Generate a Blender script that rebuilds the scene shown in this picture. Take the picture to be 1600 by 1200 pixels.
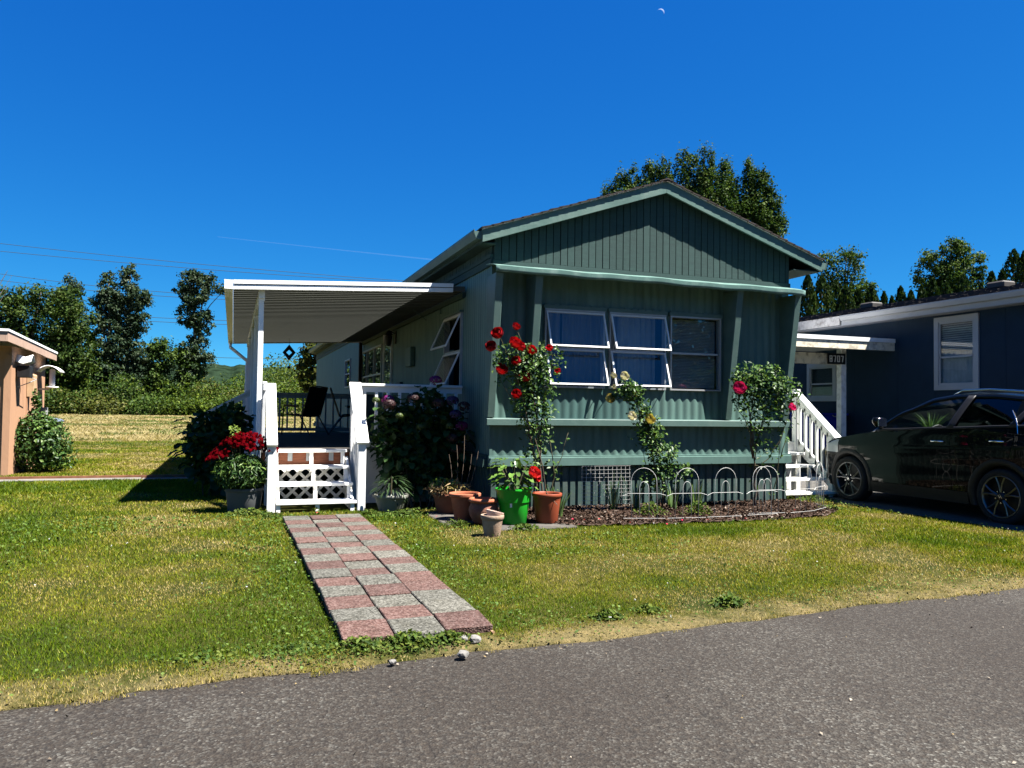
import bpy, bmesh, math, random
import numpy as np
from mathutils import Vector, Matrix

for o in list(bpy.data.objects):
    bpy.data.objects.remove(o)
S = bpy.context.scene
C = S.collection
R = math.radians

# ------------------------------------------------------------------ camera
def cam_axes(yaw, pitch, roll):
    y, p, r = R(yaw), R(pitch), R(roll)
    f = Vector((math.sin(y)*math.cos(p), math.cos(y)*math.cos(p), math.sin(p)))
    rt = Vector((math.cos(y), -math.sin(y), 0)); up = rt.cross(f)
    return math.cos(r)*rt + math.sin(r)*up, -math.sin(r)*rt + math.cos(r)*up, f
RT, UP, FW = cam_axes(19.497, 1.8565, 0.7797)
EYE = Vector((0, 0, 1.33))
cd = bpy.data.cameras.new('camera'); cam = bpy.data.objects.new('camera', cd); C.objects.link(cam)
cd.sensor_width = 36; cd.lens = 1230/1600*36; cd.clip_start = 0.05; cd.clip_end = 30000
M = Matrix.Identity(4)
for i in range(3):
    M[i][0] = RT[i]; M[i][1] = UP[i]; M[i][2] = -FW[i]; M[i][3] = EYE[i]
cam.matrix_world = M
S.camera = cam

# ------------------------------------------------------------------ light
SUN_DIR = Vector((-0.386, 0.267, -0.881)).normalized()      # the way the light travels
to_sun = -SUN_DIR
sun_el = math.asin(to_sun.z)
sun_az = math.atan2(to_sun.x, to_sun.y)                     # clockwise from +Y
W = bpy.data.worlds.new('World'); S.world = W; W.use_nodes = True
nt = W.node_tree; nt.nodes.clear()
sky = nt.nodes.new('ShaderNodeTexSky'); sky.sky_type = 'NISHITA'; sky.sun_disc = False
sky.sun_elevation = sun_el; sky.sun_rotation = sun_az
sky.altitude = 0; sky.air_density = 0.5; sky.dust_density = 0.0; sky.ozone_density = 3.0
EXPO = 2.25
# colour response of the camera's deep clear-day sky: one power curve per channel over the whole dome
sepc = nt.nodes.new('ShaderNodeSeparateColor'); comb = nt.nodes.new('ShaderNodeCombineColor')
nt.links.new(sky.outputs[0], sepc.inputs[0])
for k_, (amp, ex) in enumerate(((0.018, 1.5), (0.140, 0.85), (0.43, 0.42))):
    pw = nt.nodes.new('ShaderNodeMath'); pw.operation = 'POWER'; pw.inputs[1].default_value = ex
    mu = nt.nodes.new('ShaderNodeMath'); mu.operation = 'MULTIPLY'; mu.inputs[1].default_value = amp/0.1/2**EXPO
    nt.links.new(sepc.outputs[k_], pw.inputs[0]); nt.links.new(pw.outputs[0], mu.inputs[0]); nt.links.new(mu.outputs[0], comb.inputs[k_])
bg = nt.nodes.new('ShaderNodeBackground'); bg.inputs['Strength'].default_value = 0.1
wo = nt.nodes.new('ShaderNodeOutputWorld')
nt.links.new(comb.outputs[0], bg.inputs['Color'])
nt.links.new(bg.outputs[0], wo.inputs['Surface'])
sl = bpy.data.lights.new('sun', 'SUN'); sl.energy = 5.0; sl.angle = R(0.5); sl.color = (1.0, 0.96, 0.90)
so = bpy.data.objects.new('sun', sl); C.objects.link(so); so.location = (10, -10, 30)
so.rotation_euler = SUN_DIR.to_track_quat('-Z', 'Y').to_euler()
S.view_settings.view_transform = 'Standard'; S.view_settings.look = 'None'
S.view_settings.exposure = EXPO; S.view_settings.gamma = 1.0; S.view_settings.use_curve_mapping = False
S.render.engine = 'CYCLES'
S.cycles.max_bounces = 7; S.cycles.diffuse_bounces = 2; S.cycles.glossy_bounces = 4
S.cycles.transmission_bounces = 4; S.cycles.transparent_max_bounces = 12
S.cycles.use_denoising = True
S.cycles.caustics_reflective = False; S.cycles.caustics_refractive = False

# ------------------------------------------------------------------ helpers
rng = np.random.default_rng(7)
random.seed(7)
WL = {}
def tag(o, label=None, cat=None, group=None, kind=None):
    if label: o['label'] = label
    if cat: o['category'] = cat
    if group: o['group'] = group
    if kind: o['kind'] = kind
    return o
def thing(name, loc, label, cat, group=None):
    o = bpy.data.objects.new(name, None); C.objects.link(o); o.location = loc
    o.empty_display_size = 0.2
    WL[o] = Vector(loc)
    return tag(o, label, cat, group)
def link(name, me, parent=None, loc=(0, 0, 0), rot=None, scale=None):
    """object with given mesh at WORLD loc"""
    o = bpy.data.objects.new(name, me); C.objects.link(o)
    w = Vector(loc); WL[o] = w
    if parent is not None:
        o.parent = parent; o.location = w - WL[parent]
    else:
        o.location = w
    if rot is not None: o.rotation_euler = rot
    if scale is not None: o.scale = scale if hasattr(scale, '__len__') else (scale,)*3
    return o
class MB:
    def __init__(s): s.v = []; s.f = []
    def add(s, vs, fs):
        b = len(s.v); s.v += [tuple(v) for v in vs]; s.f += [tuple(b+i for i in f) for f in fs]; return s
    def box(s, x0, x1, y0, y1, z0, z1):
        return s.add([(x0,y0,z0),(x1,y0,z0),(x1,y1,z0),(x0,y1,z0),(x0,y0,z1),(x1,y0,z1),(x1,y1,z1),(x0,y1,z1)],
            [(0,3,2,1),(4,5,6,7),(0,1,5,4),(1,2,6,5),(2,3,7,6),(3,0,4,7)])
    def hexa(s, a, b):
        """bottom quad a (4 pts, ccw from above) and top quad b"""
        return s.add(list(a)+list(b), [(0,3,2,1),(4,5,6,7),(0,1,5,4),(1,2,6,5),(2,3,7,6),(3,0,4,7)])
    def prism(s, poly, axis, a, b):
        """poly: 2-D points; axis 0/1/2 the extrude axis"""
        n = len(poly)
        def p(q, t):
            if axis == 0: return (t, q[0], q[1])
            if axis == 1: return (q[0], t, q[1])
            return (q[0], q[1], t)
        vs = [p(q, a) for q in poly]+[p(q, b) for q in poly]
        fs = [tuple(range(n))[::-1], tuple(range(n, 2*n))]+[(i, (i+1) % n, n+(i+1) % n, n+i) for i in range(n)]
        return s.add(vs, fs)
    def beam(s, p, q, w, h, up=(0, 0, 1)):
        """bar from p to q, width w (sideways), height h"""
        p, q = Vector(p), Vector(q); d = (q-p).normalized(); u = Vector(up)
        sd = d.cross(u)
        sd = sd.normalized() if sd.length > 1e-5 else Vector((1, 0, 0)); u = sd.cross(d)
        o = [(-1,-1),(1,-1),(1,1),(-1,1)]
        vs = [c+sd*(a*w/2)+u*(b*h/2) for c in (p, q) for a, b in o]
        return s.add(vs, [(0,1,2,3),(7,6,5,4),(0,4,5,1),(1,5,6,2),(2,6,7,3),(3,7,4,0)])
    def tube(s, pts, rad, n=6, cap=True):
        pts = [Vector(p) for p in pts]; m = len(pts)
        if not hasattr(rad, '__len__'): rad = [rad]*m
        d0 = (pts[1]-pts[0]).normalized()
        u = d0.orthogonal().normalized(); vs = []
        for i in range(m):
            d = (pts[min(i+1, m-1)]-pts[max(i-1, 0)]).normalized()
            u = (u-d*u.dot(d)); u = u.normalized() if u.length > 1e-6 else d.orthogonal().normalized()
            w = d.cross(u)
            for k in range(n):
                a = 2*math.pi*k/n
                vs.append(pts[i]+(u*math.cos(a)+w*math.sin(a))*rad[i])
        fs = [(i*n+k, i*n+(k+1) % n, (i+1)*n+(k+1) % n, (i+1)*n+k) for i in range(m-1) for k in range(n)]
        if cap: fs += [tuple(range(n))[::-1], tuple(range((m-1)*n, m*n))]
        return s.add(vs, fs)
    def lathe(s, prof, n=24, c=(0, 0, 0), wob=0):
        """prof: (r, z) list"""
        vs = []; m = len(prof)
        for r_, z in prof:
            for k in range(n):
                a = 2*math.pi*k/n
                vs.append((c[0]+r_*math.cos(a), c[1]+r_*math.sin(a), c[2]+z))
        fs = [(i*n+k, i*n+(k+1) % n, (i+1)*n+(k+1) % n, (i+1)*n+k) for i in range(m-1) for k in range(n)]
        return s.add(vs, fs)
    def grid(s, f, nu, nv, flip=False):
        vs = [f(i/nu, j/nv) for j in range(nv+1) for i in range(nu+1)]
        fs = []
        for j in range(nv):
            for i in range(nu):
                a = j*(nu+1)+i; q = (a, a+1, a+nu+2, a+nu+1)
                fs.append(q[::-1] if flip else q)
        return s.add(vs, fs)
    def mesh(s, name, mat=None, smooth=False, org=None):
        me = bpy.data.meshes.new(name)
        v = np.array(s.v, dtype=float)
        if org is not None: v = v-np.array(org)
        me.from_pydata(v.tolist(), [], s.f); me.update()
        if mat: me.materials.append(mat)
        if smooth: me.polygons.foreach_set('use_smooth', [True]*len(me.polygons))
        return me
    def build(s, name, mat, parent=None, smooth=False, bevel=0, rot=None):
        v = np.array(s.v, dtype=float); lo, hi = v.min(0), v.max(0)
        org = ((lo[0]+hi[0])/2, (lo[1]+hi[1])/2, lo[2])
        me = s.mesh(name, mat, smooth, org)
        if bevel:
            bm = bmesh.new(); bm.from_mesh(me)
            bmesh.ops.recalc_face_normals(bm, faces=bm.faces)
            bmesh.ops.bevel(bm, geom=bm.edges[:], offset=bevel, segments=1, affect='EDGES', clamp_overlap=True)
            bm.to_mesh(me); bm.free()
        o = link(name, me, parent, org)
        return o
def smooth_by_angle(o, ang=35):
    me = o.data
    me.polygons.foreach_set('use_smooth', [True]*len(me.polygons))
    bm = bmesh.new(); bm.from_mesh(me)
    for e in bm.edges:
        if len(e.link_faces) == 2 and e.calc_face_angle(0) > R(ang): e.smooth = False
    bm.to_mesh(me); bm.free()
    return o
def np_mesh(name, verts, faces_idx, nper, mat, cols=None, smooth=False):
    """fast mesh: verts (N,3); faces_idx flat; nper = corners per face"""
    me = bpy.data.meshes.new(name)
    nv = len(verts); nl = len(faces_idx); nf = nl//nper
    me.vertices.add(nv); me.vertices.foreach_set('co', np.ascontiguousarray(verts, dtype=np.float32).ravel())
    me.loops.add(nl); me.loops.foreach_set('vertex_index', np.ascontiguousarray(faces_idx, dtype=np.int32).ravel())
    me.polygons.add(nf); me.polygons.foreach_set('loop_start', np.arange(0, nl, nper, dtype=np.int32))
    if smooth: me.polygons.foreach_set('use_smooth', np.ones(nf, dtype=bool))
    me.update(calc_edges=True)
    if cols is not None:
        at = me.attributes.new('col', 'FLOAT_COLOR', 'POINT')
        c4 = np.ones((nv, 4), dtype=np.float32); c4[:, :3] = cols
        at.data.foreach_set('color', c4.ravel())
    if mat: me.materials.append(mat)
    return me
def unit(a): return a/np.maximum(np.linalg.norm(a, axis=-1, keepdims=True), 1e-9)
def leaf_mesh(name, cen, nrm, size, cols, mat, asp=0.55, droop=None, jit=1.0):
    """one folded rhombic leaf (two triangles) per centre; cen (N,3), nrm (N,3) rough leaf normal, size (N,)"""
    n = len(cen)
    nrm = unit(nrm); t = unit(np.cross(nrm, rng.normal(size=(n, 3))))
    if droop is not None: t = unit(t*0.6+np.array(droop))
    b = unit(np.cross(nrm, t)); nn = np.cross(t, b); sz = size[:, None]
    v = np.empty((n, 4, 3))
    v[:, 0] = cen-t*sz*0.5
    v[:, 1] = cen+b*sz*asp*0.5+nn*sz*0.10
    v[:, 2] = cen+t*sz*0.5-nn*sz*0.06
    v[:, 3] = cen-b*sz*asp*0.5+nn*sz*0.10
    base = (np.arange(n)*4)[:, None]
    f = (base+np.array([0, 1, 2, 0, 2, 3])).ravel()
    return np_mesh(name, v.reshape(-1, 3), f, 3, mat, np.repeat(cols, 4, axis=0))
def vnoise(x, y, scale, seed=0):
    """value noise 0..1"""
    g = np.random.default_rng(seed).random((256, 256))
    u = x/scale+1000.37; w = y/scale+1000.71
    i = np.floor(u).astype(int); j = np.floor(w).astype(int); fu = u-i; fw = w-j
    fu = fu*fu*(3-2*fu); fw = fw*fw*(3-2*fw)
    a = g[i % 256, j % 256]; b = g[(i+1) % 256, j % 256]; c = g[i % 256, (j+1) % 256]; d = g[(i+1) % 256, (j+1) % 256]
    return (a*(1-fu)+b*fu)*(1-fw)+(c*(1-fu)+d*fu)*fw
def fbm(x, y, scale, seed=0):
    return 0.5*vnoise(x, y, scale, seed)+0.3*vnoise(x, y, scale/2.3, seed+1)+0.2*vnoise(x, y, scale/5.1, seed+2)

# ------------------------------------------------------------------ materials
MATS = {}
def newmat(name):
    m = bpy.data.materials.new(name); m.use_nodes = True; n = m.node_tree; n.nodes.clear()
    out = n.nodes.new('ShaderNodeOutputMaterial'); MATS[name] = m
    return m, n, out
def nd(n, t, **kw):
    x = n.nodes.new(t)
    for k, v in kw.items():
        if k in x.inputs: x.inputs[k].default_value = v
        else: setattr(x, k, v)
    return x
def coords(n, per_object=True):
    tc = n.nodes.new('ShaderNodeTexCoord')
    if not per_object: return tc.outputs['Object']
    oi = n.nodes.new('ShaderNodeObjectInfo'); mul = nd(n, 'ShaderNodeMath', operation='MULTIPLY'); mul.inputs[1].default_value = 57.0
    n.links.new(oi.outputs['Random'], mul.inputs[0])
    ad = n.nodes.new('ShaderNodeVectorMath'); ad.operation = 'ADD'
    n.links.new(tc.outputs['Object'], ad.inputs[0]); n.links.new(mul.outputs[0], ad.inputs[1])
    return ad.outputs[0]
def noise(n, vec, scale, detail=4, rough=0.55):
    t = n.nodes.new('ShaderNodeTexNoise'); t.inputs['Scale'].default_value = scale
    t.inputs['Detail'].default_value = detail; t.inputs['Roughness'].default_value = rough
    n.links.new(vec, t.inputs['Vector']); return t.outputs['Fac']
def ramp(n, fac, stops):
    r = n.nodes.new('ShaderNodeValToRGB'); e = r.color_ramp.elements
    while len(e) < len(stops): e.new(0.5)
    for k, (p, c) in enumerate(stops):
        e[k].position = p; e[k].color = (*c, 1) if len(c) == 3 else c
    n.links.new(fac, r.inputs[0]); return r.outputs[0]
def mixc(n, fac, a, b, mode='MIX'):
    m = n.nodes.new('ShaderNodeMix'); m.data_type = 'RGBA'; m.blend_type = mode
    for sock, v in ((0, fac), (6, a), (7, b)):
        if hasattr(v, 'node'): n.links.new(v, m.inputs[sock])
        else: m.inputs[sock].default_value = v if sock == 0 else (*v, 1)
    return m.outputs[2]
def bump(n, h, strength=0.3, dist=0.01):
    b = n.nodes.new('ShaderNodeBump'); b.inputs['Strength'].default_value = strength; b.inputs['Distance'].default_value = dist
    n.links.new(h, b.inputs['Height']); return b.outputs[0]
def mul3(c, k): return tuple(min(1.0, x*k) for x in c)
def mat(name, col, rough=0.6, var=0.15, scale=6, bumps=0.0, bscale=60, metal=0.0, dirt=None, dscale=2.0, damt=0.5, spec=0.22, coat=0.0, perobj=0.0, stretch=None):
    """painted or raw solid with uneven tone, optional dirt blotches and fine relief"""
    m, n, out = newmat(name); p = n.nodes.new('ShaderNodeBsdfPrincipled')
    v = coords(n)
    if stretch:
        mp = n.nodes.new('ShaderNodeMapping'); mp.inputs['Scale'].default_value = stretch
        n.links.new(v, mp.inputs['Vector']); v = mp.outputs[0]
    c = ramp(n, noise(n, v, scale, 5), [(0.3, mul3(col, 1-var)), (0.7, mul3(col, 1+var))])
    if perobj:
        oi = n.nodes.new('ShaderNodeObjectInfo')
        g = ramp(n, oi.outputs['Random'], [(0, (1-perobj,)*3), (1, (1, 1, 1))])
        c = mixc(n, 1.0, c, g, 'MULTIPLY')
    if dirt:
        dm = ramp(n, noise(n, v, dscale, 6, 0.65), [(0.48, (0, 0, 0)), (0.72, (damt,)*3)])
        c = mixc(n, dm, c, dirt)
    n.links.new(c, p.inputs['Base Color'])
    p.inputs['Roughness'].default_value = rough; p.inputs['Metallic'].default_value = metal
    p.inputs['Specular IOR Level'].default_value = spec; p.inputs['Coat Weight'].default_value = coat
    if coat: p.inputs['Coat Roughness'].default_value = 0.03
    if bumps:
        n.links.new(bump(n, noise(n, v, bscale, 3), bumps, 0.01), p.inputs['Normal'])
    n.links.new(p.outputs[0], out.inputs['Surface']); return m
def leafmat(name, transl=0.3, gloss=0.06, rough=0.45, tint=(1, 1, 1), solid=None):
    m, n, out = newmat(name)
    if solid is None:
        a = n.nodes.new('ShaderNodeAttribute'); a.attribute_name = 'col'; col = a.outputs['Color']
    else:
        oi = n.nodes.new('ShaderNodeObjectInfo')
        col = ramp(n, oi.outputs['Random'], [(0, mul3(solid, 0.7)), (1, mul3(solid, 1.3))])
    if tint != (1, 1, 1): col = mixc(n, 1.0, col, tint, 'MULTIPLY')
    d = n.nodes.new('ShaderNodeBsdfDiffuse'); t = n.nodes.new('ShaderNodeBsdfTranslucent')
    g = n.nodes.new('ShaderNodeBsdfGlossy'); g.inputs['Roughness'].default_value = rough
    n.links.new(col, d.inputs['Color'])
    tc = mixc(n, 1.0, col, (1.0, 1.05, 0.55), 'MULTIPLY'); n.links.new(tc, t.inputs['Color'])
    mx = n.nodes.new('ShaderNodeMixShader'); mx.inputs[0].default_value = transl
    n.links.new(d.outputs[0], mx.inputs[1]); n.links.new(t.outputs[0], mx.inputs[2])
    m2 = n.nodes.new('ShaderNodeMixShader'); m2.inputs[0].default_value = gloss
    n.links.new(mx.outputs[0], m2.inputs[1]); n.links.new(g.outputs[0], m2.inputs[2])
    n.links.new(m2.outputs[0], out.inputs['Surface']); return m
def glassmat(name, tint=(0.8, 0.85, 0.85), refl=1.0, f0=0.05):
    """thin pane: clear body with a mirror layer after Schlick, the same from both faces"""
    m, n, out = newmat(name)
    t = n.nodes.new('ShaderNodeBsdfTransparent'); t.inputs[0].default_value = (*tint, 1)
    g = n.nodes.new('ShaderNodeBsdfGlossy'); g.inputs['Roughness'].default_value = 0.0
    g.inputs['Color'].default_value = (refl, refl, refl, 1)
    ge = n.nodes.new('ShaderNodeNewGeometry'); dt = n.nodes.new('ShaderNodeVectorMath'); dt.operation = 'DOT_PRODUCT'
    n.links.new(ge.outputs['Normal'], dt.inputs[0]); n.links.new(ge.outputs['Incoming'], dt.inputs[1])
    ab = nd(n, 'ShaderNodeMath', operation='ABSOLUTE'); n.links.new(dt.outputs['Value'], ab.inputs[0])
    su = nd(n, 'ShaderNodeMath', operation='SUBTRACT'); su.inputs[0].default_value = 1.0; n.links.new(ab.outputs[0], su.inputs[1])
    pw = nd(n, 'ShaderNodeMath', operation='POWER'); pw.inputs[1].default_value = 5.0; n.links.new(su.outputs[0], pw.inputs[0])
    ma = nd(n, 'ShaderNodeMath', operation='MULTIPLY_ADD'); ma.inputs[1].default_value = 1-f0; ma.inputs[2].default_value = f0; n.links.new(pw.outputs[0], ma.inputs[0])
    mx = n.nodes.new('ShaderNodeMixShader')
    n.links.new(ma.outputs[0], mx.inputs[0]); n.links.new(t.outputs[0], mx.inputs[1]); n.links.new(g.outputs[0], mx.inputs[2])
    n.links.new(mx.outputs[0], out.inputs['Surface']); return m

GREEN = (0.070, 0.124, 0.108)
M_GREEN = mat('green_siding_paint', GREEN, 0.5, 0.16, 5, 0.12, 20, dirt=(0.040, 0.085, 0.074), dscale=4, damt=0.7, stretch=(1, 1, 0.22))
M_GREEND = mat('green_board_paint', (0.023, 0.050, 0.045), 0.75, 0.14, 4, 0.25, 30, dirt=(0.02, 0.05, 0.042), damt=0.5, perobj=0.18, stretch=(1, 1, 12))
M_GTRIM = mat('green_trim_paint', (0.064, 0.110, 0.098), 0.5, 0.10, 5, 0.1, 30, dirt=(0.085, 0.12, 0.105), dscale=5, damt=0.5)
M_VISOR = mat('visor_metal_paint', (0.082, 0.15, 0.13), 0.45, 0.10, 3, 0.15, 8, dirt=(0.22, 0.30, 0.26), dscale=5, damt=0.5)
M_WHITE = mat('white_paint', (0.62, 0.62, 0.60), 0.5, 0.05, 5, 0.1, 30, dirt=(0.52, 0.52, 0.48), dscale=5, damt=0.35)
M_WHITEW = mat('worn_white_paint', (0.74, 0.73, 0.68), 0.6, 0.08, 5, 0.2, 30, dirt=(0.3, 0.28, 0.22), dscale=7, damt=0.7)
M_ALU = mat('white_aluminium', (0.74, 0.75, 0.74), 0.35, 0.05, 3, 0.0, dirt=(0.5, 0.5, 0.48), dscale=4, damt=0.3)
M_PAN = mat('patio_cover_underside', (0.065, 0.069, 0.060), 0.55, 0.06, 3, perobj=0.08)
M_FRAME = mat('mill_aluminium', (0.30, 0.31, 0.31), 0.4, 0.08, 10, metal=0.3)
M_SHINGLE = mat('brown_shingle', (0.034, 0.027, 0.024), 0.9, 0.3, 60, 0.6, 120, perobj=0.4)
M_GLASS = glassmat('window_glass', (0.86, 0.9, 0.92), 1.0, 0.045)
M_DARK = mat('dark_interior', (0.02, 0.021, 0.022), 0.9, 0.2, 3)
M_CURTAIN = mat('blue_grey_curtain', (0.15, 0.155, 0.155), 0.8, 0.12, 12, stretch=(1, 1, 0.1))
M_BLIND = mat('beige_blind', (0.30, 0.27, 0.225), 0.6, 0.08, 8)
M_BLACK = mat('black_plastic', (0.012, 0.012, 0.013), 0.5, 0.2, 20)
M_BROWNW = mat('stained_wood', (0.16, 0.055, 0.028), 0.7, 0.3, 8, 0.2, 40, stretch=(1, 12, 12))
M_DECK = mat('weathered_deck_board', (0.06, 0.053, 0.046), 0.8, 0.25, 8, 0.25, 40, perobj=0.3, stretch=(1, 14, 14))
M_RAILG = mat('grey_painted_rail', (0.22, 0.25, 0.26), 0.6, 0.12, 6)
# ================================================================== the setting
def ground_mats():
    # dry field
    m, n, out = newmat('dry_field_soil'); p = n.nodes.new('ShaderNodeBsdfPrincipled'); v = coords(n, False)
    a = noise(n, v, 0.16, 6, 0.65); b = noise(n, v, 2.5, 5, 0.7)
    c = ramp(n, a, [(0.34, (0.085, 0.085, 0.028)), (0.5, (0.15, 0.125, 0.055)), (0.66, (0.21, 0.17, 0.085))])
    d = ramp(n, b, [(0.3, (0.6, 0.6, 0.55)), (0.7, (1.1, 1.1, 1.05))])
    n.links.new(mixc(n, 1.0, c, d, 'MULTIPLY'), p.inputs['Base Color']); p.inputs['Roughness'].default_value = 1
    p.inputs['Specular IOR Level'].default_value = 0.1
    n.links.new(bump(n, b, 0.8, 0.1), p.inputs['Normal']); n.links.new(p.outputs[0], out.inputs['Surface'])
    # lawn soil/thatch under the blades
    m, n, out = newmat('lawn_thatch'); p = n.nodes.new('ShaderNodeBsdfPrincipled'); v = coords(n, False)
    a = noise(n, v, 0.7, 6, 0.62); b = noise(n, v, 26, 5, 0.75); e = noise(n, v, 5, 4, 0.6)
    c = ramp(n, a, [(0.36, (0.020, 0.030, 0.004)), (0.52, (0.040, 0.043, 0.007)), (0.66, (0.080, 0.066, 0.020))])
    d = ramp(n, b, [(0.32, (0.45, 0.5, 0.45)), (0.68, (1.25, 1.2, 1.1))])
    f = ramp(n, e, [(0.35, (0.8, 0.85, 0.8)), (0.65, (1.1, 1.1, 1.0))])
    # worn, dried-out strip along the asphalt
    sx_ = n.nodes.new('ShaderNodeSeparateXYZ'); n.links.new(v, sx_.inputs[0])
    ed = nd(n, 'ShaderNodeMath', operation='MULTIPLY_ADD'); ed.inputs[1].default_value = -0.07; n.links.new(sx_.outputs[0], ed.inputs[0]); n.links.new(sx_.outputs[1], ed.inputs[2])
    e2 = nd(n, 'ShaderNodeMath', operation='MULTIPLY_ADD'); e2.inputs[1].default_value = -1.6; n.links.new(noise(n, v, 1.8, 6, 0.7), e2.inputs[0]); n.links.new(ed.outputs[0], e2.inputs[2])
    mr2 = n.nodes.new('ShaderNodeMapRange'); mr2.inputs['From Min'].default_value = 3.58; mr2.inputs['From Max'].default_value = 3.28; mr2.inputs['To Max'].default_value = 0.85; n.links.new(e2.outputs[0], mr2.inputs['Value'])
    c = mixc(n, mr2.outputs[0], c, (0.15, 0.115, 0.062))
    c = mixc(n, 1.0, mixc(n, 1.0, c, d, 'MULTIPLY'), f, 'MULTIPLY')
    n.links.new(c, p.inputs['Base Color']); p.inputs['Roughness'].default_value = 1
    p.inputs['Specular IOR Level'].default_value = 0.1
    n.links.new(bump(n, b, 1.0, 0.03), p.inputs['Normal']); n.links.new(p.outputs[0], out.inputs['Surface'])
    # asphalt: fine aggregate in dark binder, worn and dusty patches, soil washed along the lawn edge, a few cracks
    m, n, out = newmat('asphalt'); p = n.nodes.new('ShaderNodeBsdfPrincipled'); v = coords(n, False)
    def vor(scale, k):
        vo = n.nodes.new('ShaderNodeTexVoronoi'); vo.inputs['Scale'].default_value = scale; n.links.new(v, vo.inputs['Vector'])
        sp = n.nodes.new('ShaderNodeSeparateColor'); n.links.new(vo.outputs['Color'], sp.inputs[0]); return vo, sp.outputs[k]
    v1, c1 = vor(95, 0); v2, c2 = vor(58, 1)
    fine = ramp(n, c1, [(0.0, (0.007, 0.0071, 0.0064)), (0.4, (0.027, 0.0274, 0.0247)), (0.75, (0.056, 0.0568, 0.0515)), (0.92, (0.12, 0.121, 0.11)), (0.99, (0.24, 0.24, 0.22))])
    chips = ramp(n, c2, [(0.945, (0, 0, 0)), (0.955, (0.5, 0.5, 0.5)), (1.0, (0.9, 0.9, 0.9))])
    c = mixc(n, chips, fine, (0.15, 0.145, 0.13))
    gr = ramp(n, noise(n, v, 38, 6, 0.8), [(0.3, (0.4, 0.4, 0.4)), (0.5, (1.0, 1.0, 1.0)), (0.7, (1.7, 1.7, 1.68))])
    mid = ramp(n, noise(n, v, 4.5, 6, 0.7), [(0.3, (0.78, 0.78, 0.78)), (0.7, (1.2, 1.19, 1.17))])
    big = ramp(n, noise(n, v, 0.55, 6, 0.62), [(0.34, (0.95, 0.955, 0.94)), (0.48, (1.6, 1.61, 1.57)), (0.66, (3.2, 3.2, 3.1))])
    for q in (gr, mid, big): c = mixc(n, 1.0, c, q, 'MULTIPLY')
    se = n.nodes.new('ShaderNodeSeparateXYZ'); n.links.new(v, se.inputs[0])
    mm = nd(n, 'ShaderNodeMath', operation='MULTIPLY_ADD'); mm.inputs[1].default_value = -0.07; n.links.new(se.outputs[0], mm.inputs[0]); n.links.new(se.outputs[1], mm.inputs[2])
    nn_ = nd(n, 'ShaderNodeMath', operation='MULTIPLY_ADD'); nn_.inputs[1].default_value = 1.3
    n.links.new(noise(n, v, 1.6, 7, 0.7), nn_.inputs[0]); n.links.new(mm.outputs[0], nn_.inputs[2])
    mr = n.nodes.new('ShaderNodeMapRange'); mr.inputs['From Min'].default_value = 4.15; mr.inputs['From Max'].default_value = 4.80; mr.inputs['To Max'].default_value = 0.9
    n.links.new(nn_.outputs[0], mr.inputs['Value'])
    soil = ramp(n, noise(n, v, 30, 5, 0.7), [(0.35, (0.007, 0.0048, 0.0034)), (0.6, (0.020, 0.0145, 0.010)), (0.75, (0.05, 0.04, 0.028))])
    c = mixc(n, mr.outputs[0], c, soil)
    vc = n.nodes.new('ShaderNodeTexVoronoi'); vc.feature = 'DISTANCE_TO_EDGE'; vc.inputs['Scale'].default_value = 0.30
    wp = n.nodes.new('ShaderNodeVectorMath'); wp.operation = 'ADD'; nz_ = n.nodes.new('ShaderNodeTexNoise'); nz_.inputs['Scale'].default_value = 2.5; nz_.inputs['Detail'].default_value = 6; n.links.new(v, nz_.inputs['Vector'])
    n.links.new(v, wp.inputs[0]); n.links.new(nz_.outputs['Color'], wp.inputs[1]); n.links.new(wp.outputs[0], vc.inputs['Vector'])
    cr = ramp(n, vc.outputs['Distance'], [(0.0, (0.35, 0.33, 0.32)), (0.0022, (0.6, 0.6, 0.6)), (0.0045, (1, 1, 1))])
    c = mixc(n, 0.7, c, cr, 'MULTIPLY')
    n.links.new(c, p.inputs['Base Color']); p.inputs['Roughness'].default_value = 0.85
    p.inputs['Specular IOR Level'].default_value = 0.25
    hh = n.nodes.new('ShaderNodeMath'); hh.operation = 'ADD'; n.links.new(v1.outputs['Distance'], hh.inputs[0]); n.links.new(noise(n, v, 55, 4), hh.inputs[1])
    n.links.new(bump(n, hh.outputs[0], 0.9, 0.006), p.inputs['Normal']); n.links.new(p.outputs[0], out.inputs['Surface'])
ground_mats()
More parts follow.
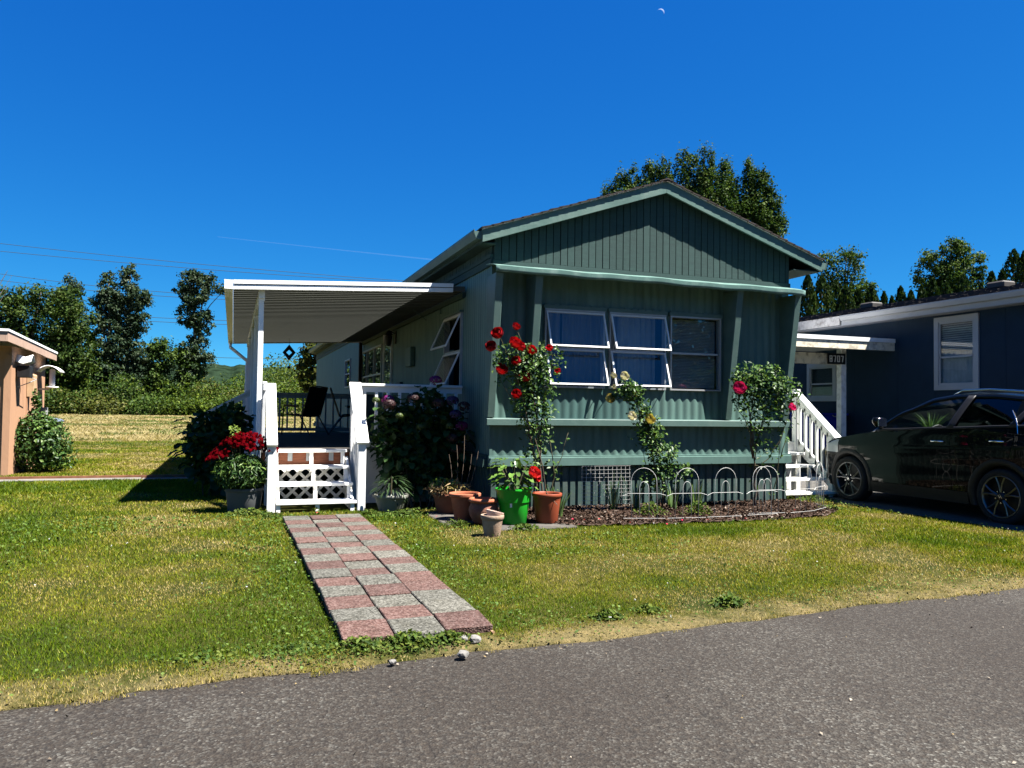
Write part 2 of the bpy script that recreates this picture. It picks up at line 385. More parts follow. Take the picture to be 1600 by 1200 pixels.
def aggregate(name, c0, c1, c2):
    m, n, out = newmat(name); p = n.nodes.new('ShaderNodeBsdfPrincipled'); v = coords(n)
    vo = n.nodes.new('ShaderNodeTexVoronoi'); vo.inputs['Scale'].default_value = 85; n.links.new(v, vo.inputs['Vector'])
    sep = n.nodes.new('ShaderNodeSeparateColor'); n.links.new(vo.outputs['Color'], sep.inputs[0])
    c = ramp(n, sep.outputs[1], [(0.05, c0), (0.5, c1), (0.95, c2)])
    g = ramp(n, noise(n, v, 7, 6, 0.7), [(0.28, (0.5, 0.48, 0.42)), (0.45, (0.9, 0.9, 0.88)), (0.7, (1.12,)*3)])
    oi = n.nodes.new('ShaderNodeObjectInfo'); w = ramp(n, oi.outputs['Random'], [(0, (0.80, 0.81, 0.81)), (0.5, (0.95, 0.95, 0.93)), (1, (1.10, 1.08, 1.06))])
    c = mixc(n, 1.0, mixc(n, 1.0, c, g, 'MULTIPLY'), w, 'MULTIPLY')
    n.links.new(c, p.inputs['Base Color']); p.inputs['Roughness'].default_value = 0.9; p.inputs['Specular IOR Level'].default_value = 0.2
    n.links.new(bump(n, vo.outputs['Distance'], 0.7, 0.006), p.inputs['Normal']); n.links.new(p.outputs[0], out.inputs['Surface']); return m
M_PVG = aggregate('grey_paver', (0.036, 0.035, 0.029), (0.078, 0.075, 0.063), (0.135, 0.131, 0.114))
M_PVR = aggregate('red_paver', (0.040, 0.021, 0.0175), (0.078, 0.042, 0.035), (0.115, 0.076, 0.067))
M_CONC = mat('old_concrete', (0.12, 0.113, 0.10), 0.9, 0.2, 5, 0.4, 50, dirt=(0.16, 0.14, 0.11), dscale=3, damt=0.6)
M_SOIL = mat('bark_soil', (0.045, 0.028, 0.020), 1.0, 0.5, 14, 0.9, 40)

def road_edge(x):
    return 4.12+0.07*x+0.018*math.sin(1.7*x+0.6)+0.018*math.sin(4.3*x+2)+0.014*math.sin(11*x)+0.008*math.sin(27*x)
def npedge(x):
    return 4.12+0.07*x+0.018*np.sin(1.7*x+0.6)+0.018*np.sin(4.3*x+2)+0.014*np.sin(11*x)+0.008*np.sin(27*x)

g = MB().add([(-900, -60, -0.05), (900, -60, -0.05), (900, 2600, -0.05), (-900, 2600, -0.05)], [(0, 1, 2, 3)])
tag(g.build('ground', MATS['dry_field_soil']), 'dry straw coloured field stretching back to the tree line', kind='structure')
# road: gently crowned sheet that runs under the lawn edge
def road_f(u, v_):
    x = -40+80*u; y = -14+(4.6+0.07*x+14)*v_
    return (x, y, -0.012-0.02*abs(v_-0.5))
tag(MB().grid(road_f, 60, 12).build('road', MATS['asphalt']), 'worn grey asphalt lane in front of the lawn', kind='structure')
# lawn sheet: rises a few centimetres from the road edge, ends in the field
def lawn_z(x, y):
    e = np.clip((y-npedge(x))/0.16, 0, 1)
    return -0.008+0.02*e+0.022*(fbm(x, y, 1.7, 11)-0.5)*np.clip((y-4.3)/3, 0.3, 1)
nx, ny = 120, 150
xs = np.linspace(-16, 13, nx); vs_ = np.linspace(0, 1, ny)**1.7
LX = np.repeat(xs[None, :], ny, 0); LE = npedge(LX); LY = LE+(30-LE)*vs_[:, None]
LZ = lawn_z(LX, LY); LZ[0] = -0.03
f = []
for j in range(ny-1):
    for i in range(nx-1):
        a = j*nx+i; f += [a, a+1, a+nx+1, a+nx]
me = np_mesh('lawn', np.stack([LX, LY, LZ], -1).reshape(-1, 3), np.array(f), 4, MATS['lawn_thatch'], smooth=True)
tag(link('lawn', me), 'short mown lawn with dry yellow patches', kind='structure')

# driveway beside the house, under the car
drv = MB()
def drv_f(u, v_):
    y = 5.0+18*v_; x0 = 8.47+0.03*math.sin(y*1.9)
    return (x0+(13.0-x0)*u, y, 0.022+0.004*math.sin(y*3+u*9))
drv.grid(drv_f, 8, 40)
tag(drv.build('driveway', mat('gravelly_drive', (0.065, 0.062, 0.056), 0.95, 0.35, 20, 0.6, 80, dirt=(0.09, 0.08, 0.06), dscale=2)), 'grey drive under the parked car', kind='structure')

# garden walk of square slabs
walk = tag(bpy.data.objects.new('path', None), 'garden path of pink and grey slabs leading to the white steps', kind='structure')
C.objects.link(walk); walk.location = (1.02, 7, 0); WL[walk] = Vector((1.02, 7, 0))
PW, PD = 0.295, 0.312
def paver_mesh(m):
    b = MB(); w, d, h = PW/2-0.004, PD/2-0.004, 0.05
    me = MB().box(-w, w, -d, d, -h, 0).build('paver', m, None, bevel=0.005)
    dat = me.data; bpy.data.objects.remove(me); WL.pop(me, None); return dat
pmG, pmR = paver_mesh(M_PVG), paver_mesh(M_PVR)
cols3 = ['RGRGRGRGRGRGRGRG', 'GRGRGRGRGRGRGRGR', 'RGGRRGRGRGRGRGRG']
for ci in range(3):
    for r_ in range(16):
        x = 0.59+PW*(ci+0.5)-0.004*(r_-5)*(0.5); y = 4.47+(-0.03, -0.06, 0.0)[ci]+PD*(r_+0.5)
        link('paver', pmR if cols3[ci][r_] == 'R' else pmG, walk, (x+random.uniform(-0.004, 0.004), y+random.uniform(-0.006, 0.006), 0.012 if r_ == 0 else 0.019+random.uniform(-0.006, 0.006)),
             (0.05 if r_ == 0 else random.uniform(-0.012, 0.012), random.uniform(-0.012, 0.012), random.uniform(-0.016, 0.016)))
b = MB().add([(0.56, 4.62, 0.004), (1.49, 4.62, 0.004), (1.47, 9.52, 0.004), (0.54, 9.52, 0.004)], [(0, 1, 2, 3)])
b.build('sand_bed', M_SOIL, walk)
MB().box(1.468, 1.483, 4.43, 9.45, -0.02, 0.022).build('edging_strip', mat('edging_timber', (0.22, 0.13, 0.075), 0.8, 0.3, 10), walk)
MB().box(1.17, 1.465, 4.415, 4.432, -0.03, 0.008).build('end_strip', mat('pale_edging', (0.55, 0.45, 0.30), 0.8, 0.15, 10), walk)

# concrete strip and timber edge across the side lawn
b = MB()
for i in range(7):
    x0 = -13.0+1.92*i
    b = MB().box(x0, x0+1.90, 15.12, 15.42, -0.04, 0.03+0.004*(i % 3))
    if i == 0: strip = thing('garden_kerb', (-6.3, 15.3, 0), 'narrow concrete strip with a rusty timber board crossing the left lawn', 'kerb')
    b.build('concrete_slab', M_CONC, strip, bevel=0.008)
MB().box(-13, 0.2, 15.43, 15.47, -0.03, 0.075).build('timber_board', mat('rusty_board', (0.17, 0.075, 0.04), 0.85, 0.3, 8), strip)

# planting bed
bedp = [(3.15, 8.55), (3.6, 8.22), (4.4, 8.1), (5.4, 8.05), (6.4, 8.08), (7.2, 8.2), (7.75, 8.6), (7.95, 9.3), (7.9, 9.75), (3.15, 9.75)]
me = bpy.data.meshes.new('planting_bed'); bm = bmesh.new()
vv = [bm.verts.new((x, y, 0.018)) for x, y in bedp]; bm.faces.new(vv)
for _ in range(4): bmesh.ops.subdivide_edges(bm, edges=bm.edges[:], cuts=1, use_grid_fill=True)
bmesh.ops.triangulate(bm, faces=bm.faces[:])
for q in bm.verts: q.co.z += 0.03*random.random()
bm.to_mesh(me); bm.free(); me.materials.append(M_SOIL)
tag(link('planting_bed', me), 'bark covered flower bed along the front of the green home', kind='structure')
# bark chips
def in_poly(x, y, poly):
    c = np.zeros(len(x), bool); n = len(poly)
    for i in range(n):
        x0, y0 = poly[i]; x1, y1 = poly[(i+1) % n]
        c ^= ((y0 > y) != (y1 > y)) & (x < (x1-x0)*(y-y0)/(y1-y0+1e-12)+x0)
    return c
N = 16000
cx = rng.uniform(3.1, 8.0, N); cy = rng.uniform(7.95, 9.72, N); k = in_poly(cx, cy, bedp); cx, cy = cx[k], cy[k]; N = len(cx)
cen = np.stack([cx, cy, 0.03+0.03*rng.random(N)], 1)
nr = rng.normal(size=(N, 3))*0.5+np.array([0, 0, 1])
base = np.array([[0.022, 0.014, 0.010], [0.045, 0.028, 0.020], [0.085, 0.06, 0.045], [0.17, 0.14, 0.115]])
cc = base[rng.choice(4, N, p=[0.45, 0.33, 0.17, 0.05])]*rng.uniform(0.7, 1.3, (N, 1))
M_CHIP = leafmat('bark_chip', 0.0, 0.0)
me = leaf_mesh('bark_chips', cen, nr, rng.uniform(0.02, 0.06, N), cc, M_CHIP, 0.45)
tag(link('bark_chips', me), 'brown bark chips spread over the flower bed', kind='stuff')

# slab pads the pots stand on
for (x0, x1, y0, y1, lab) in ((2.28, 2.98, 8.62, 9.75, 'dirty concrete pad under the terracotta pots left of the bed'),
                              (2.70, 3.68, 8.10, 8.60, 'grey concrete slab under the bright green pot')):
    tag(MB().box(x0, x1, y0, y1, -0.03, 0.032).build('stone_slab', mat('dirty_slab', (0.055, 0.05, 0.044), 0.95, 0.25, 8, 0.5, 50, dirt=(0.10, 0.09, 0.075), dscale=4) if 'dirty_slab' not in MATS else MATS['dirty_slab'], bevel=0.01), lab, 'slab')

# far wooded ridge
def hill_f(u, v_):
    x = -1500+3000*u
    h = 92+14*math.sin(u*9+1)+6*math.sin(u*31)
    jag = 5*vnoise(np.array([x]), np.array([0.0]), 7, 5)[0]+6*vnoise(np.array([x]), np.array([0.0]), 19, 6)[0]
    z = (h+jag)*math.sin(min(v_, 1)*math.pi/2)**0.8-1
    return (x, 1500+300*v_+20*vnoise(np.array([x]), np.array([v_*90]), 17, 8)[0], z)
M_HILL = mat('wooded_slope', (0.010, 0.018, 0.010), 1.0, 0.5, 0.06, 1.0, 0.08, spec=0.0)
tag(MB().grid(hill_f, 500, 10).build('hills', M_HILL), 'distant wooded ridge on the horizon', kind='structure')
# ================================================================== the green mobile home
XL, XR, YF, YB = 3.15, 7.80, 9.70, 32.5
home = thing('mobile_home', (5.47, 21, 0), 'green metal sided mobile home with a gabled front and open windows', 'house')
def corr_profile(u0, u1, period, depth):
    """scalloped profile: (u, offset outwards)"""
    pts = []; n = max(1, int(round((u1-u0)/period*8)))
    for i in range(n+1):
        u = u0+(u1-u0)*i/n; ph = (u/period) % 1.0
        pts.append((u, depth*(0.5-0.5*math.cos(2*math.pi*ph))**0.7))
    return pts
def corr(name, axis, u0, u1, z0, z1, at, mt, period=0.125, depth=0.015, parent=None, th=0.012):
    """axis 'x': sheet along X facing -Y at y=at; axis 'y': along Y facing -X at x=at"""
    b = MB(); pr = corr_profile(u0, u1, period, depth); n = len(pr)
    for z in (z0, z1):
        for u, o in pr:
            b.v.append((u, at-o, z) if axis == 'x' else (at-o, u, z))
    for i in range(n-1):
        q = (i, i+1, n+i+1, n+i)
        b.f.append(q if axis == 'x' else q[::-1])
    o = b.build(name, mt, parent or home, smooth=True); return o
# front wall in sheets round the three windows
WIN = [(3.87, 4.75), (4.82, 5.70), (5.77, 6.60)]; WZ0, WZ1 = 1.63, 2.68
corr('front_siding', 'x', XL, WIN[0][0], 0.72, 3.26, YF, M_GREEN)
corr('front_siding', 'x', WIN[2][1], XR, 0.72, 3.26, YF, M_GREEN)
corr('front_siding', 'x', WIN[0][0], WIN[2][1], 0.72, WZ0, YF, M_GREEN)
corr('front_siding', 'x', WIN[0][0], WIN[2][1], WZ1, 3.26, YF, M_GREEN)
for a, b_ in ((WIN[0][1], WIN[1][0]), (WIN[1][1], WIN[2][0])):
    corr('front_siding', 'x', a, b_, WZ0, WZ1, YF, M_GREEN)
# room behind the windows
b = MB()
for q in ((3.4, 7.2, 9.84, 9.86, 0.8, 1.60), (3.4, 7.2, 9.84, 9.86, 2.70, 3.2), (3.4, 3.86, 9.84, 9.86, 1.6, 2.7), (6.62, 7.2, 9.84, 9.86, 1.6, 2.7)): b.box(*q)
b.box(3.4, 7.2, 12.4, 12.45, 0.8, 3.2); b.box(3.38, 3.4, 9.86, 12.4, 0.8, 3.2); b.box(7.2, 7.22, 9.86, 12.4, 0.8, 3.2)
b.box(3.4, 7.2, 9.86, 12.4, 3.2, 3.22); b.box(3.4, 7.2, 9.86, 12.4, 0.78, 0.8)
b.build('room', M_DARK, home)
def curtain(x0, x1, z0, z1, y, m, parent):
    return MB().grid(lambda u, v: (x0+(x1-x0)*u, y+0.018*math.sin(u*(x1-x0)*70)+0.01*math.sin(u*(x1-x0)*33), z0+(z1-z0)*v), 60, 1).build('curtain', m, parent, smooth=True)
def window_frame_x(x0, x1, z0, z1, y, parent, w=0.022, d=0.05):
    b = MB()
    b.box(x0, x1, y-d, y+0.04, z0, z0+w); b.box(x0, x1, y-d, y+0.04, z1-w, z1)
    b.box(x0, x0+w, y-d, y+0.04, z0+w, z1-w); b.box(x1-w, x1, y-d, y+0.04, z0+w, z1-w)
    return b.build('window_frame', M_FRAME, parent)
def sash_x(x0, x1, ztop, L, ang, y, win):
    """top hung sash swung outwards (towards -Y)"""
    dy, dz = -math.sin(ang)*L, -math.cos(ang)*L
    def P(x, t, o=0.0):
        return (x, y+dy*t-o*math.cos(ang), ztop+dz*t+o*math.sin(ang))
    w = 0.021; b = MB(); t_ = w/L
    def bar(xa, xb, ta, tb):
        b.hexa([P(xa, tb, -0.012), P(xb, tb, -0.012), P(xb, tb, 0.012), P(xa, tb, 0.012)][::-1], [P(xa, ta, -0.012), P(xb, ta, -0.012), P(xb, ta, 0.012), P(xa, ta, 0.012)][::-1])
    bar(x0, x1, 0, t_); bar(x0, x1, 1-t_, 1); bar(x0, x0+w, t_, 1-t_); bar(x1-w, x1, t_, 1-t_)
    s = b.build('sash', MATS['sash_paint'], win)
    MB().hexa([P(x0+w, 1-t_, -0.003), P(x1-w, 1-t_, -0.003), P(x1-w, 1-t_, 0.003), P(x0+w, 1-t_, 0.003)][::-1], [P(x0+w, t_, -0.003), P(x1-w, t_, -0.003), P(x1-w, t_, 0.003), P(x0+w, t_, 0.003)][::-1]).build('pane', M_GLASS, s)
    # stay arm
    if ang > 0.05:
        MB().tube([P(x0+0.02, 0.75), (x0+0.03, y+0.01, ztop-L*0.98)], 0.005, 5).build('stay_arm', M_FRAME, s)
        MB().tube([P(x1-0.02, 0.75), (x1-0.03, y+0.01, ztop-L*0.98)], 0.005, 5).build('stay_arm', M_FRAME, s)
    return s
mat('sash_paint', (0.58, 0.58, 0.57), 0.4, 0.05, 6)
for k, (x0, x1) in enumerate(WIN):
    wf = window_frame_x(x0, x1, WZ0, WZ1, YF, home); wf.name = 'window'
    zm = (WZ0+WZ1)/2
    MB().box(x0+0.037, x1-0.037, YF-0.03, YF+0.02, zm-0.014, zm+0.014).build('mullion', M_FRAME, wf)
    # header cap with a scalloped flashing
    MB().box(x0-0.02, x1+0.02, YF-0.055, YF-0.002, WZ1+0.002, WZ1+0.045).build('header_cap', M_GTRIM, wf)
    b = MB()
    for j in range(8):
        xx = x0+(x1-x0)*(j+0.5)/8; b.prism([(xx-0.05, WZ1+0.046), (xx+0.05, WZ1+0.046), (xx+0.045, WZ1+0.062), (xx-0.045, WZ1+0.062)], 1, YF-0.05, YF-0.002)
    b.build('flashing', M_GTRIM, wf)
    if k < 2:
        sash_x(x0+0.015, x1-0.015, WZ1-0.035, 0.505, R(19), YF-0.05, wf)
        sash_x(x0+0.015, x1-0.015, zm-0.012, 0.505, R(19), YF-0.05, wf)
        if k == 0:
            curtain(x0-0.05, x0+0.36, WZ0, WZ1, 9.99, M_CURTAIN, wf); curtain(x0+0.40, x1+0.05, WZ0, WZ1, 10.02, M_CURTAIN, wf)
        else:
            curtain(x0-0.02, x0+0.30, WZ0, WZ1, 10.02, M_CURTAIN, wf); curtain(x0+0.28, x1, WZ0, WZ1, 9.97, mat('pale_blue_curtain', (0.21, 0.24, 0.245), 0.8, 0.1, 10), wf)
    else:
        for (za, zb) in ((zm+0.014, WZ1-0.035), (WZ0+0.035, zm-0.014)):
            MB().box(x0+0.037, x1-0.037, YF-0.022, YF-0.016, za, zb).build('pane', M_GLASS, wf)
        n = 44
        for j in range(n):
            z = WZ0+0.04+(WZ1-WZ0-0.08)*(j+0.5)/n
            MB().add([(x0+0.04, YF+0.05, z-0.010), (x1-0.04, YF+0.05, z-0.010), (x1-0.04, YF+0.062, z+0.011), (x0+0.04, YF+0.062, z+0.011)], [(0, 1, 2, 3)]).build('blind_slat', M_BLIND, wf)
# visor over the windows: dented sheet with a folded lip
def wav(u): return 0.007*math.sin(u*5+0.4)+0.005*math.sin(u*17)+0.004*math.sin(u*41)+0.012*max(0, 0.05-u)/0.05
X0v, X1v = 3.05, 7.76
def vis(u, v):
    x = X0v+(X1v-X0v)*u
    if v < 0.75:
        t = v/0.75; return (x, 9.695-0.425*t, 3.195-0.085*t+wav(u)*(0.3+0.7*t)+0.012*math.sin(t*3.14))
    t = (v-0.75)/0.25
    return (x, 9.27+0.006*t, 3.11+wav(u)-0.075*t)
vs_o = MB().grid(vis, 80, 8).build('window_visor', M_VISOR, home, smooth=True)
smooth_by_angle(vs_o, 40)
sm = vs_o.modifiers.new('solid', 'SOLIDIFY'); sm.thickness = 0.008; sm.offset = -1
# slanting fins
for x in (3.12, 3.66, 6.70, 7.69):
    b = MB(); poly = [(9.32, 3.05), (9.69, 3.05), (9.69, 1.225), (9.605, 1.225)]
    b.prism(poly, 0, x-0.05, x+0.05)
    b.build('visor_fin', M_GTRIM, home, bevel=0.006)
# wing boards closing the side of the end fins (thin sheet to the wall)
# ledge under the windows, base trim
MB().prism([(9.585, 1.125), (9.685, 1.125), (9.685, 1.222), (9.585, 1.21)], 0, 3.06, 7.76).build('window_ledge', M_GTRIM, home, bevel=0.004)
b = MB().prism([(9.645, 0.595), (9.72, 0.595), (9.72, 0.73), (9.668, 0.725), (9.668, 0.705), (9.645, 0.70)], 0, 3.12, 7.83)
b.build('base_trim', M_GREEN, home)
MB().prism([(3.05, 0.58), (3.17, 0.58), (3.17, 0.74), (3.105, 0.735), (3.105, 0.70), (3.065, 0.69)], 1, 9.72, YB).build('base_trim', M_GREEND, home)
# skirting of ribbed panels
M_SKIRT = mat('dusty_skirting', (0.042, 0.074, 0.066), 0.6, 0.18, 6, 0.15, 30, dirt=(0.075, 0.075, 0.062), dscale=5, damt=0.5, perobj=0.2)
x = XL+0.005; i = 0
while x < XR-0.01:
    w = min(0.112, XR-x)
    MB().prism([(x, 9.735), (x+w*0.12, 9.712), (x+w*0.72, 9.712), (x+w*0.84, 9.735), (x+w, 9.735), (x+w, 9.75), (x, 9.75)], 2, 0.0, 0.585).build('skirt_panel', M_SKIRT, home)
    x += w; i += 1
y = 9.76
while y < 16:
    MB().prism([(3.165, y), (3.165, y+0.112), (3.15, y+0.112), (3.15, y+0.094), (3.128, y+0.08), (3.128, y+0.014), (3.15, y)], 2, 0.0, 0.585).build('skirt_panel', M_GREEND, home)
    y += 0.112
# gable of vertical boards
RX, RZ, SL = 5.62, 4.37, 0.341                      # underside of the rake board
def rake_under(x): return RZ-SL*abs(x-RX)
x = XL; i = 0
while x < XR-0.01:
    w = min(0.104, XR-x); a, c = x+0.0055, x+w-0.0055
    za, zc = rake_under(a)+0.06, rake_under(c)+0.06
    poly = [(a, 3.27), (c, 3.27), (c, zc)]
    if a < RX < c: poly.append((RX, rake_under(RX)+0.06))
    poly.append((a, za))
    MB().prism(poly, 1, 9.665+0.002*(i % 3), 9.70).build('gable_board', M_GREEND, home)
    x += w; i += 1
MB().prism([(XL, 3.22), (XR, 3.22), (XR, rake_under(XR)+0.02), (RX, RZ+0.02), (XL, rake_under(XL)+0.02)], 1, 9.702, 9.76).build('gable_backing', M_BLACK, home)
MB().box(XL-0.01, XR+0.01, 9.655, 9.70, 3.2, 3.266).build('gable_trim', M_GREEND, home)
# left side: siding, trim bands, board band under the eave
SWY = (11.05, 12.02); SZ0, SZ1 = 1.62, 2.74
DY = (16.40, 17.35); DZ = (0.78, 3.0); W4 = (17.6, 20.7); W4Z = (1.75, 2.76); W5 = (22.6, 23.7)
def sidew(y0, y1, z0, z1): corr('side_siding', 'y', y0, y1, z0, z1, XL, M_GREEN, 0.095, 0.010)
sidew(YF, SWY[0], 0.72, 3.2); sidew(*SWY, 0.72, SZ0); sidew(*SWY, SZ1, 3.2)
sidew(SWY[1], DY[0], 0.72, 3.2); sidew(*DY, DZ[1], 3.2); sidew(DY[1], W4[0], 0.72, 3.2); sidew(*W4, 0.72, W4Z[0]); sidew(*W4, W4Z[1], 3.2)
sidew(W4[1], W5[0], 0.72, 3.2); sidew(*W5, 0.72, 1.9); sidew(*W5, 2.72, 3.2); sidew(W5[1], YB, 0.72, 3.2)
MB().box(XL-0.02, XL+0.02, YF-0.02, YF+0.04, 0.72, 3.2).build('corner_trim', M_GREEN, home)
for (za, zb, o) in ((3.2, 3.25, 0.035), (3.252, 3.30, 0.028), (3.302, 3.35, 0.04)):
    MB().box(XL-o, XL+0.02, YF-0.005, YB, za, zb).build('frieze_trim', M_GREEND, home)
y = YF+0.01; i = 0
while y < 17.5:
    MB().box(XL-0.015-0.002*(i % 3), XL+0.015, y+0.004, y+0.118, 3.352, 3.56).build('frieze_board', M_GREEND, home)
    y += 0.122; i += 1
MB().box(XL-0.015, XL+0.015, y, YB, 3.352, 3.56).build('frieze_board', M_GREEND, home)
# right and back walls
MB().box(XR-0.02, XR, YF+0.06, YB, 0.0, 3.56).build('wall', M_GREEN, home)
MB().box(XL, XR, YB, YB+0.02, 0.0, 3.56).build('wall', M_GREEN, home)
MB().box(XL+0.06, XL+0.08, 9.76, 11.0, 0.6, 3.3).build('inner_lining', M_DARK, home)
MB().box(XL+0.09, XL+0.11, 12.5, YB-0.1, 0.6, 3.3).build('inner_lining', M_DARK, home)
# side windows
def window_y(y0, y1, z0, z1, x, mull=(), curt=None):
    w = 0.035; b = MB()
    b.box(x-0.045, x+0.04, y0, y1, z0, z0+w); b.box(x-0.045, x+0.04, y0, y1, z1-w, z1)
    b.box(x-0.045, x+0.04, y0, y0+w, z0+w, z1-w); b.box(x-0.045, x+0.04, y1-w, y1, z0+w, z1-w)
    wf = b.build('window', M_FRAME, home)
    for q in mull:
        if q[0] == 'y': MB().box(x-0.04, x+0.03, q[1]-0.02, q[1]+0.02, z0+w, z1-w).build('mullion', M_FRAME, wf)
        else: MB().box(x-0.036, x+0.03, y0+w, y1-w, q[1]-0.018, q[1]+0.018).build('mullion', M_FRAME, wf)
    return wf
def sash_y(y0, y1, ztop, L, ang, x, win):
    dx, dz = -math.sin(ang)*L, -math.cos(ang)*L
    def P(y, t, o=0.0): return (x+dx*t-o*math.cos(ang), y, ztop+dz*t+o*math.sin(ang))
    w = 0.024; t_ = w/L; b = MB()
    def bar(ya, yb, ta, tb):
        b.hexa([P(ya, tb, -0.01), P(yb, tb, -0.01), P(yb, tb, 0.01), P(ya, tb, 0.01)], [P(ya, ta, -0.01), P(yb, ta, -0.01), P(yb, ta, 0.01), P(ya, ta, 0.01)])
    bar(y0, y1, 0, t_); bar(y0, y1, 1-t_, 1); bar(y0, y0+w, t_, 1-t_); bar(y1-w, y1, t_, 1-t_)
    s = b.build('sash', MATS['sash_paint'], win)
    MB().hexa([P(y0+w, 1-t_, -0.003), P(y1-w, 1-t_, -0.003), P(y1-w, 1-t_, 0.003), P(y0+w, 1-t_, 0.003)], [P(y0+w, t_, -0.003), P(y1-w, t_, -0.003), P(y1-w, t_, 0.003), P(y0+w, t_, 0.003)]).build('pane', M_GLASS, s)
    return s
w1 = window_y(*SWY, SZ0, SZ1, XL, [('z', (SZ0+SZ1)/2)])
sash_y(SWY[0]+0.02, SWY[1]-0.02, SZ1-0.03, 0.52, R(24), XL-0.05, w1); sash_y(SWY[0]+0.02, SWY[1]-0.02, (SZ0+SZ1)/2-0.02, 0.52, R(24), XL-0.05, w1)
MB().grid(lambda u, v: (XL+0.3+0.02*math.sin(u*50), 11.3+0.7*u, SZ0+(SZ1-SZ0)*v), 40, 1).build('curtain', M_CURTAIN, w1, smooth=True)
MB().box(XL+0.5, XL+0.52, 10.9, 12.3, 1.4, 2.9).build('room', M_DARK, w1)
MB().box(XL-0.07, XL-0.012, SWY[0]-0.03, SWY[1]+0.03, SZ1+0.003, SZ1+0.03).build('header_cap', M_GTRIM, w1)
w4 = window_y(*W4, *W4Z, XL, [('y', 18.65), ('y', 19.7), ('z', 2.1)])
MB().box(XL-0.01, XL-0.004, W4[0]+0.035, W4[1]-0.035, W4Z[0]+0.035, W4Z[1]-0.035).build('pane', M_GLASS, w4)
w5 = window_y(*W5, 1.9, 2.72, XL, [('z', 2.3)])
MB().box(XL-0.01, XL-0.004, W5[0]+0.035, W5[1]-0.035, 1.935, 2.685).build('pane', M_GLASS, w5)
# door with a glazed storm door
dr = MB().box(XL-0.02, XL+0.02, DY[0]+0.06, DY[1]-0.06, DZ[0], DZ[1]-0.06).build('door', mat('door_paint', (0.12, 0.125, 0.12), 0.5, 0.1), home)
b = MB(); b.box(XL-0.05, XL+0.02, DY[0], DY[0]+0.058, DZ[0], DZ[1]); b.box(XL-0.05, XL+0.02, DY[1]-0.058, DY[1], DZ[0], DZ[1]); b.box(XL-0.05, XL+0.02, DY[0]+0.06, DY[1]-0.06, DZ[1]-0.058, DZ[1])
b.build('door_frame', M_WHITE, dr)
MB().box(XL-0.035, XL-0.025, DY[0]+0.14, DY[1]-0.14, 1.1, 2.85).build('pane', M_GLASS, dr)
MB().box(XL-0.06, XL-0.02, DY[0]+0.08, DY[0]+0.11, 1.7, 1.85).build('door_handle', M_BLACK, dr)
# wall lamp, meter box, outlet
lamp = MB(); lamp.lathe([(0.0, 0), (0.05, 0.01), (0.075, 0.2), (0.05, 0.22), (0.09, 0.24), (0.02, 0.32), (0, 0.33)], 10, (XL-0.16, 16.1, 2.60)); lamp.beam((XL-0.16, 16.1, 2.92), (XL, 16.1, 2.85), 0.02, 0.02); lamp.box(XL-0.03, XL, 16.05, 16.15, 2.65, 2.92)
lamp.build('wall_lamp', M_BLACK, home)
MB().box(XL-0.10, XL-0.012, 14.25, 14.68, 2.10, 2.46).build('meter_box', M_GREEN, home, bevel=0.01)
MB().box(XL-0.07, XL-0.012, 15.3, 15.75, 1.62, 1.84).build('outlet_box', M_BLACK, home)
MB().box(XL-0.05, XL-0.02, YF+2.6, YF+2.62, 2.85, 3.15).build('wall_bracket', M_GTRIM, home)
MB().tube([(XL-0.02, 13.2, 3.12), (XL-0.32, 13.25, 3.05), (XL-0.03, 13.3, 2.85)], 0.008, 5).build('plant_hook', M_GTRIM, home)
# roof
TH = 0.16
ZT = RZ+TH                                           # top of the rake board at the ridge
YR0, YR1 = 9.53, YB+0.2; XE0, XE1 = 2.95, 8.29
def rt(x): return ZT-SL*abs(x-RX)
for xa, xb in ((XE0, RX), (RX, XE1)):
    poly = [(xa, rt(xa)-TH), (xb, rt(xb)-TH), (xb, rt(xb)), (xa, rt(xa))]
    rk = MB().prism(poly, 1, YR0, YR0+0.035); rk.build('rake_board', mat('rake_paint%d' % int(xa), (0.064, 0.118, 0.102), 0.55, 0.1, 6, 0.15, 30, dirt=(0.22, 0.26, 0.22), damt=0.3), home, bevel=0.003)
    poly2 = [(xa, rt(xa)-0.05), (xb, rt(xb)-0.05), (xb, rt(xb)-0.002), (xa, rt(xa)-0.002)]
    MB().prism(poly2, 1, YR0+0.04, YR1).build('roof_deck', M_GREEND, home)
    # drip edge
    poly3 = [(xa, rt(xa)+0.001), (xb, rt(xb)+0.001), (xb, rt(xb)+0.014), (xa, rt(xa)+0.014)]
    MB().prism(poly3, 1, YR0-0.012, YR0+0.03).build('drip_edge', M_ALU, home)
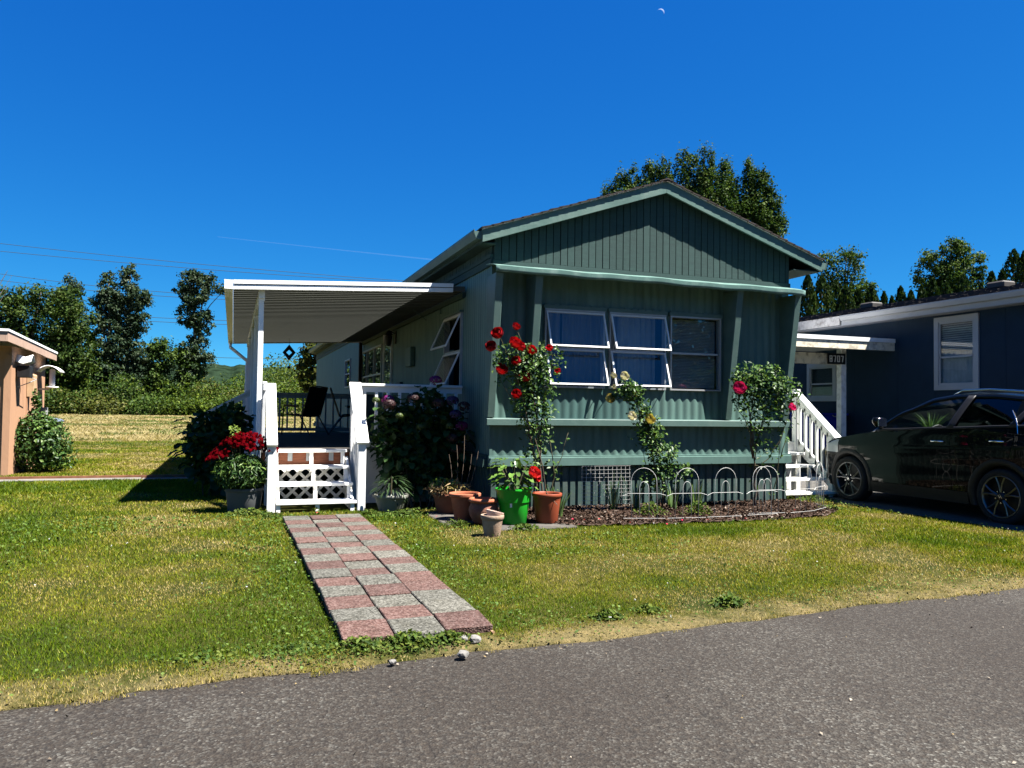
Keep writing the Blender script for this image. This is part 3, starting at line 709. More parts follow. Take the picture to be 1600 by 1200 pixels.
# shingle courses, each a lapped strip from front to back with an uneven lower edge
for sd in (-1, 1):
    xe = XE0-0.02 if sd < 0 else XE1+0.02; n = 20; L = abs(RX-xe)
    for i in range(n):
        d0, d1 = L-L*i/n, L-L*(i+1)/n-0.03
        xa, xb = RX+sd*d0, RX+sd*max(d1, 0.0)
        b = MB(); ys = [YR0-0.03]
        while ys[-1] < (14.0 if i else 14): ys.append(ys[-1]+random.choice((0.14, 0.16, 0.18)))
        ys[-1] = 14.0; ys.append(YR1)
        for y0, y1 in zip(ys[:-1], ys[1:]):
            j = random.uniform(-0.004, 0.005); dx = random.uniform(-0.006, 0.006)
            za, zb = ZT-SL*d0+0.028+j, ZT-SL*max(d1, 0)+0.016
            b.hexa([(xa+dx, y0, za-0.014), (xb, y0, zb-0.014), (xb, y1, zb-0.014), (xa+dx, y1, za-0.014)] if sd < 0 else [(xb, y0, zb-0.014), (xa+dx, y0, za-0.014), (xa+dx, y1, za-0.014), (xb, y1, zb-0.014)],
                   [(xa+dx, y0, za+0.006), (xb, y0, zb+0.006), (xb, y1, zb+0.006), (xa+dx, y1, za+0.006)] if sd < 0 else [(xb, y0, zb+0.006), (xa+dx, y0, za+0.006), (xa+dx, y1, za+0.006), (xb, y1, zb+0.006)])
        b.build('shingle_course', M_SHINGLE, home)
b = MB(); y = YR0-0.03
while y < 14:
    b.add([(RX-0.14, y, ZT-0.01), (RX, y, ZT+0.042+0.006*random.random()), (RX+0.14, y, ZT-0.01), (RX-0.14, y+0.24, ZT-0.018), (RX, y+0.24, ZT+0.036), (RX+0.14, y+0.24, ZT-0.018)], [(0, 1, 4, 3), (1, 2, 5, 4), (0, 2, 1)]); y += 0.2
b.build('ridge_cap', M_SHINGLE, home)
# eaves: soffit, fascia, gutters
for sd, xe, xw in ((-1, XE0, XL), (1, XE1, XR)):
    zf = rt(xe)
    MB().box(min(xe, xw), max(xe, xw), YR0+0.04, YR1, zf-TH-0.0, zf-TH+0.012).build('soffit', M_GREEND, home)
    MB().box(min(xe, xe-sd*0.025), max(xe, xe-sd*0.025), YR0+0.04, YR1, zf-TH+0.013, zf-0.06).build('fascia', M_GREEND, home)
    g0 = xe+sd*0.003; prof = [(g0, zf-0.12), (g0+sd*0.075, zf-0.12), (g0+sd*0.105, zf-0.03), (g0+sd*0.105, zf+0.0), (g0+sd*0.098, zf+0.0), (g0+sd*0.095, zf-0.025), (g0+sd*0.07, zf-0.112), (g0+sd*0.008, zf-0.112), (g0+sd*0.008, zf-0.01), (g0, zf-0.01)]
    MB().prism(prof if sd > 0 else prof[::-1], 1, YR0+0.02, YR1).build('gutter', M_GTRIM, home)
    MB().prism([(g0+sd*0.009, zf-0.11), (g0+sd*0.07, zf-0.11), (g0+sd*0.095, zf-0.02), (g0+sd*0.009, zf-0.02)], 1, YR0+0.025, YR0+0.03).build('gutter_end', M_GTRIM, home)
# ================================================================== deck, its steps and the patio cover
DZF = 0.75; DX0, DX1, DY0, DY1 = 0.36, 3.10, 10.90, 18.4
deck = thing('deck', (1.75, 14.6, 0), 'raised timber deck with white railings and front steps beside the green home', 'deck')
y = DY0+0.01; i = 0
while y < DY1-0.02:
    MB().box(DX0, DX1, y, y+0.136, DZF-0.032, DZF+0.001*(i % 2)).build('deck_board', M_DECK, deck); y += 0.142; i += 1
# frame
MB().box(DX0+0.02, DX1, DY0+0.07, DY0+0.11, DZF-0.20, DZF-0.034).build('rim_joist', M_BROWNW, deck)
for x in (0.74, 0.98, 1.28):
    MB().box(x-0.03, x+0.03, DY0+0.062, DY0+0.068, DZF-0.15, DZF-0.04).build('joist_bracket', M_FRAME, deck)
MB().box(DX0-0.03, DX0, DY0, DY1, DZF-0.22, DZF-0.01).build('rim_joist', M_WHITE, deck)
MB().box(1.66, DX1-0.02, DY0-0.005, DY0+0.03, 0.02, DZF-0.01).build('deck_skirt', M_WHITE, deck)
for y in (11.2, 13.2, 15.2, 17.2):
    for x in (0.5, 2.9): MB().box(x-0.05, x+0.05, y-0.05, y+0.05, 0, DZF-0.21).build('pier', M_DECK, deck)
MB().box(DX0-0.028, DX0-0.012, 11.0, DY1, 0.0, DZF-0.23).build('deck_skirt', M_WHITE, deck)
# lattice behind the steps: crossing slats
lat_x0, lat_x1, lz0, lz1 = 0.53, 1.50, 0.03, 0.535
def clip_slat(cx, sgn, y):
    """45 degree slat through (cx, mid) clipped to the panel"""
    zm = (lz0+lz1)/2; pts = []
    t0 = max((lat_x0-cx)/1.0, -(lz1-lz0)/2); t1 = min((lat_x1-cx)/1.0, (lz1-lz0)/2)
    if t1-t0 < 0.05: return None
    return MB().beam((cx+t0, y, zm+sgn*t0), (cx+t1, y, zm+sgn*t1), 0.008, 0.038, (0, 0, 1) if False else (-sgn, 0, 1))
for k in range(-2, 10):
    cx = lat_x0+0.165*k
    for sgn, yy in ((1, DY0+0.048), (-1, DY0+0.058)):
        b = clip_slat(cx, sgn, yy)
        if b: b.build('lattice_slat', M_WHITEW, deck)
# front steps
TR = [(10.17, 0.145), (10.42, 0.35), (10.66, 0.55), (10.90, DZF+0.006)]
sx0, sx1 = 0.53, 1.50
M_TREAD = mat('chipped_white_tread', (0.78, 0.77, 0.73), 0.55, 0.06, 5, 0.2, 30, dirt=(0.42, 0.40, 0.34), dscale=9, damt=0.6)
for i, (ty, tz) in enumerate(TR):
    xr = sx1+0.04*(3-i)/3-0.02
    MB().box(sx0-0.0, xr, ty, ty+(0.262 if i < 3 else 0.14), tz-0.04, tz).build('tread', M_TREAD, deck, bevel=0.005)
    zb = TR[i-1][1] if i else 0.0
    for x in (sx0+0.03, (sx0+sx1)/2+0.02*(1-i/3), xr-0.05):
        MB().box(x-0.024, x+0.024, ty+0.02, ty+0.06, zb, tz-0.042).build('step_upright', M_TREAD, deck)
for x in (sx0+0.012, sx1-0.03):
    MB().hexa([(x, 10.3, 0.0), (x+0.035, 10.3, 0.0), (x+0.035, 10.95, 0.0), (x, 10.95, 0.0)], [(x, 10.3, 0.10), (x+0.035, 10.3, 0.10), (x+0.035, 10.95, 0.66), (x, 10.95, 0.66)]).build('stringer', M_WHITEW, deck)
# stair newels, sloping caps, balusters
def stair_rail(xa, xb, y0, y1, z0, z1, capw, side):
    xm = (xa+xb)/2
    MB().box(xa, xb, y0-0.045, y0+0.045, 0.0, z0-0.01).build('newel', M_WHITE, deck, bevel=0.004)
    MB().box(xa, xb, y1-0.045, y1+0.045, 0.02, z1-0.02).build('newel', M_WHITE, deck, bevel=0.004)
    d = Vector((0, y1-y0, z1-z0)).normalized()
    MB().beam(Vector((xm, y0, z0+0.012))-d*0.10, Vector((xm, y1, z1+0.012))+d*0.02, capw, 0.038).build('hand_rail', M_WHITE, deck, bevel=0.005)
    MB().beam(Vector((xm, y0, z0-0.05)), Vector((xm, y1, z1-0.05)), 0.04, 0.085).build('sub_rail', M_WHITE, deck)
    n = 4
    for k in range(1, n+1):
        t = k/(n+1); y = y0+(y1-y0)*t; z = z0+(z1-z0)*t
        MB().box(xm-0.02, xm+0.02, y-0.02, y+0.02, 0.05+0.6*t, z-0.09).build('baluster', M_WHITE, deck)
    MB().beam((xm, y0+0.04, 0.12), (xm, y1-0.04, 0.76), 0.035, 0.14).build('stringer', M_WHITE, deck)
stair_rail(0.42, 0.52, 10.22, 10.93, 0.90, 1.60, 0.13, -1)
stair_rail(1.53, 1.63, 10.22, 10.93, 0.93, 1.64, 0.16, 1)
# level railings
M_RAILW = mat('dull_white_rail', (0.40, 0.41, 0.42), 0.6, 0.1, 6)
def level_rail(p, q, m, n, ztop=1.64, cap=True, zb=DZF+0.07, w=0.11):
    p, q = Vector(p), Vector(q)
    def at(t, z): v = p.lerp(q, t); return (v.x, v.y, z)
    MB().beam(at(0, ztop), at(1, ztop), w, 0.036).build('hand_rail', m, deck, bevel=0.004)
    MB().beam(at(0, ztop-0.06), at(1, ztop-0.06), 0.036, 0.08).build('sub_rail', m, deck)
    MB().beam(at(0, zb), at(1, zb), 0.036, 0.07).build('bottom_rail', m, deck)
    for k in range(n):
        t = (k+0.5)/n; v = p.lerp(q, t)
        MB().box(v.x-0.019, v.x+0.019, v.y-0.019, v.y+0.019, zb-0.03, ztop-0.1).build('baluster', m, deck)
level_rail((1.63, 10.93, 0), (3.10, 10.93, 0), M_WHITE, 9, 1.645)
level_rail((0.40, 11.1, 0), (0.40, 16.9, 0), M_RAILW, 34, 1.645, w=0.06)
level_rail((0.40, 18.3, 0), (3.08, 18.3, 0), M_RAILG, 16, 1.62)
# side steps at the far end, running down to the left
for i in range(4):
    MB().box(0.34-0.28*(i+1), 0.36-0.28*i, 17.0, 18.25, 0.71-0.185*i-0.16, 0.71-0.185*i-0.12).build('tread', M_WHITE, deck)
for y in (16.98, 18.28):
    MB().beam((0.36, y, 1.66), (-0.72, y, 1.06), 0.09, 0.04).build('hand_rail', M_WHITE, deck)
    MB().beam((0.36, y, 1.60), (-0.70, y, 1.01), 0.035, 0.08).build('sub_rail', M_WHITE, deck)
    MB().beam((0.36, y, 0.70), (-0.75, y, 0.10), 0.035, 0.22).build('stringer', M_WHITE, deck)
    MB().box(-0.72, -0.64, y-0.04, y+0.04, 0, 1.0).build('newel', M_WHITE, deck)
    for k in range(4):
        x = 0.22-0.22*k; MB().box(x-0.019, x+0.019, y-0.019, y+0.019, 0.72+0.51*(x-0.36), 1.58+0.51*(x-0.36)).build('baluster', M_WHITE, deck)

# ---- patio cover
cov = thing('patio_cover', (0.32, 15.5, 0), 'flat white aluminium patio cover on slim posts above the deck', 'patio cover')
CX0, CX1, CY0, CY1 = -0.03, 3.12, 10.87, 20.5
def cz(x): return 2.852+0.049*(x-CX0)
def cbox(name, x0, x1, y0, y1, a, b_, m, parent, bevel=0):
    return MB().hexa([(x0, y0, cz(x0)+a), (x1, y0, cz(x1)+a), (x1, y1, cz(x1)+a), (x0, y1, cz(x0)+a)], [(x0, y0, cz(x0)+b_), (x1, y0, cz(x1)+b_), (x1, y1, cz(x1)+b_), (x0, y1, cz(x0)+b_)]).build(name, m, parent, bevel=bevel)
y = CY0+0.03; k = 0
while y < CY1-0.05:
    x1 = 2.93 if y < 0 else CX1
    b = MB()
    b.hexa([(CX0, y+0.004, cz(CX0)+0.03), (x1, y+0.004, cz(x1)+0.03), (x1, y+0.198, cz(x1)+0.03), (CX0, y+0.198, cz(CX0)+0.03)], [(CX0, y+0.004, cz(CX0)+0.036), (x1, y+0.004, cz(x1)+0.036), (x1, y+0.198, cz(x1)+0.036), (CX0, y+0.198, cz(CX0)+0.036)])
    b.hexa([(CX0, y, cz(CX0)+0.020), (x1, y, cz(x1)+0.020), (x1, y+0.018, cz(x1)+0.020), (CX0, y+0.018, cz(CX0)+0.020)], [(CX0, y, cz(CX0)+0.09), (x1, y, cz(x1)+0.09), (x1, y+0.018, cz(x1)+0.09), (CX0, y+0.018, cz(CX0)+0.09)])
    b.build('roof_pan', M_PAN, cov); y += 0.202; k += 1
for (a, b_, d) in ((0.0, 0.058, 0.0), (0.070, 0.122, -0.01)):
    cbox('fascia_band', CX0, 2.93, CY0-0.02+d, CY0+0.025, a, b_, M_ALU, cov)
cbox('fascia_groove', CX0+0.01, 2.92, CY0-0.012, CY0+0.02, 0.058, 0.070, M_BLACK, cov)
cbox('rear_fascia', CX0, CX1, CY1-0.02, CY1+0.02, 0.0, 0.122, M_ALU, cov)
gz = cz(CX0)
MB().prism([(CX0-0.11, gz+0.0), (CX0-0.005, gz+0.0), (CX0-0.005, gz+0.12), (CX0-0.015, gz+0.12), (CX0-0.015, gz+0.012), (CX0-0.09, gz+0.012), (CX0-0.105, gz+0.12), (CX0-0.115, gz+0.12)], 1, CY0-0.02, CY1+0.02).build('gutter', M_ALU, cov)
MB().box(CX0-0.11, CX0-0.006, CY0-0.026, CY0-0.021, gz, gz+0.118).build('gutter_end', M_ALU, cov)
MB().tube([(CX0-0.06, CY1-0.2, gz), (CX0-0.06, CY1-0.2, gz-0.10), (0.30, CY1-0.2, gz-0.42), (0.30, CY1-0.2, gz-0.6), (0.30, CY1-0.2, 0.05)], 0.04, 8).build('downspout', M_ALU, cov)
MB().box(0.29, 0.37, CY0+0.1, CY1-0.1, cz(0.33)-0.10, cz(0.33)+0.004).build('beam', M_ALU, cov)
for y in (11.05, 13.15, 15.3, 17.5, 19.7):
    p = MB().box(0.295, 0.362, y-0.034, y+0.034, DZF if y < 18 else 0.0, cz(0.33)-0.101).build('post', M_ALU, cov, bevel=0.004)
    MB().box(0.285, 0.372, y-0.045, y+0.045, cz(0.33)-0.13, cz(0.33)-0.102).build('post_cap', M_ALU, p)
MB().box(CX1-0.03, CX1, CY0+0.05, CY1, cz(CX1)-0.07, cz(CX1)+0.008).build('wall_ledger', M_GREEND, cov)
MB().box(3.02, 3.10, 20.3, 20.4, 0.0, cz(3.05)-0.0).build('post', mat('dark_brown_post', (0.02, 0.014, 0.012), 0.6), cov)

# ---- things on and above the deck
def sling_chair(name, loc, rz, label):
    t = thing(name, loc, label, 'chair'); t.rotation_euler = (0, 0, 0)
    cs, sn = math.cos(rz), math.sin(rz)
    def T(p): return (loc[0]+p[0]*cs-p[1]*sn, loc[1]+p[0]*sn+p[1]*cs, loc[2]+p[2])
    M = mat(name+'_metal', (0.015, 0.012, 0.012), 0.4)
    for s in (-1, 1):
        MB().tube([T((0.27*s, -0.02, 0.58)), T((0.27*s, 0.30, 0.60)), T((0.27*s, 0.34, 0.56)), T((0.27*s, 0.38, 0.0))], 0.014, 6).build('front_leg', M, t)
        MB().tube([T((0.27*s, -0.42, 0.0)), T((0.26*s, -0.10, 0.42)), T((0.26*s, 0.26, 0.43))], 0.014, 6).build('rear_leg', M, t)
        MB().tube([T((0.25*s, 0.28, 0.42)), T((0.25*s, -0.18, 0.38)), T((0.25*s, -0.38, 0.98))], 0.013, 6).build('side_frame', M, t)
        MB().beam(T((0.27*s, -0.06, 0.605)), T((0.27*s, 0.32, 0.615)), 0.05, 0.02).build('arm_rest', M, t)
    def sling(u, v):
        if v < 0.45: q = (0.24*(2*u-1), 0.28-0.46*v/0.45, 0.42-0.04*v/0.45-0.02*math.sin(u*math.pi))
        else: w = (v-0.45)/0.55; q = (0.24*(2*u-1), -0.18-0.20*w, 0.38+0.60*w-0.0)
        return T(q)
    MB().grid(sling, 6, 14).build('sling_seat', mat(name+'_fabric', (0.012, 0.011, 0.014), 0.8), t)
    MB().tube([T((-0.25, -0.38, 0.98)), T((0, -0.39, 1.0)), T((0.25, -0.38, 0.98))], 0.013, 6).build('top_rail', M, t)
    return t
sling_chair('patio_chair', (1.42, 16.9, DZF), R(40), 'black sling patio chair facing left on the deck')
sling_chair('folding_stool', (2.35, 17.2, DZF), R(-95), 'black metal chair beside the far deck wall, partly behind the stair rail')
t = thing('storage_cabinet', (2.75, 17.6, DZF), 'small grey cabinet against the home wall on the deck', 'cabinet')
MB().box(2.5, 3.0, 17.4, 17.9, DZF, 1.62).build('body', mat('cabinet_grey', (0.10, 0.11, 0.11), 0.5), t, bevel=0.01)
MB().box(2.505, 2.995, 17.385, 17.398, DZF+0.05, 1.57).build('door', mat('cabinet_door', (0.13, 0.14, 0.14), 0.5), t)
# wind spinner: a diamond with a hole and a drop
t = thing('wind_spinner', (1.24, 19.2, 2.05), 'dark diamond wind spinner hanging from the far edge of the patio cover', 'ornament')
b = MB(); cx_, cz_ = 1.22, 2.60
for r0, r1 in ((0.19, 0.09),):
    o = [(0, 1), (0.8, 0), (0, -1), (-0.8, 0)]
    for yy in (19.195, 19.205): pass
    vo = [(cx_+r0*a, cz_+r0*c) for a, c in o]; vi = [(cx_+r1*a*0.9, cz_+r1*c*0.7) for a, c in o]
    for k in range(4):
        q = [vo[k], vo[(k+1) % 4], vi[(k+1) % 4], vi[k]]
        b.prism(q, 1, 19.193, 19.207)
b.build('diamond', M_BLACK, t)
MB().tube([(cx_, 19.2, cz_+0.19), (cx_, 19.2, 2.93)], 0.005, 4).build('cord', M_BLACK, t)
MB().tube([(cx_, 19.2, cz_-0.19), (cx_, 19.2, 2.24)], 0.005, 4).build('cord', M_BLACK, t)
bb = MB().lathe([(0, -0.04), (0.03, -0.025), (0.042, 0), (0.03, 0.025), (0, 0.04)], 10, (cx_, 19.2, 2.25)); bb.build('drop', M_BLACK, t, smooth=True)

# ---- white side steps at the right of the home
st = thing('side_steps', (8.45, 10.6, 0), 'white timber steps with a railing at the right side of the green home', 'steps')
RT_ = [(10.0, 0.11, 9.30), (10.25, 0.30, 9.0), (10.50, 0.49, 9.0), (10.75, 0.68, 9.0)]
for i, (ty, tz, xr) in enumerate(RT_):
    MB().box(7.86, xr, ty, ty+0.27, tz-0.04, tz).build('tread', M_WHITEW, st, bevel=0.004)
    zb = RT_[i-1][1] if i else 0.0
    for x in (7.92, 8.3, 8.7, 8.93):
        MB().box(x-0.025, x+0.025, ty+0.05, ty+0.09, zb, tz-0.042).build('step_upright', M_WHITEW, st)
MB().box(7.86, 9.0, 11.02, 12.6, 0.81, 0.85).build('landing', M_WHITEW, st)
MB().box(7.86, 9.0, 11.025, 11.05, 0.02, 0.808).build('landing_skirt', M_WHITE, st)
MB().box(9.0, 9.10, 10.12, 10.22, 0, 0.96).build('newel', M_WHITE, st, bevel=0.004)
MB().box(9.0, 9.10, 10.98, 11.08, 0, 1.74).build('newel', M_WHITE, st, bevel=0.004)
MB().beam((9.05, 10.0, 0.905), (9.05, 11.03, 1.69), 0.14, 0.04).build('hand_rail', M_WHITE, st, bevel=0.004)
MB().beam((9.05, 10.15, 0.95), (9.05, 11.03, 1.60), 0.04, 0.12).build('sub_rail', M_WHITE, st)
MB().beam((9.05, 10.18, 0.22), (9.05, 11.06, 0.86), 0.04, 0.16).build('stringer', M_WHITE, st)
for k in range(6):
    t_ = (k+0.7)/6.4; y = 10.17+0.86*t_
    MB().box(9.03, 9.07, y-0.02, y+0.02, 0.22+0.64*t_, 0.96+0.62*t_).build('baluster', M_WHITE, st)
for y in (11.6, 12.1, 12.55):
    MB().box(9.02, 9.08, y-0.03, y+0.03, 0, 1.74).build('rail_post', M_WHITE, st)
MB().beam((9.05, 11.08, 1.72), (9.05, 12.6, 1.72), 0.1, 0.04).build('hand_rail', M_WHITE, st)
# ================================================================== neighbouring home on the right
NX = 13.0
M_NAVY = mat('navy_siding', (0.0075, 0.021, 0.040), 0.6, 0.12, 3, 0.1, 30, spec=0.12)
M_FASC = mat('pale_grey_fascia', (0.30, 0.31, 0.32), 0.5, 0.08, 4, dirt=(0.25, 0.25, 0.24), damt=0.4)
M_PEEL = mat('peeling_fascia', (0.50, 0.48, 0.45), 0.8, 0.15, 6, 0.4, 30, dirt=(0.14, 0.12, 0.10), dscale=8, damt=0.9)
M_PEEL2 = mat('peeling_cream_board', (0.62, 0.56, 0.43), 0.8, 0.12, 6, 0.4, 30, dirt=(0.06, 0.05, 0.045), dscale=5, damt=0.95)
nb = thing('neighbour_home', (14.5, 13, 0), 'dark navy home with a shingled roof behind the parked car', 'house')
NW = (10.82, 11.80, 1.82, 3.24); NW2 = (14.47, 15.44, 1.62, 2.52)
def wallbox(y0, y1, z0, z1, x=NX): MB().box(x, x+0.05, y0, y1, z0, z1).build('wall_panel', M_NAVY, nb)
y = 3.0
edges = [3.0]
while edges[-1] < 20: edges.append(edges[-1]+1.215)
def seg(y0, y1, z0, z1):
    ys = [y0]+[e for e in edges if y0+0.05 < e < y1-0.05]+[y1]
    for a, b_ in zip(ys[:-1], ys[1:]): wallbox(a+0.003, b_-0.003, z0, z1)
seg(3.0, NW[0], 0.1, 3.45); seg(NW[0], NW[1], 0.1, NW[2]); seg(NW[0], NW[1], NW[3], 3.45); seg(NW[1], 14.0, 0.1, 3.45)
seg(14.0, NW2[0], 0.1, 3.45); seg(NW2[0], NW2[1], 0.1, NW2[2]); seg(NW2[0], NW2[1], NW2[3], 3.45); seg(NW2[1], 19.5, 0.1, 3.45)
MB().box(NX+0.06, NX+0.08, 3, 19.5, 0.1, 3.4).build('backing', M_BLACK, nb)
MB().box(NX, NX+4.4, 19.5, 19.55, 0.1, 3.45).build('wall_panel', M_NAVY, nb)
MB().box(NX-0.02, NX-0.002, 3, 19.5, 0.0, 0.12).build('skirt', M_NAVY, nb)
def nwin(y0, y1, z0, z1, blind):
    w = 0.10; b = MB()
    b.box(NX-0.03, NX+0.03, y0-w, y1+w, z0-w, z0); b.box(NX-0.03, NX+0.03, y0-w, y1+w, z1, z1+w)
    b.box(NX-0.03, NX+0.03, y0-w, y0, z0, z1); b.box(NX-0.03, NX+0.03, y1, y1+w, z0, z1)
    wn = b.build('window', M_FASC, nb); zm = z0+(z1-z0)*0.44
    b = MB(); s = 0.035
    b.box(NX-0.012, NX+0.02, y0, y1, z0, z0+s); b.box(NX-0.012, NX+0.02, y0, y1, z1-s, z1); b.box(NX-0.012, NX+0.02, y0, y1, zm-s/2, zm+s/2)
    b.box(NX-0.012, NX+0.02, y0, y0+s, z0+s, z1-s); b.box(NX-0.012, NX+0.02, y1-s, y1, z0+s, z1-s)
    b.build('sash', M_FASC, wn)
    MB().box(NX+0.0, NX+0.006, y0+s, y1-s, z0+s, zm-s/2).build('pane', M_GLASS, wn); MB().box(NX+0.0, NX+0.006, y0+s, y1-s, zm+s/2, z1-s).build('pane', M_GLASS, wn)
    if blind:
        zz = z1-0.05; k = 0
        while zz > z0+(z1-z0)*0.52:
            MB().add([(NX+0.03, y0+0.03, zz-0.022), (NX+0.03, y1-0.03, zz-0.022), (NX+0.045, y1-0.03, zz+0.012), (NX+0.045, y0+0.03, zz+0.012)], [(0, 3, 2, 1)]).build('blind_slat', mat('white_blind', (0.36, 0.34, 0.30), 0.6) if k == 0 else MATS['white_blind'], wn); zz -= 0.042; k += 1
        MB().grid(lambda u, v: (NX+0.05+0.004*math.sin(u*60), y0+(y1-y0)*u, z0+(z1-z0)*0.55*v), 40, 1).build('curtain', mat('net_curtain', (0.30, 0.33, 0.34), 0.9), wn, smooth=True)
    return wn
nwin(NW[0]+0.1, NW[1]-0.1, NW[2]+0.1, NW[3]-0.1, True); nwin(NW2[0]+0.1, NW2[1]-0.1, NW2[2]+0.1, NW2[3]-0.1, False)
# roof: low pitch rising to the right, lapped shingle courses, gutter
NS = 0.215; EX = NX-0.30; EZ = 3.50
b = MB().prism([(EX, EZ-0.05), (EX+3.2, EZ-0.05+3.2*NS), (EX+6.4, EZ-0.05), (EX+6.4, EZ), (EX+3.2, EZ+3.2*NS), (EX, EZ)], 1, 2.9, 19.8); b.build('roof_deck', M_BLACK, nb)
M_SHN = mat('grey_brown_shingle', (0.030, 0.026, 0.024), 0.95, 0.35, 40, 0.6, 100, dirt=(0.06, 0.05, 0.042), dscale=3, damt=0.5)
n = 22
for i in range(n):
    d0, d1 = 3.2*i/n, 3.2*(i+1)/n+0.03; b = MB(); y = 2.9
    while y < 19.8:
        w = random.choice((0.24, 0.30, 0.34)); j = random.uniform(-0.003, 0.008); dx = random.uniform(-0.01, 0.01)
        xa, xb = EX+d0+dx, EX+d1; za, zb = EZ+NS*d0+0.016+j, EZ+NS*d1+0.003
        b.add([(xa, y, za-0.016), (xa, y+w-0.008, za-0.016), (xa, y, za+0.006), (xa, y+w-0.008, za+0.006), (xb, y, zb+0.004), (xb, y+w-0.008, zb+0.004)], [(0, 2, 3, 1), (2, 4, 5, 3), (0, 4, 2), (1, 3, 5)])
        y += w
    b.build('shingle_course', M_SHN, nb)
MB().box(EX, EX+0.025, 2.9, 14.0, EZ-0.20, EZ-0.005).build('fascia', M_FASC, nb)
MB().prism([(EX-0.002, EZ-0.115), (EX-0.07, EZ-0.105), (EX-0.105, EZ-0.03), (EX-0.105, EZ+0.0), (EX-0.095, EZ+0.0), (EX-0.09, EZ-0.03), (EX-0.06, EZ-0.095), (EX-0.012, EZ-0.10), (EX-0.012, EZ), (EX-0.002, EZ)][::-1], 1, 2.9, 13.95).build('gutter', M_FASC, nb)
MB().box(EX-0.01, EX+0.02, 14.05, 19.8, EZ-0.19, EZ+0.01).build('fascia', M_PEEL, nb)
MB().box(EX, NX, 2.9, 19.8, EZ-0.215, EZ-0.203).build('soffit', M_FASC, nb)
for y, d in ((11.9, 2.2), (15.3, 2.1)):
    v = MB().box(EX+d-0.18, EX+d+0.18, y-0.2, y+0.2, EZ+NS*d-0.02, EZ+NS*d+0.13).build('roof_vent', mat('vent_metal%d' % int(y), (0.05, 0.045, 0.04), 0.6, 0.2), nb, bevel=0.03)
# porch roof of the neighbour with the house number
np_ = thing('neighbour_porch', (11.9, 13.4, 0), 'weathered white porch roof on a single post beside the navy home', 'porch')
MB().box(10.3, 13.05, 12.85, 15.2, 2.80, 2.83).build('ceiling', M_WHITEW, np_)
MB().box(10.3, 13.06, 12.84, 15.2, 2.835, 2.90).build('roof_sheet', M_ALU, np_)
MB().box(10.3, 13.0, 12.80, 12.838, 2.66, 2.825).build('fascia', M_PEEL2, np_)
MB().box(10.3, 13.0, 12.78, 12.836, 2.828, 2.91).build('metal_edge', M_ALU, np_)
MB().box(10.4, 12.05, 13.32, 13.42, 2.37, 2.60).build('beam', M_PEEL2, np_)
MB().box(12.06, 12.2, 13.3, 13.44, 0.02, 2.78).build('post', M_WHITEW, np_, bevel=0.006)
MB().box(12.205, 12.23, 13.34, 13.40, 2.05, 2.75).build('trim_scrap', M_WHITEW, np_)
# number plate 8707
sg = thing('house_number_sign', (11.95, 13.28, 2.38), 'small black house number plate reading 8707 on the porch beam', 'sign')
SX0, SX1 = 11.70, 12.16
MB().box(SX0, SX1, 13.285, 13.298, 2.375, 2.60).build('plate', M_BLACK, sg)
SEG = {'8': 'abcdefg', '7': 'abc', '0': 'abcdef'}
def digit(ch, x, z, w, h, t):
    b = MB(); y0, y1 = 13.278, 13.284
    P = dict(a=(0, w, h-t, h), d=(0, w, 0, t), g=(0, w, h/2-t/2, h/2+t/2), f=(0, t, h/2, h), e=(0, t, 0, h/2), b=(w-t, w, h/2, h), c=(w-t, w, 0, h/2))
    o = dict(a=0, d=0, g=0, f=0.0006, e=0.0012, b=0.0018, c=0.0024)
    for s_ in SEG[ch]:
        if ch == '7' and s_ in 'bc':
            continue
        q = P[s_]; b.box(x+q[0], x+q[1], y0-o[s_], y1, z+q[2], z+q[3])
    if ch == '7': b.prism([(x+w-t, z+h-t), (x+w, z+h-t), (x+w*0.45+t, z), (x+w*0.45-0.002, z)], 1, y0-0.0008, y1)
    return b.build('digit', mat('number_white', (0.72, 0.72, 0.70), 0.5) if 'number_white' not in MATS else MATS['number_white'], sg)
for k, ch in enumerate('8707'): digit(ch, SX0+0.045+0.098*k, 2.42, 0.066, 0.135, 0.016)
# blue bin
bn = thing('recycling_bin', (12.3, 14.4, 0), 'blue plastic recycling bin behind the porch post', 'bin')
M_BLUE = mat('blue_plastic', (0.012, 0.028, 0.30), 0.4, 0.1)
def tub(x0, x1, y0, y1, z0, z1, tap):
    return [(x0+tap, y0+tap, z0), (x1-tap, y0+tap, z0), (x1-tap, y1-tap, z0), (x0+tap, y1-tap, z0)], [(x0, y0, z1), (x1, y0, z1), (x1, y1, z1), (x0, y1, z1)]
MB().hexa(*tub(11.95, 12.95, 14.1, 14.8, 0.55, 1.30, 0.06)).build('tub', M_BLUE, bn, bevel=0.02)
MB().box(11.92, 12.98, 14.07, 14.83, 1.30, 1.345).build('rim', M_BLUE, bn, bevel=0.012)
MB().tube([(12.5, 14.05, 1.30), (12.5, 14.0, 1.27), (12.75, 14.0, 1.27), (12.75, 14.05, 1.30)], 0.012, 6).build('handle', M_FRAME, bn)
MB().box(11.98, 12.92, 14.13, 14.77, 0.02, 0.545).build('stand', M_DECK, bn)

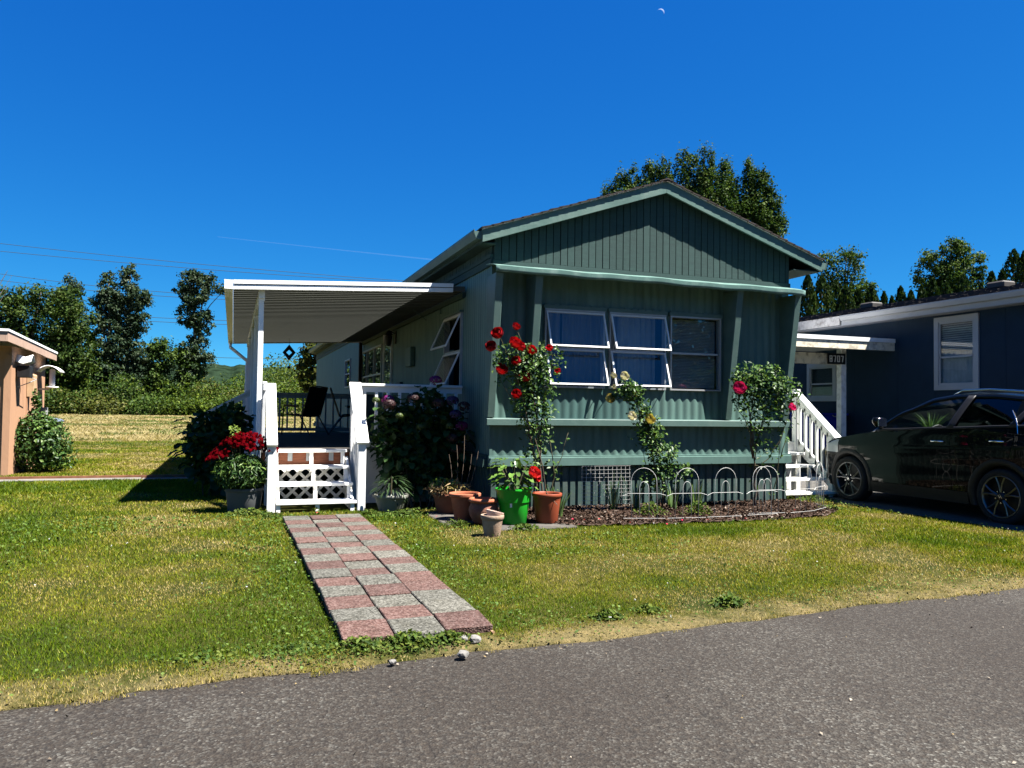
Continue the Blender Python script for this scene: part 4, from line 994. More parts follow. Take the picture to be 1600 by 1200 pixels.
# ================================================================== beige shed at the left
sh = thing('garden_shed', (-5.4, 18, 0), 'beige plywood shed with a white roof edge at the left of the lawn', 'shed')
M_BEIGE = mat('beige_plywood', (0.34, 0.195, 0.115), 0.75, 0.10, 3, 0.2, 30, dirt=(0.20, 0.105, 0.06), dscale=3, damt=0.5, stretch=(1, 1, 0.3))
SXR = -3.80
for (y0, y1) in ((16.46, 17.65), (17.655, 19.2)):
    MB().box(SXR-0.03, SXR, y0, y1, 0.0, 2.36).build('wall_panel', M_BEIGE, sh)
MB().box(-7.0, SXR-0.035, 16.46, 16.49, 0.0, 2.36).build('wall_panel', M_BEIGE, sh)
MB().box(-7.0, SXR-0.035, 19.17, 19.2, 0.0, 2.3).build('wall_panel', M_BEIGE, sh)
MB().box(SXR+0.002, SXR+0.02, 17.63, 17.675, 0.0, 2.2).build('batten', M_BEIGE, sh)
MB().box(SXR-0.10, SXR+0.015, 16.42, 16.458, 0.0, 2.2).build('corner_board', M_BEIGE, sh)
def shz(y): return 2.565-0.036*(y-15.5)
b = MB().hexa([(-7.2, 15.45, shz(15.45)-0.02), (SXR+0.18, 15.45, shz(15.45)-0.02), (SXR+0.18, 19.45, shz(19.45)-0.02), (-7.2, 19.45, shz(19.45)-0.02)], [(-7.2, 15.45, shz(15.45)+0.02), (SXR+0.18, 15.45, shz(15.45)+0.02), (SXR+0.18, 19.45, shz(19.45)+0.02), (-7.2, 19.45, shz(19.45)+0.02)])
b.build('roof', M_ALU, sh)
b = MB().hexa([(SXR+0.13, 15.47, shz(15.47)-0.19), (SXR+0.165, 15.47, shz(15.47)-0.19), (SXR+0.165, 19.43, shz(19.43)-0.17), (SXR+0.13, 19.43, shz(19.43)-0.17)], [(SXR+0.13, 15.47, shz(15.47)-0.022), (SXR+0.165, 15.47, shz(15.47)-0.022), (SXR+0.165, 19.43, shz(19.43)-0.022), (SXR+0.13, 19.43, shz(19.43)-0.022)])
b.build('fascia', mat('dusty_pink_fascia', (0.32, 0.22, 0.165), 0.7, 0.1), sh)
MB().box(SXR-2, SXR+0.128, 15.47, 15.5, shz(15.47)-0.19, shz(15.47)-0.022).build('fascia', MATS['dusty_pink_fascia'], sh)
# bird boxes and feeder on its wall
M_WSH = mat('white_enamel', (0.72, 0.71, 0.68), 0.5, 0.08)
t = thing('bird_house', (-3.66, 16.95, 1.9), 'bird house with a black front and white curved roof on the shed wall', 'bird house')
MB().box(-3.78, -3.56, 16.75, 16.98, 1.80, 2.02).build('box', M_BLACK, t, bevel=0.01)
MB().grid(lambda u, v: (-3.80+0.26*v, 16.72+0.30*u, 2.04+0.13*math.sin(u*math.pi)+0.05*abs(2*v-1)), 12, 6).build('roof', M_WSH, t, smooth=True).modifiers.new('s', 'SOLIDIFY').thickness = 0.015
MB().tube([(-3.79, 16.86, 1.62), (-3.62, 16.9, 1.70), (-3.56, 17.25, 1.78), (-3.79, 17.3, 1.86)], 0.008, 5).build('wire_perch', M_FRAME, t)
t = thing('bird_feeder', (-3.5, 18.6, 1.6), 'white bird feeder with a curved hood and dish at the shed corner', 'bird feeder')
MB().grid(lambda u, v: (-3.82+0.46*u, 18.4+0.42*v, 1.98+0.13*math.sin(u*math.pi)**0.8), 14, 3).build('hood', M_WSH, t, smooth=True).modifiers.new('s', 'SOLIDIFY').thickness = 0.02
MB().lathe([(0.055, 0), (0.055, 0.34), (0.03, 0.36)], 12, (-3.55, 18.6, 1.68)).build('seed_tube', M_WSH, t, smooth=True)
MB().lathe([(0.0, 0), (0.10, 0.0), (0.13, 0.035), (0.12, 0.035), (0.09, 0.012), (0, 0.012)], 14, (-3.55, 18.6, 1.64)).build('dish', M_WSH, t, smooth=True)
MB().box(-3.80, -3.60, 18.58, 18.62, 1.60, 1.64).build('bracket', M_FRAME, t)
t = thing('bird_box', (-3.75, 17.7, 1.5), 'tall plain wooden bird box on the shed wall between the two feeders', 'bird box')
MB().hexa([(-3.795, 17.62, 1.45), (-3.68, 17.62, 1.45), (-3.68, 17.80, 1.45), (-3.795, 17.80, 1.45)], [(-3.795, 17.60, 1.92), (-3.66, 17.60, 1.87), (-3.66, 17.82, 1.87), (-3.795, 17.82, 1.92)]).build('box', mat('raw_cedar', (0.38, 0.26, 0.15), 0.8, 0.2), t, bevel=0.005)
MB().box(-3.678, -3.672, 17.69, 17.73, 1.68, 1.72).build('entrance_hole', M_BLACK, t)
# wheeled bin behind the shrub
t = thing('wheeled_bin', (-3.85, 19.75, 0), 'dark wheeled bin with a grey lid behind the shed shrub', 'bin')
MB().hexa(*tub(-4.12, -3.58, 19.45, 20.05, 0.05, 0.93, 0.05)).build('body', M_BLACK, t, bevel=0.02)
MB().grid(lambda u, v: (-4.16+0.60*u, 19.37+0.74*v, 0.94+0.07*math.sin(u*math.pi)**0.6), 10, 6).build('lid', mat('grey_lid', (0.10, 0.12, 0.15), 0.35), t, smooth=True).modifiers.new('s', 'SOLIDIFY').thickness = 0.03
MB().box(SXR+0.002, SXR+0.09, 18.92, 19.12, 0.98, 1.24).build('socket_box', mat('grey_box', (0.25, 0.25, 0.25), 0.6), sh)
# ================================================================== parked car (nose away from the road, its left side towards us)
CXC = 9.74; YFW, YRW, WR, WZ = 9.62, 7.10, 0.345, 0.345
car = thing('parked_car', (CXC, 8.4, 0), 'black five door crossover parked on the drive in the shade', 'car')
M_PAINT, n_, o_ = newmat('black_green_car_paint')
p_ = n_.nodes.new('ShaderNodeBsdfPrincipled'); p_.inputs['Base Color'].default_value = (0.0022, 0.0028, 0.0028, 1)
p_.inputs['Roughness'].default_value = 0.25; p_.inputs['Metallic'].default_value = 0.0; p_.inputs['Specular IOR Level'].default_value = 0.05; p_.inputs['Coat Weight'].default_value = 0.52; p_.inputs['Coat Roughness'].default_value = 0.015; p_.inputs['Coat IOR'].default_value = 1.42
n_.links.new(p_.outputs[0], o_.inputs['Surface'])
M_CGLASS = glassmat('car_glass', (0.55, 0.62, 0.60), 0.9, 0.04); M_CGLASS2 = glassmat('privacy_glass', (0.03, 0.032, 0.035), 0.9, 0.045)
M_RUB = mat('tyre_rubber', (0.014, 0.014, 0.014), 0.85, 0.2, 20, 0.2, 60); M_CHR = mat('bright_trim', (0.62, 0.63, 0.64), 0.18, 0.05, 4, metal=1.0)
M_RIM = mat('alloy_rim', (0.11, 0.112, 0.115), 0.3, 0.06, 5, metal=0.9); M_RIMD = mat('dark_rim_face', (0.02, 0.02, 0.022), 0.4, 0.1, 5, metal=0.5)
def lerp_tab(tab, t):
    if t <= tab[0][0]: return tab[0][1]
    for (a, va), (b_, vb) in zip(tab[:-1], tab[1:]):
        if t <= b_:
            s_ = (t-a)/(b_-a); s_ = s_*s_*(3-2*s_)*0.5+s_*0.5; return va+(vb-va)*s_
    return tab[-1][1]
BODY_Y0, BODY_Y1 = 6.12, 10.50
plan = [(6.12, 0.70), (6.22, 0.80), (6.5, 0.875), (7.0, 0.90), (8.0, 0.905), (9.2, 0.90), (9.8, 0.875), (10.15, 0.80), (10.38, 0.66), (10.50, 0.50)]
belt = [(6.12, 1.16), (6.6, 1.22), (7.0, 1.205), (7.8, 1.165), (8.9, 1.115), (9.3, 1.05), (9.9, 0.965), (10.3, 0.86), (10.5, 0.74)]
roof = [(6.18, 1.20), (6.26, 1.42), (6.45, 1.55), (6.8, 1.615), (7.4, 1.665), (7.9, 1.665), (8.25, 1.62), (8.65, 1.45), (9.18, 1.13)]
def half(y, z):
    """half width of the car at (y, z)"""
    w = lerp_tab(plan, y); zb = lerp_tab(belt, y)
    if z <= zb:
        t = (z-0.20)/(zb-0.20)
        k = lerp_tab([(0, 0.93), (0.18, 0.965), (0.32, 0.978), (0.5, 0.992), (0.66, 1.0), (0.78, 0.997), (0.9, 0.985), (1.0, 0.962)], t)
        crease = 0.010*math.exp(-((z-(0.86+0.10*(9.9-y)/3.5))/0.03)**2)-0.012*math.exp(-((z-(0.60+0.08*(9.6-y)/2.5))/0.10)**2)
        return w*k+crease
    return w*0.962-(z-zb)*0.50-(z-zb)**2*0.30
def hood(y): return lerp_tab(belt, y)+0.0
# lower shell: both sides, bonnet, nose and tail in one skin with the wheel openings left out
sh_v = []; sh_f = []
ny_, nz_ = 146, 24
ys = [BODY_Y0+(BODY_Y1-BODY_Y0)*i/ny_ for i in range(ny_+1)]
def in_arch(y, z): return min((y-YFW)**2+(z-WZ)**2, (y-YRW)**2+(z-WZ)**2) < 0.405**2
b = MB()
for s in (-1, 1):
    base = len(b.v)
    for y in ys:
        zb = lerp_tab(belt, y); z0 = 0.22+0.10*max(0, (y-10.2)/0.3)+0.12*max(0, (6.3-y)/0.2)
        for k in range(nz_+1):
            z = z0+(zb-z0)*k/nz_; b.v.append((CXC+s*half(y, z), y, z))
    for i in range(ny_):
        for k in range(nz_):
            a = base+i*(nz_+1)+k; ym = (ys[i]+ys[i+1])/2
            zc = (b.v[a][2]+b.v[a+1][2])/2
            if in_arch(ym, zc): continue
            q = (a, a+nz_+1, a+nz_+2, a+1); b.f.append(q[::-1] if s < 0 else q)
# bonnet
def bon(u, v):
    y = 9.12+(BODY_Y1-9.12)*v; w = half(y, lerp_tab(belt, y)); x = (2*u-1)
    return (CXC+x*w, y, lerp_tab(belt, y)+0.075*(1-x*x)*(1-0.4*v)-0.03*max(0, v-0.9)*10*0.3)
b.grid(bon, 20, 40)
# nose and tail
def nose(u, v):
    x = 2*u-1; z0 = 0.32; y = BODY_Y1; w = half(y, z0+(lerp_tab(belt, y)-z0)*v)
    return (CXC+x*w, y+0.06*(1-x*x), z0+(lerp_tab(belt, y)-z0)*v)
b.grid(nose, 16, 8)
def tail(u, v):
    x = 2*u-1; y = BODY_Y0; z = 0.34+(1.16-0.34)*v; w = half(y, z)
    return (CXC+x*w, y-0.08*(1-x*x)-0.05*math.sin(v*3.0), z)
b.grid(tail, 16, 10, True)
body = b.build('body', M_PAINT, car, smooth=True)
smooth_by_angle(body, 50)
# underside, inner wells, cabin floor, seats, dash
b = MB(); b.box(CXC-0.80, CXC+0.80, 6.4, 6.70, 0.28, 1.0); b.box(CXC-0.80, CXC+0.80, 7.51, 9.2, 0.24, 0.5); b.box(CXC-0.62, CXC+0.62, 6.7, 10.3, 0.30, 0.78); b.box(CXC-0.6, CXC+0.6, 10.03, 10.3, 0.30, 0.7)
b.box(CXC-0.84, CXC+0.84, 6.3, 7.1, 0.78, 1.05)
b.build('underbody', M_BLACK, car)
M_SEAT = mat('dark_seat', (0.02, 0.02, 0.022), 0.8)
for sx in (-0.38, 0.38):
    s_ = MB().hexa([(CXC+sx-0.24, 7.72, 0.78), (CXC+sx+0.24, 7.72, 0.78), (CXC+sx+0.24, 7.88, 0.78), (CXC+sx-0.24, 7.88, 0.78)], [(CXC+sx-0.2, 7.52, 1.28), (CXC+sx+0.2, 7.52, 1.28), (CXC+sx+0.2, 7.62, 1.28), (CXC+sx-0.2, 7.62, 1.28)]).build('seat', M_SEAT, car, bevel=0.03)
    MB().box(CXC+sx-0.12, CXC+sx+0.12, 7.48, 7.56, 1.30, 1.46).build('head_rest', M_SEAT, s_, bevel=0.03)
MB().box(CXC-0.76, CXC+0.76, 8.75, 9.08, 0.6, 1.07).build('dashboard', M_SEAT, car, bevel=0.05)
b = MB(); ring = [(CXC-0.38+0.17*math.cos(a), 8.5-0.05*math.sin(a), 1.02+0.17*math.sin(a)) for a in [2*math.pi*k/20 for k in range(21)]]
b.tube(ring, 0.013, 6).build('steering_wheel', M_BLACK, car)
# roof skin
def roof_f(u, v):
    y = 6.30+(8.28-6.30)*v; z = lerp_tab(roof, y); x = 2*u-1; w = max(0.3, half(y, z-0.05))
    return (CXC+x*w, y, z-0.05*x**2-0.03*x**6)
rf = MB().grid(roof_f, 20, 30).build('roof', M_PAINT, car, smooth=True); rf.modifiers.new('s', 'SOLIDIFY').thickness = 0.03
# windscreen and rear screen
def ws(u, v):
    y = 9.16+(8.28-9.16)*v; z = lerp_tab(roof, y); x = 2*u-1; w = half(y, max(z-0.05, lerp_tab(belt, y)))-0.06
    return (CXC+x*w, y+0.05*(1-x*x), z-0.045*x*x*v)
MB().grid(ws, 14, 10, True).build('windscreen', M_CGLASS, car, smooth=True)
def rs(u, v):
    y = 6.15+(6.32-6.15)*v; z = 1.15+(lerp_tab(roof, 6.32)-1.15)*v; x = 2*u-1; w = half(6.4, z)-0.05
    return (CXC+x*w, y-0.05*(1-x*x), z)
MB().grid(rs, 14, 8, True).build('rear_screen', M_CGLASS2, car, smooth=True)
# side patches on the car's surface: z rows between two y limits
def patch(name, lo, hi, z0, z1, m, parent, off=0.004, th=0.0, nz=10, ny=16, sides=(-1, 1), zfun=None):
    out = []
    for s in sides:
        def f(u, v):
            z = z0+(z1-z0)*v; ya, yb = lo(z), hi(z); y = ya+(yb-ya)*u
            if zfun: z = zfun(y, v)
            return (CXC+s*(half(y, z)+off), y, z)
        o = MB().grid(f, ny, nz, s > 0).build(name, m, parent, smooth=True)
        if th:
            md = o.modifiers.new('s', 'SOLIDIFY'); md.thickness = th; md.offset = -1 if False else 0
        out.append(o)
    return out
def topz(y):  # lower edge of the roof rail
    return lerp_tab(roof, y)-0.075
def col(z0, z1):  # helper for windows: rows follow belt and roof line
    return lambda y, v: (lerp_tab(belt, y)+z0)+((topz(y)-z1)-(lerp_tab(belt, y)+z0))*v
# pillars/frame: one strip along the roof, then the posts
def strip(name, y0, y1, va, vb, m, off, ny=40):
    return patch(name, lambda z: y0, lambda z: y1, 0, 1, m, car, off, 0.02, 3, ny, zfun=lambda y, v: va(y)+(vb(y)-va(y))*v)
strip('roof_side', 6.30, 9.14, lambda y: max(topz(y)-0.03, lerp_tab(belt, y)-0.01), lambda y: max(lerp_tab(roof, y)-0.055, lerp_tab(belt, y)), M_PAINT, 0.0)
strip('belt_trim', 6.5, 9.06, lambda y: lerp_tab(belt, y)-0.012, lambda y: lerp_tab(belt, y)+0.014, M_BLACK, 0.004)
def post(y0b, y0t, w, m=M_BLACK, name='pillar'):
    for s in (-1, 1):
        def f(u, v):
            yb = y0b+(y0t-y0b)*v; y = yb+w*(u-0.5); zb = lerp_tab(belt, y); z = zb+(topz(y)-zb)*v
            return (CXC+s*(half(y, z)+0.002), y, z)
        MB().grid(f, 4, 8, s > 0).build(name, m, car, smooth=True).modifiers.new('s', 'SOLIDIFY').thickness = 0.012
post(7.82, 7.70, 0.11); post(6.95, 6.72, 0.10); post(6.42, 6.48, 0.26, M_PAINT)
# glass: front door, rear door, rear quarter
def glass(name, y0, y1, m):
    for s in (-1, 1):
        def f(u, v):
            y = y0+(y1-y0)*u; zb = lerp_tab(belt, y); zt = max(topz(y)-0.01, zb+0.004); z = zb+(zt-zb)*v
            return (CXC+s*(half(y, z)-0.008), y, z)
        MB().grid(f, 16, 8, s > 0).build(name, m, car, smooth=True)
glass('front_side_glass', 7.83, 9.06, M_CGLASS); glass('rear_side_glass', 6.97, 7.76, M_CGLASS2); glass('quarter_glass', 6.52, 6.90, M_CGLASS2)
# chrome flick behind the rear door glass
for s in (-1, 1):
    pts = [(CXC+s*(half(y, z)+0.012), y, z) for y, z in ((7.02, 1.40), (6.93, 1.30), (6.88, 1.22), (6.86, 1.12))]
    MB().tube(pts, [0.006, 0.010, 0.010, 0.004], 6).build('bright_strip', M_CHR, car)
# doors: skins a few millimetres proud of the body, seams open between them
def door_lo_f(z): return 7.79
def seamz(a, b_): return lambda y, v: a+(lerp_tab(belt, y)-0.016-a)*v
def rear_lo(z):
    t = WZ; r_ = 0.46
    if z < WZ+0.46: 
        dz = z-WZ; return max(6.92+0.10, YRW+math.sqrt(max(r_*r_-dz*dz, 0)))
    return 6.92+0.10*min(1, max(0, (1.0-z)/0.3))
for s in (-1, 1):
    def f(u, v):
        z = 0.36+(1.2-0.36)*v; ya = 7.80; yb = 9.03+0.03*v; y = ya+(yb-ya)*u; z = 0.36+(lerp_tab(belt, y)-0.018-0.36)*v
        return (CXC+s*(half(y, z)+0.005), y, z)
    d1 = MB().grid(f, 24, 20, s > 0).build('front_door', M_PAINT, car, smooth=True)
    def f2(u, v):
        zz = 0.36+(1.18-0.36)*v; ya = rear_lo(zz); yb = 7.79; y = ya+(yb-ya)*u; z = 0.36+(lerp_tab(belt, y)-0.018-0.36)*v
        return (CXC+s*(half(y, z)+0.005), y, z)
    d2 = MB().grid(f2, 24, 20, s > 0).build('rear_door', M_PAINT, car, smooth=True)
    for d, yh in ((d1, 7.98), (d2, 7.12)):
        zh = 0.985 if d is d1 else 1.02
        pts = [(CXC+s*(half(y, zh)+o), y, zh) for y, o in ((yh-0.10, 0.008), (yh-0.08, 0.030), (yh, 0.036), (yh+0.09, 0.030), (yh+0.11, 0.008))]
        MB().tube(pts, [0.008, 0.012, 0.013, 0.012, 0.008], 8).build('door_handle', M_CHR if d is d1 else M_CHR, d, smooth=True)
    # sill cladding
    def f3(u, v):
        y = 7.56+(9.18-7.56)*u; z = 0.20+0.155*v; return (CXC+s*(half(y, z)+0.012), y, z)
    MB().grid(f3, 20, 4, s > 0).build('sill_cladding', M_BLACK, car, smooth=True)
# arch cladding rings
for yc in (YFW, YRW):
    for s in (-1, 1):
        b = MB(); n = 40; prof = [(0.375, -0.10), (0.385, 0.010), (0.43, 0.016), (0.462, 0.004)]
        for i in range(n+1):
            a = R(-22)+R(224)*i/n
            for r_, o in prof:
                y = yc+r_*math.cos(a); z = WZ+r_*math.sin(a); z = max(z, 0.2)
                b.v.append((CXC+s*(half(min(max(y, 6.2), 10.4), z)+o), y, z))
        for i in range(n):
            for k in range(3):
                q = (i*4+k, i*4+k+1, (i+1)*4+k+1, (i+1)*4+k); b.f.append(q if s < 0 else q[::-1])
        b.build('arch_cladding', M_BLACK, car, smooth=True)
        MB().box(min(CXC+s*0.60, CXC+s*0.64), max(CXC+s*0.60, CXC+s*0.64), yc-0.40, yc+0.40, 0.25, 0.80).build('wheel_well', M_BLACK, car)
# wheels
def wheel(yc, s):
    xo = CXC+s*0.885                                   # outer face
    def T(x, y, z): return (xo+s*x, yc+y, WZ+z)
    b = MB(); prof = [(0.22, -0.20), (0.30, -0.215), (0.335, -0.20), (WR, -0.17), (WR, -0.05), (0.335, -0.015), (0.305, 0.0), (0.262, -0.008), (0.255, -0.02)]; n = 48
    for r_, x in prof:
        for k in range(n):
            a = 2*math.pi*k/n; b.v.append(T(x, r_*math.cos(a), r_*math.sin(a)))
    for i in range(len(prof)-1):
        for k in range(n):
            q = (i*n+k, i*n+(k+1) % n, (i+1)*n+(k+1) % n, (i+1)*n+k); b.f.append(q)
    ty = b.build('wheel', M_RUB, car, smooth=True)
    b = MB(); prof = [(0.256, -0.022), (0.262, -0.006), (0.248, -0.004), (0.236, -0.03), (0.232, -0.16)]
    for r_, x in prof:
        for k in range(n):
            a = 2*math.pi*k/n; b.v.append(T(x, r_*math.cos(a), r_*math.sin(a)))
    for i in range(len(prof)-1):
        for k in range(n): b.f.append((i*n+k, i*n+(k+1) % n, (i+1)*n+(k+1) % n, (i+1)*n+k))
    b.build('rim', M_RIM, ty, smooth=True)
    b = MB(); b.lathe([(0, 0), (0.235, 0)], 32); v = [T(-0.12, q[0], q[1]) for q in b.v]; b.v = v; b.build('brake_disc', M_RIMD, ty)
    for k in range(5):
        for dd in (-0.19, 0.19):
            a = 2*math.pi*k/5+0.3; a1 = a+dd*0.75; a2 = a+dd*1.25
            p = Vector(T(-0.02, 0.05*math.cos(a), 0.05*math.sin(a))); p2 = Vector(T(-0.012, 0.15*math.cos(a1), 0.15*math.sin(a1))); q = Vector(T(-0.012, 0.243*math.cos(a2), 0.243*math.sin(a2)))
            MB().tube([p, p2, q], [0.016, 0.011, 0.013], 6).build('spoke', M_RIM, ty)
    b = MB(); b.lathe([(0, 0), (0.055, 0), (0.06, -0.03)], 20); b.v = [T(-0.005+q[2], q[0], q[1]) for q in b.v]; b.build('hub_cap', M_RIMD, ty, smooth=True)
    for k in range(5):
        a = 2*math.pi*k/5+0.3+math.pi/5
        MB().tube([T(-0.03, 0.075*math.cos(a), 0.075*math.sin(a)), T(-0.008, 0.075*math.cos(a), 0.075*math.sin(a))], 0.009, 6).build('wheel_nut', M_CHR, ty)
    # slanted letter mark on the hub
    MB().add([T(-0.002, -0.022, -0.02), T(-0.002, -0.014, -0.02), T(-0.002, 0.004, 0.02), T(-0.002, -0.004, 0.02), T(-0.002, 0.006, -0.02), T(-0.002, 0.014, -0.02), T(-0.002, 0.030, 0.02), T(-0.002, 0.022, 0.02), T(-0.0015, -0.008, -0.004), T(-0.0015, 0.018, -0.002), T(-0.0015, 0.020, 0.005), T(-0.0015, -0.005, 0.003)], [(0, 1, 2, 3), (4, 5, 6, 7), (8, 9, 10, 11)]).build('badge', M_CHR, ty)
for yc in (YFW, YRW):
    for s in (-1, 1): wheel(yc, s)
# roof rails, mirrors, lamps, bumper
for s in (-1, 1):
    pts = []
    for y, dz in ((8.02, -0.01), (7.9, 0.028), (7.5, 0.036), (7.0, 0.036), (6.65, 0.028), (6.45, -0.012)):
        z = lerp_tab(roof, y); pts.append((CXC+s*(half(y, z-0.05)-0.03), y, z-0.03+dz))
    MB().tube(pts, [0.012, 0.016, 0.016, 0.016, 0.016, 0.012], 8).build('roof_rail', M_CHR, car, smooth=True)
    ym, zm_ = 8.94, 1.18; xw = half(ym, 1.12)
    m_ = MB(); m_.lathe([(0.0, 0.0), (0.055, 0.02), (0.085, 0.08), (0.09, 0.13), (0.075, 0.17), (0.0, 0.18)], 14)
    m_.v = [(CXC+s*(xw+0.10+q[0]*1.15), ym+q[1]*0.75-0.0, zm_-0.04+q[2]*0.85) for q in m_.v]
    mi = m_.build('mirror', M_PAINT, car, smooth=True)
    MB().beam((CXC+s*(xw-0.02), ym+0.06, 1.15), (CXC+s*(xw+0.08), ym+0.02, 1.17), 0.06, 0.035).build('mirror_arm', M_BLACK, mi)
    MB().box(CXC+s*(xw+0.10)-0.075, CXC+s*(xw+0.10)+0.075, ym-0.075, ym-0.068, zm_-0.02, zm_+0.09).build('mirror_glass', M_CHR, mi)
    # rear lamp wrapping round the corner, head lamp
    def tl(u, v):
        y = 6.14+0.42*u; z = 1.0+(0.16+0.02*u)*v-0.0+0.05*u; return (CXC+s*(half(y, z)+0.008), y, z)
    MB().grid(tl, 10, 4, s > 0).build('rear_lamp', mat('red_lens%d' % s, (0.35, 0.01, 0.008), 0.15, 0.05), car, smooth=True)
    def hl(u, v):
        y = 9.85+0.55*u; z = 0.74+(lerp_tab(belt, y)-0.03-0.74)*v; return (CXC+s*(half(y, z)+0.006), y, z)
    MB().grid(hl, 10, 4, s > 0).build('head_lamp', mat('lamp_lens%d' % s, (0.3, 0.32, 0.33), 0.08, 0.05), car, smooth=True)
# ================================================================== pots, roses, shrubs
M_LEAF = leafmat('plant_leaf', 0.28, 0.014, 0.4)
M_FLOWER = leafmat('petal', 0.25, 0.02)
M_STEM = mat('green_brown_stem', (0.055, 0.050, 0.025), 0.8, 0.3, 20)
M_WOODST = mat('woody_stem', (0.075, 0.055, 0.04), 0.9, 0.3, 20)
M_TERRA = mat('terracotta', (0.26, 0.075, 0.035), 0.8, 0.15, 8, 0.2, 60, dirt=(0.36, 0.18, 0.11), dscale=6, damt=0.4)
M_SOILP = mat('pot_soil', (0.05, 0.03, 0.02), 1.0, 0.5, 40, 0.8, 80)
GREENS = np.array([[0.018, 0.045, 0.012], [0.035, 0.075, 0.018], [0.055, 0.105, 0.025], [0.095, 0.145, 0.035]])
def pal(n, base, p=None, jit=0.25):
    base = np.array(base); c = base[rng.choice(len(base), n, p=p)]
    return c*rng.uniform(1-jit, 1+jit, (n, 1))
def curve_pts(a, b_, bow=(0, 0, 0), n=7):
    a, b_, w = Vector(a), Vector(b_), Vector(bow)
    return [a.lerp(b_, t)+w*(4*t*(1-t)) for t in [k/(n-1) for k in range(n)]]
def leaves_part(name, cen, nrm, size, cols, parent, asp=0.6, m=None, droop=None):
    me = leaf_mesh(name, np.asarray(cen)-np.array(WL[parent]), np.asarray(nrm), np.asarray(size), cols, m or M_LEAF, asp, droop)
    o = link(name, me, parent, WL[parent]); o['kind'] = 'stuff'; return o
def blob(n, c, r):
    d = unit(rng.normal(size=(n, 3)))*(rng.random((n, 1))**0.4)
    return np.array(c)+d*np.array(r)
# rose bloom: overlapping cupped petals
def rose_mesh(name, m):
    """cupped ball of overlapping petals, open at the top"""
    b = MB(); rr = random.Random(3)
    for ring, (np_, rad, flare) in enumerate(((3, 0.016, 0.0), (4, 0.028, 0.1), (5, 0.040, 0.25), (6, 0.052, 0.55), (6, 0.062, 0.95))):
        for k in range(np_):
            a0 = 2*math.pi*k/np_+ring*0.9+rr.uniform(-0.25, 0.25); wd = 2*math.pi/np_*1.25; hj = rr.uniform(0.85, 1.1)
            def f(u, v):
                e = 2*u-1; a = a0+e*wd*0.5
                ph = -1.1+v*(2.15-0.9*flare*0.6)                       # climbs the ball
                r_ = rad*math.cos(ph*0.85)+flare*0.022*v*v; z = 0.045+rad*0.95*math.sin(ph)*hj+0.010*(1-flare)*v
                r_ *= 1-0.05*e*e*v; z -= 0.008*e*e*v*(0.5+flare)
                return (r_*math.cos(a), r_*math.sin(a), z)
            b.grid(f, 5, 5)
    return b.mesh(name, m, True)
def bloom_mat(name, c):
    return leafmat(name, 0.18, 0.03, 0.5, solid=c)
RM = {'red': rose_mesh('bloom', bloom_mat('red_petal', (0.30, 0.004, 0.008))), 'y': rose_mesh('bloom', bloom_mat('yellow_petal', (0.42, 0.34, 0.10))),
      'w': rose_mesh('bloom', bloom_mat('cream_petal', (0.42, 0.39, 0.30))), 'pink': rose_mesh('bloom', bloom_mat('pink_petal', (0.50, 0.018, 0.14))), 'coral': rose_mesh('bloom', bloom_mat('coral_petal', (0.42, 0.02, 0.025)))}
def rose_bush(name, base, label, blooms, canes, leafzones, seed, lsize=(0.04, 0.075)):
    t = thing(name, base, label, 'rose bush'); rs_ = random.Random(seed)
    allpts = []
    for a, b_, bow, r0 in canes:
        pts = curve_pts(a, b_, bow, 8); pts = [p+Vector((rs_.uniform(-0.015, 0.015), rs_.uniform(-0.015, 0.015), 0)) for p in pts]; pts[0] = Vector(a)
        MB().tube(pts, [r0*(1-0.65*k/7) for k in range(8)], 6).build('cane', M_STEM if r0 < 0.012 else M_WOODST, t, smooth=True); allpts.append(pts)
    for (x, y, z, s, kind) in blooms:
        near = min((p for pts in allpts for p in pts[3:]), key=lambda p: (p-Vector((x, y, z-0.15))).length)
        MB().tube(curve_pts(near, (x, y, z), (0, 0, 0.02), 5), 0.004, 5).build('flower_stem', M_STEM, t)
        d = Vector((-0.15+rs_.uniform(-0.6, 0.6), -1.0, 0.75+rs_.uniform(-0.3, 0.4)))
        link('bloom', RM[kind], t, (x, y, z), d.to_track_quat('Z', 'X').to_euler(), 1.02*s)
    cen = []; 
    for (c, r_, n) in leafzones: cen.append(blob(n, c, r_))
    # leaflets along the canes too
    for pts in allpts:
        k = 30; idx = rng.integers(2, 8, k); P = np.array([tuple(p) for p in pts])
        cen.append(P[idx]+rng.normal(size=(k, 3))*0.05)
    cen = np.concatenate(cen); n = len(cen)
    # clump leaflets in fives
    cl = cen[rng.integers(0, n, n)]*0.55+cen*0.45; sel = rng.random(n) < 0.5; cen = np.where(sel[:, None], cen, cl+rng.normal(size=(n, 3))*0.01)
    nr = rng.normal(size=(n, 3))*0.6+np.array([0.15, -0.5, 0.75])
    leaves_part('foliage', cen, nr, rng.uniform(*lsize, n), pal(n, GREENS, [0.25, 0.35, 0.28, 0.12]), t, 0.62)
    return t
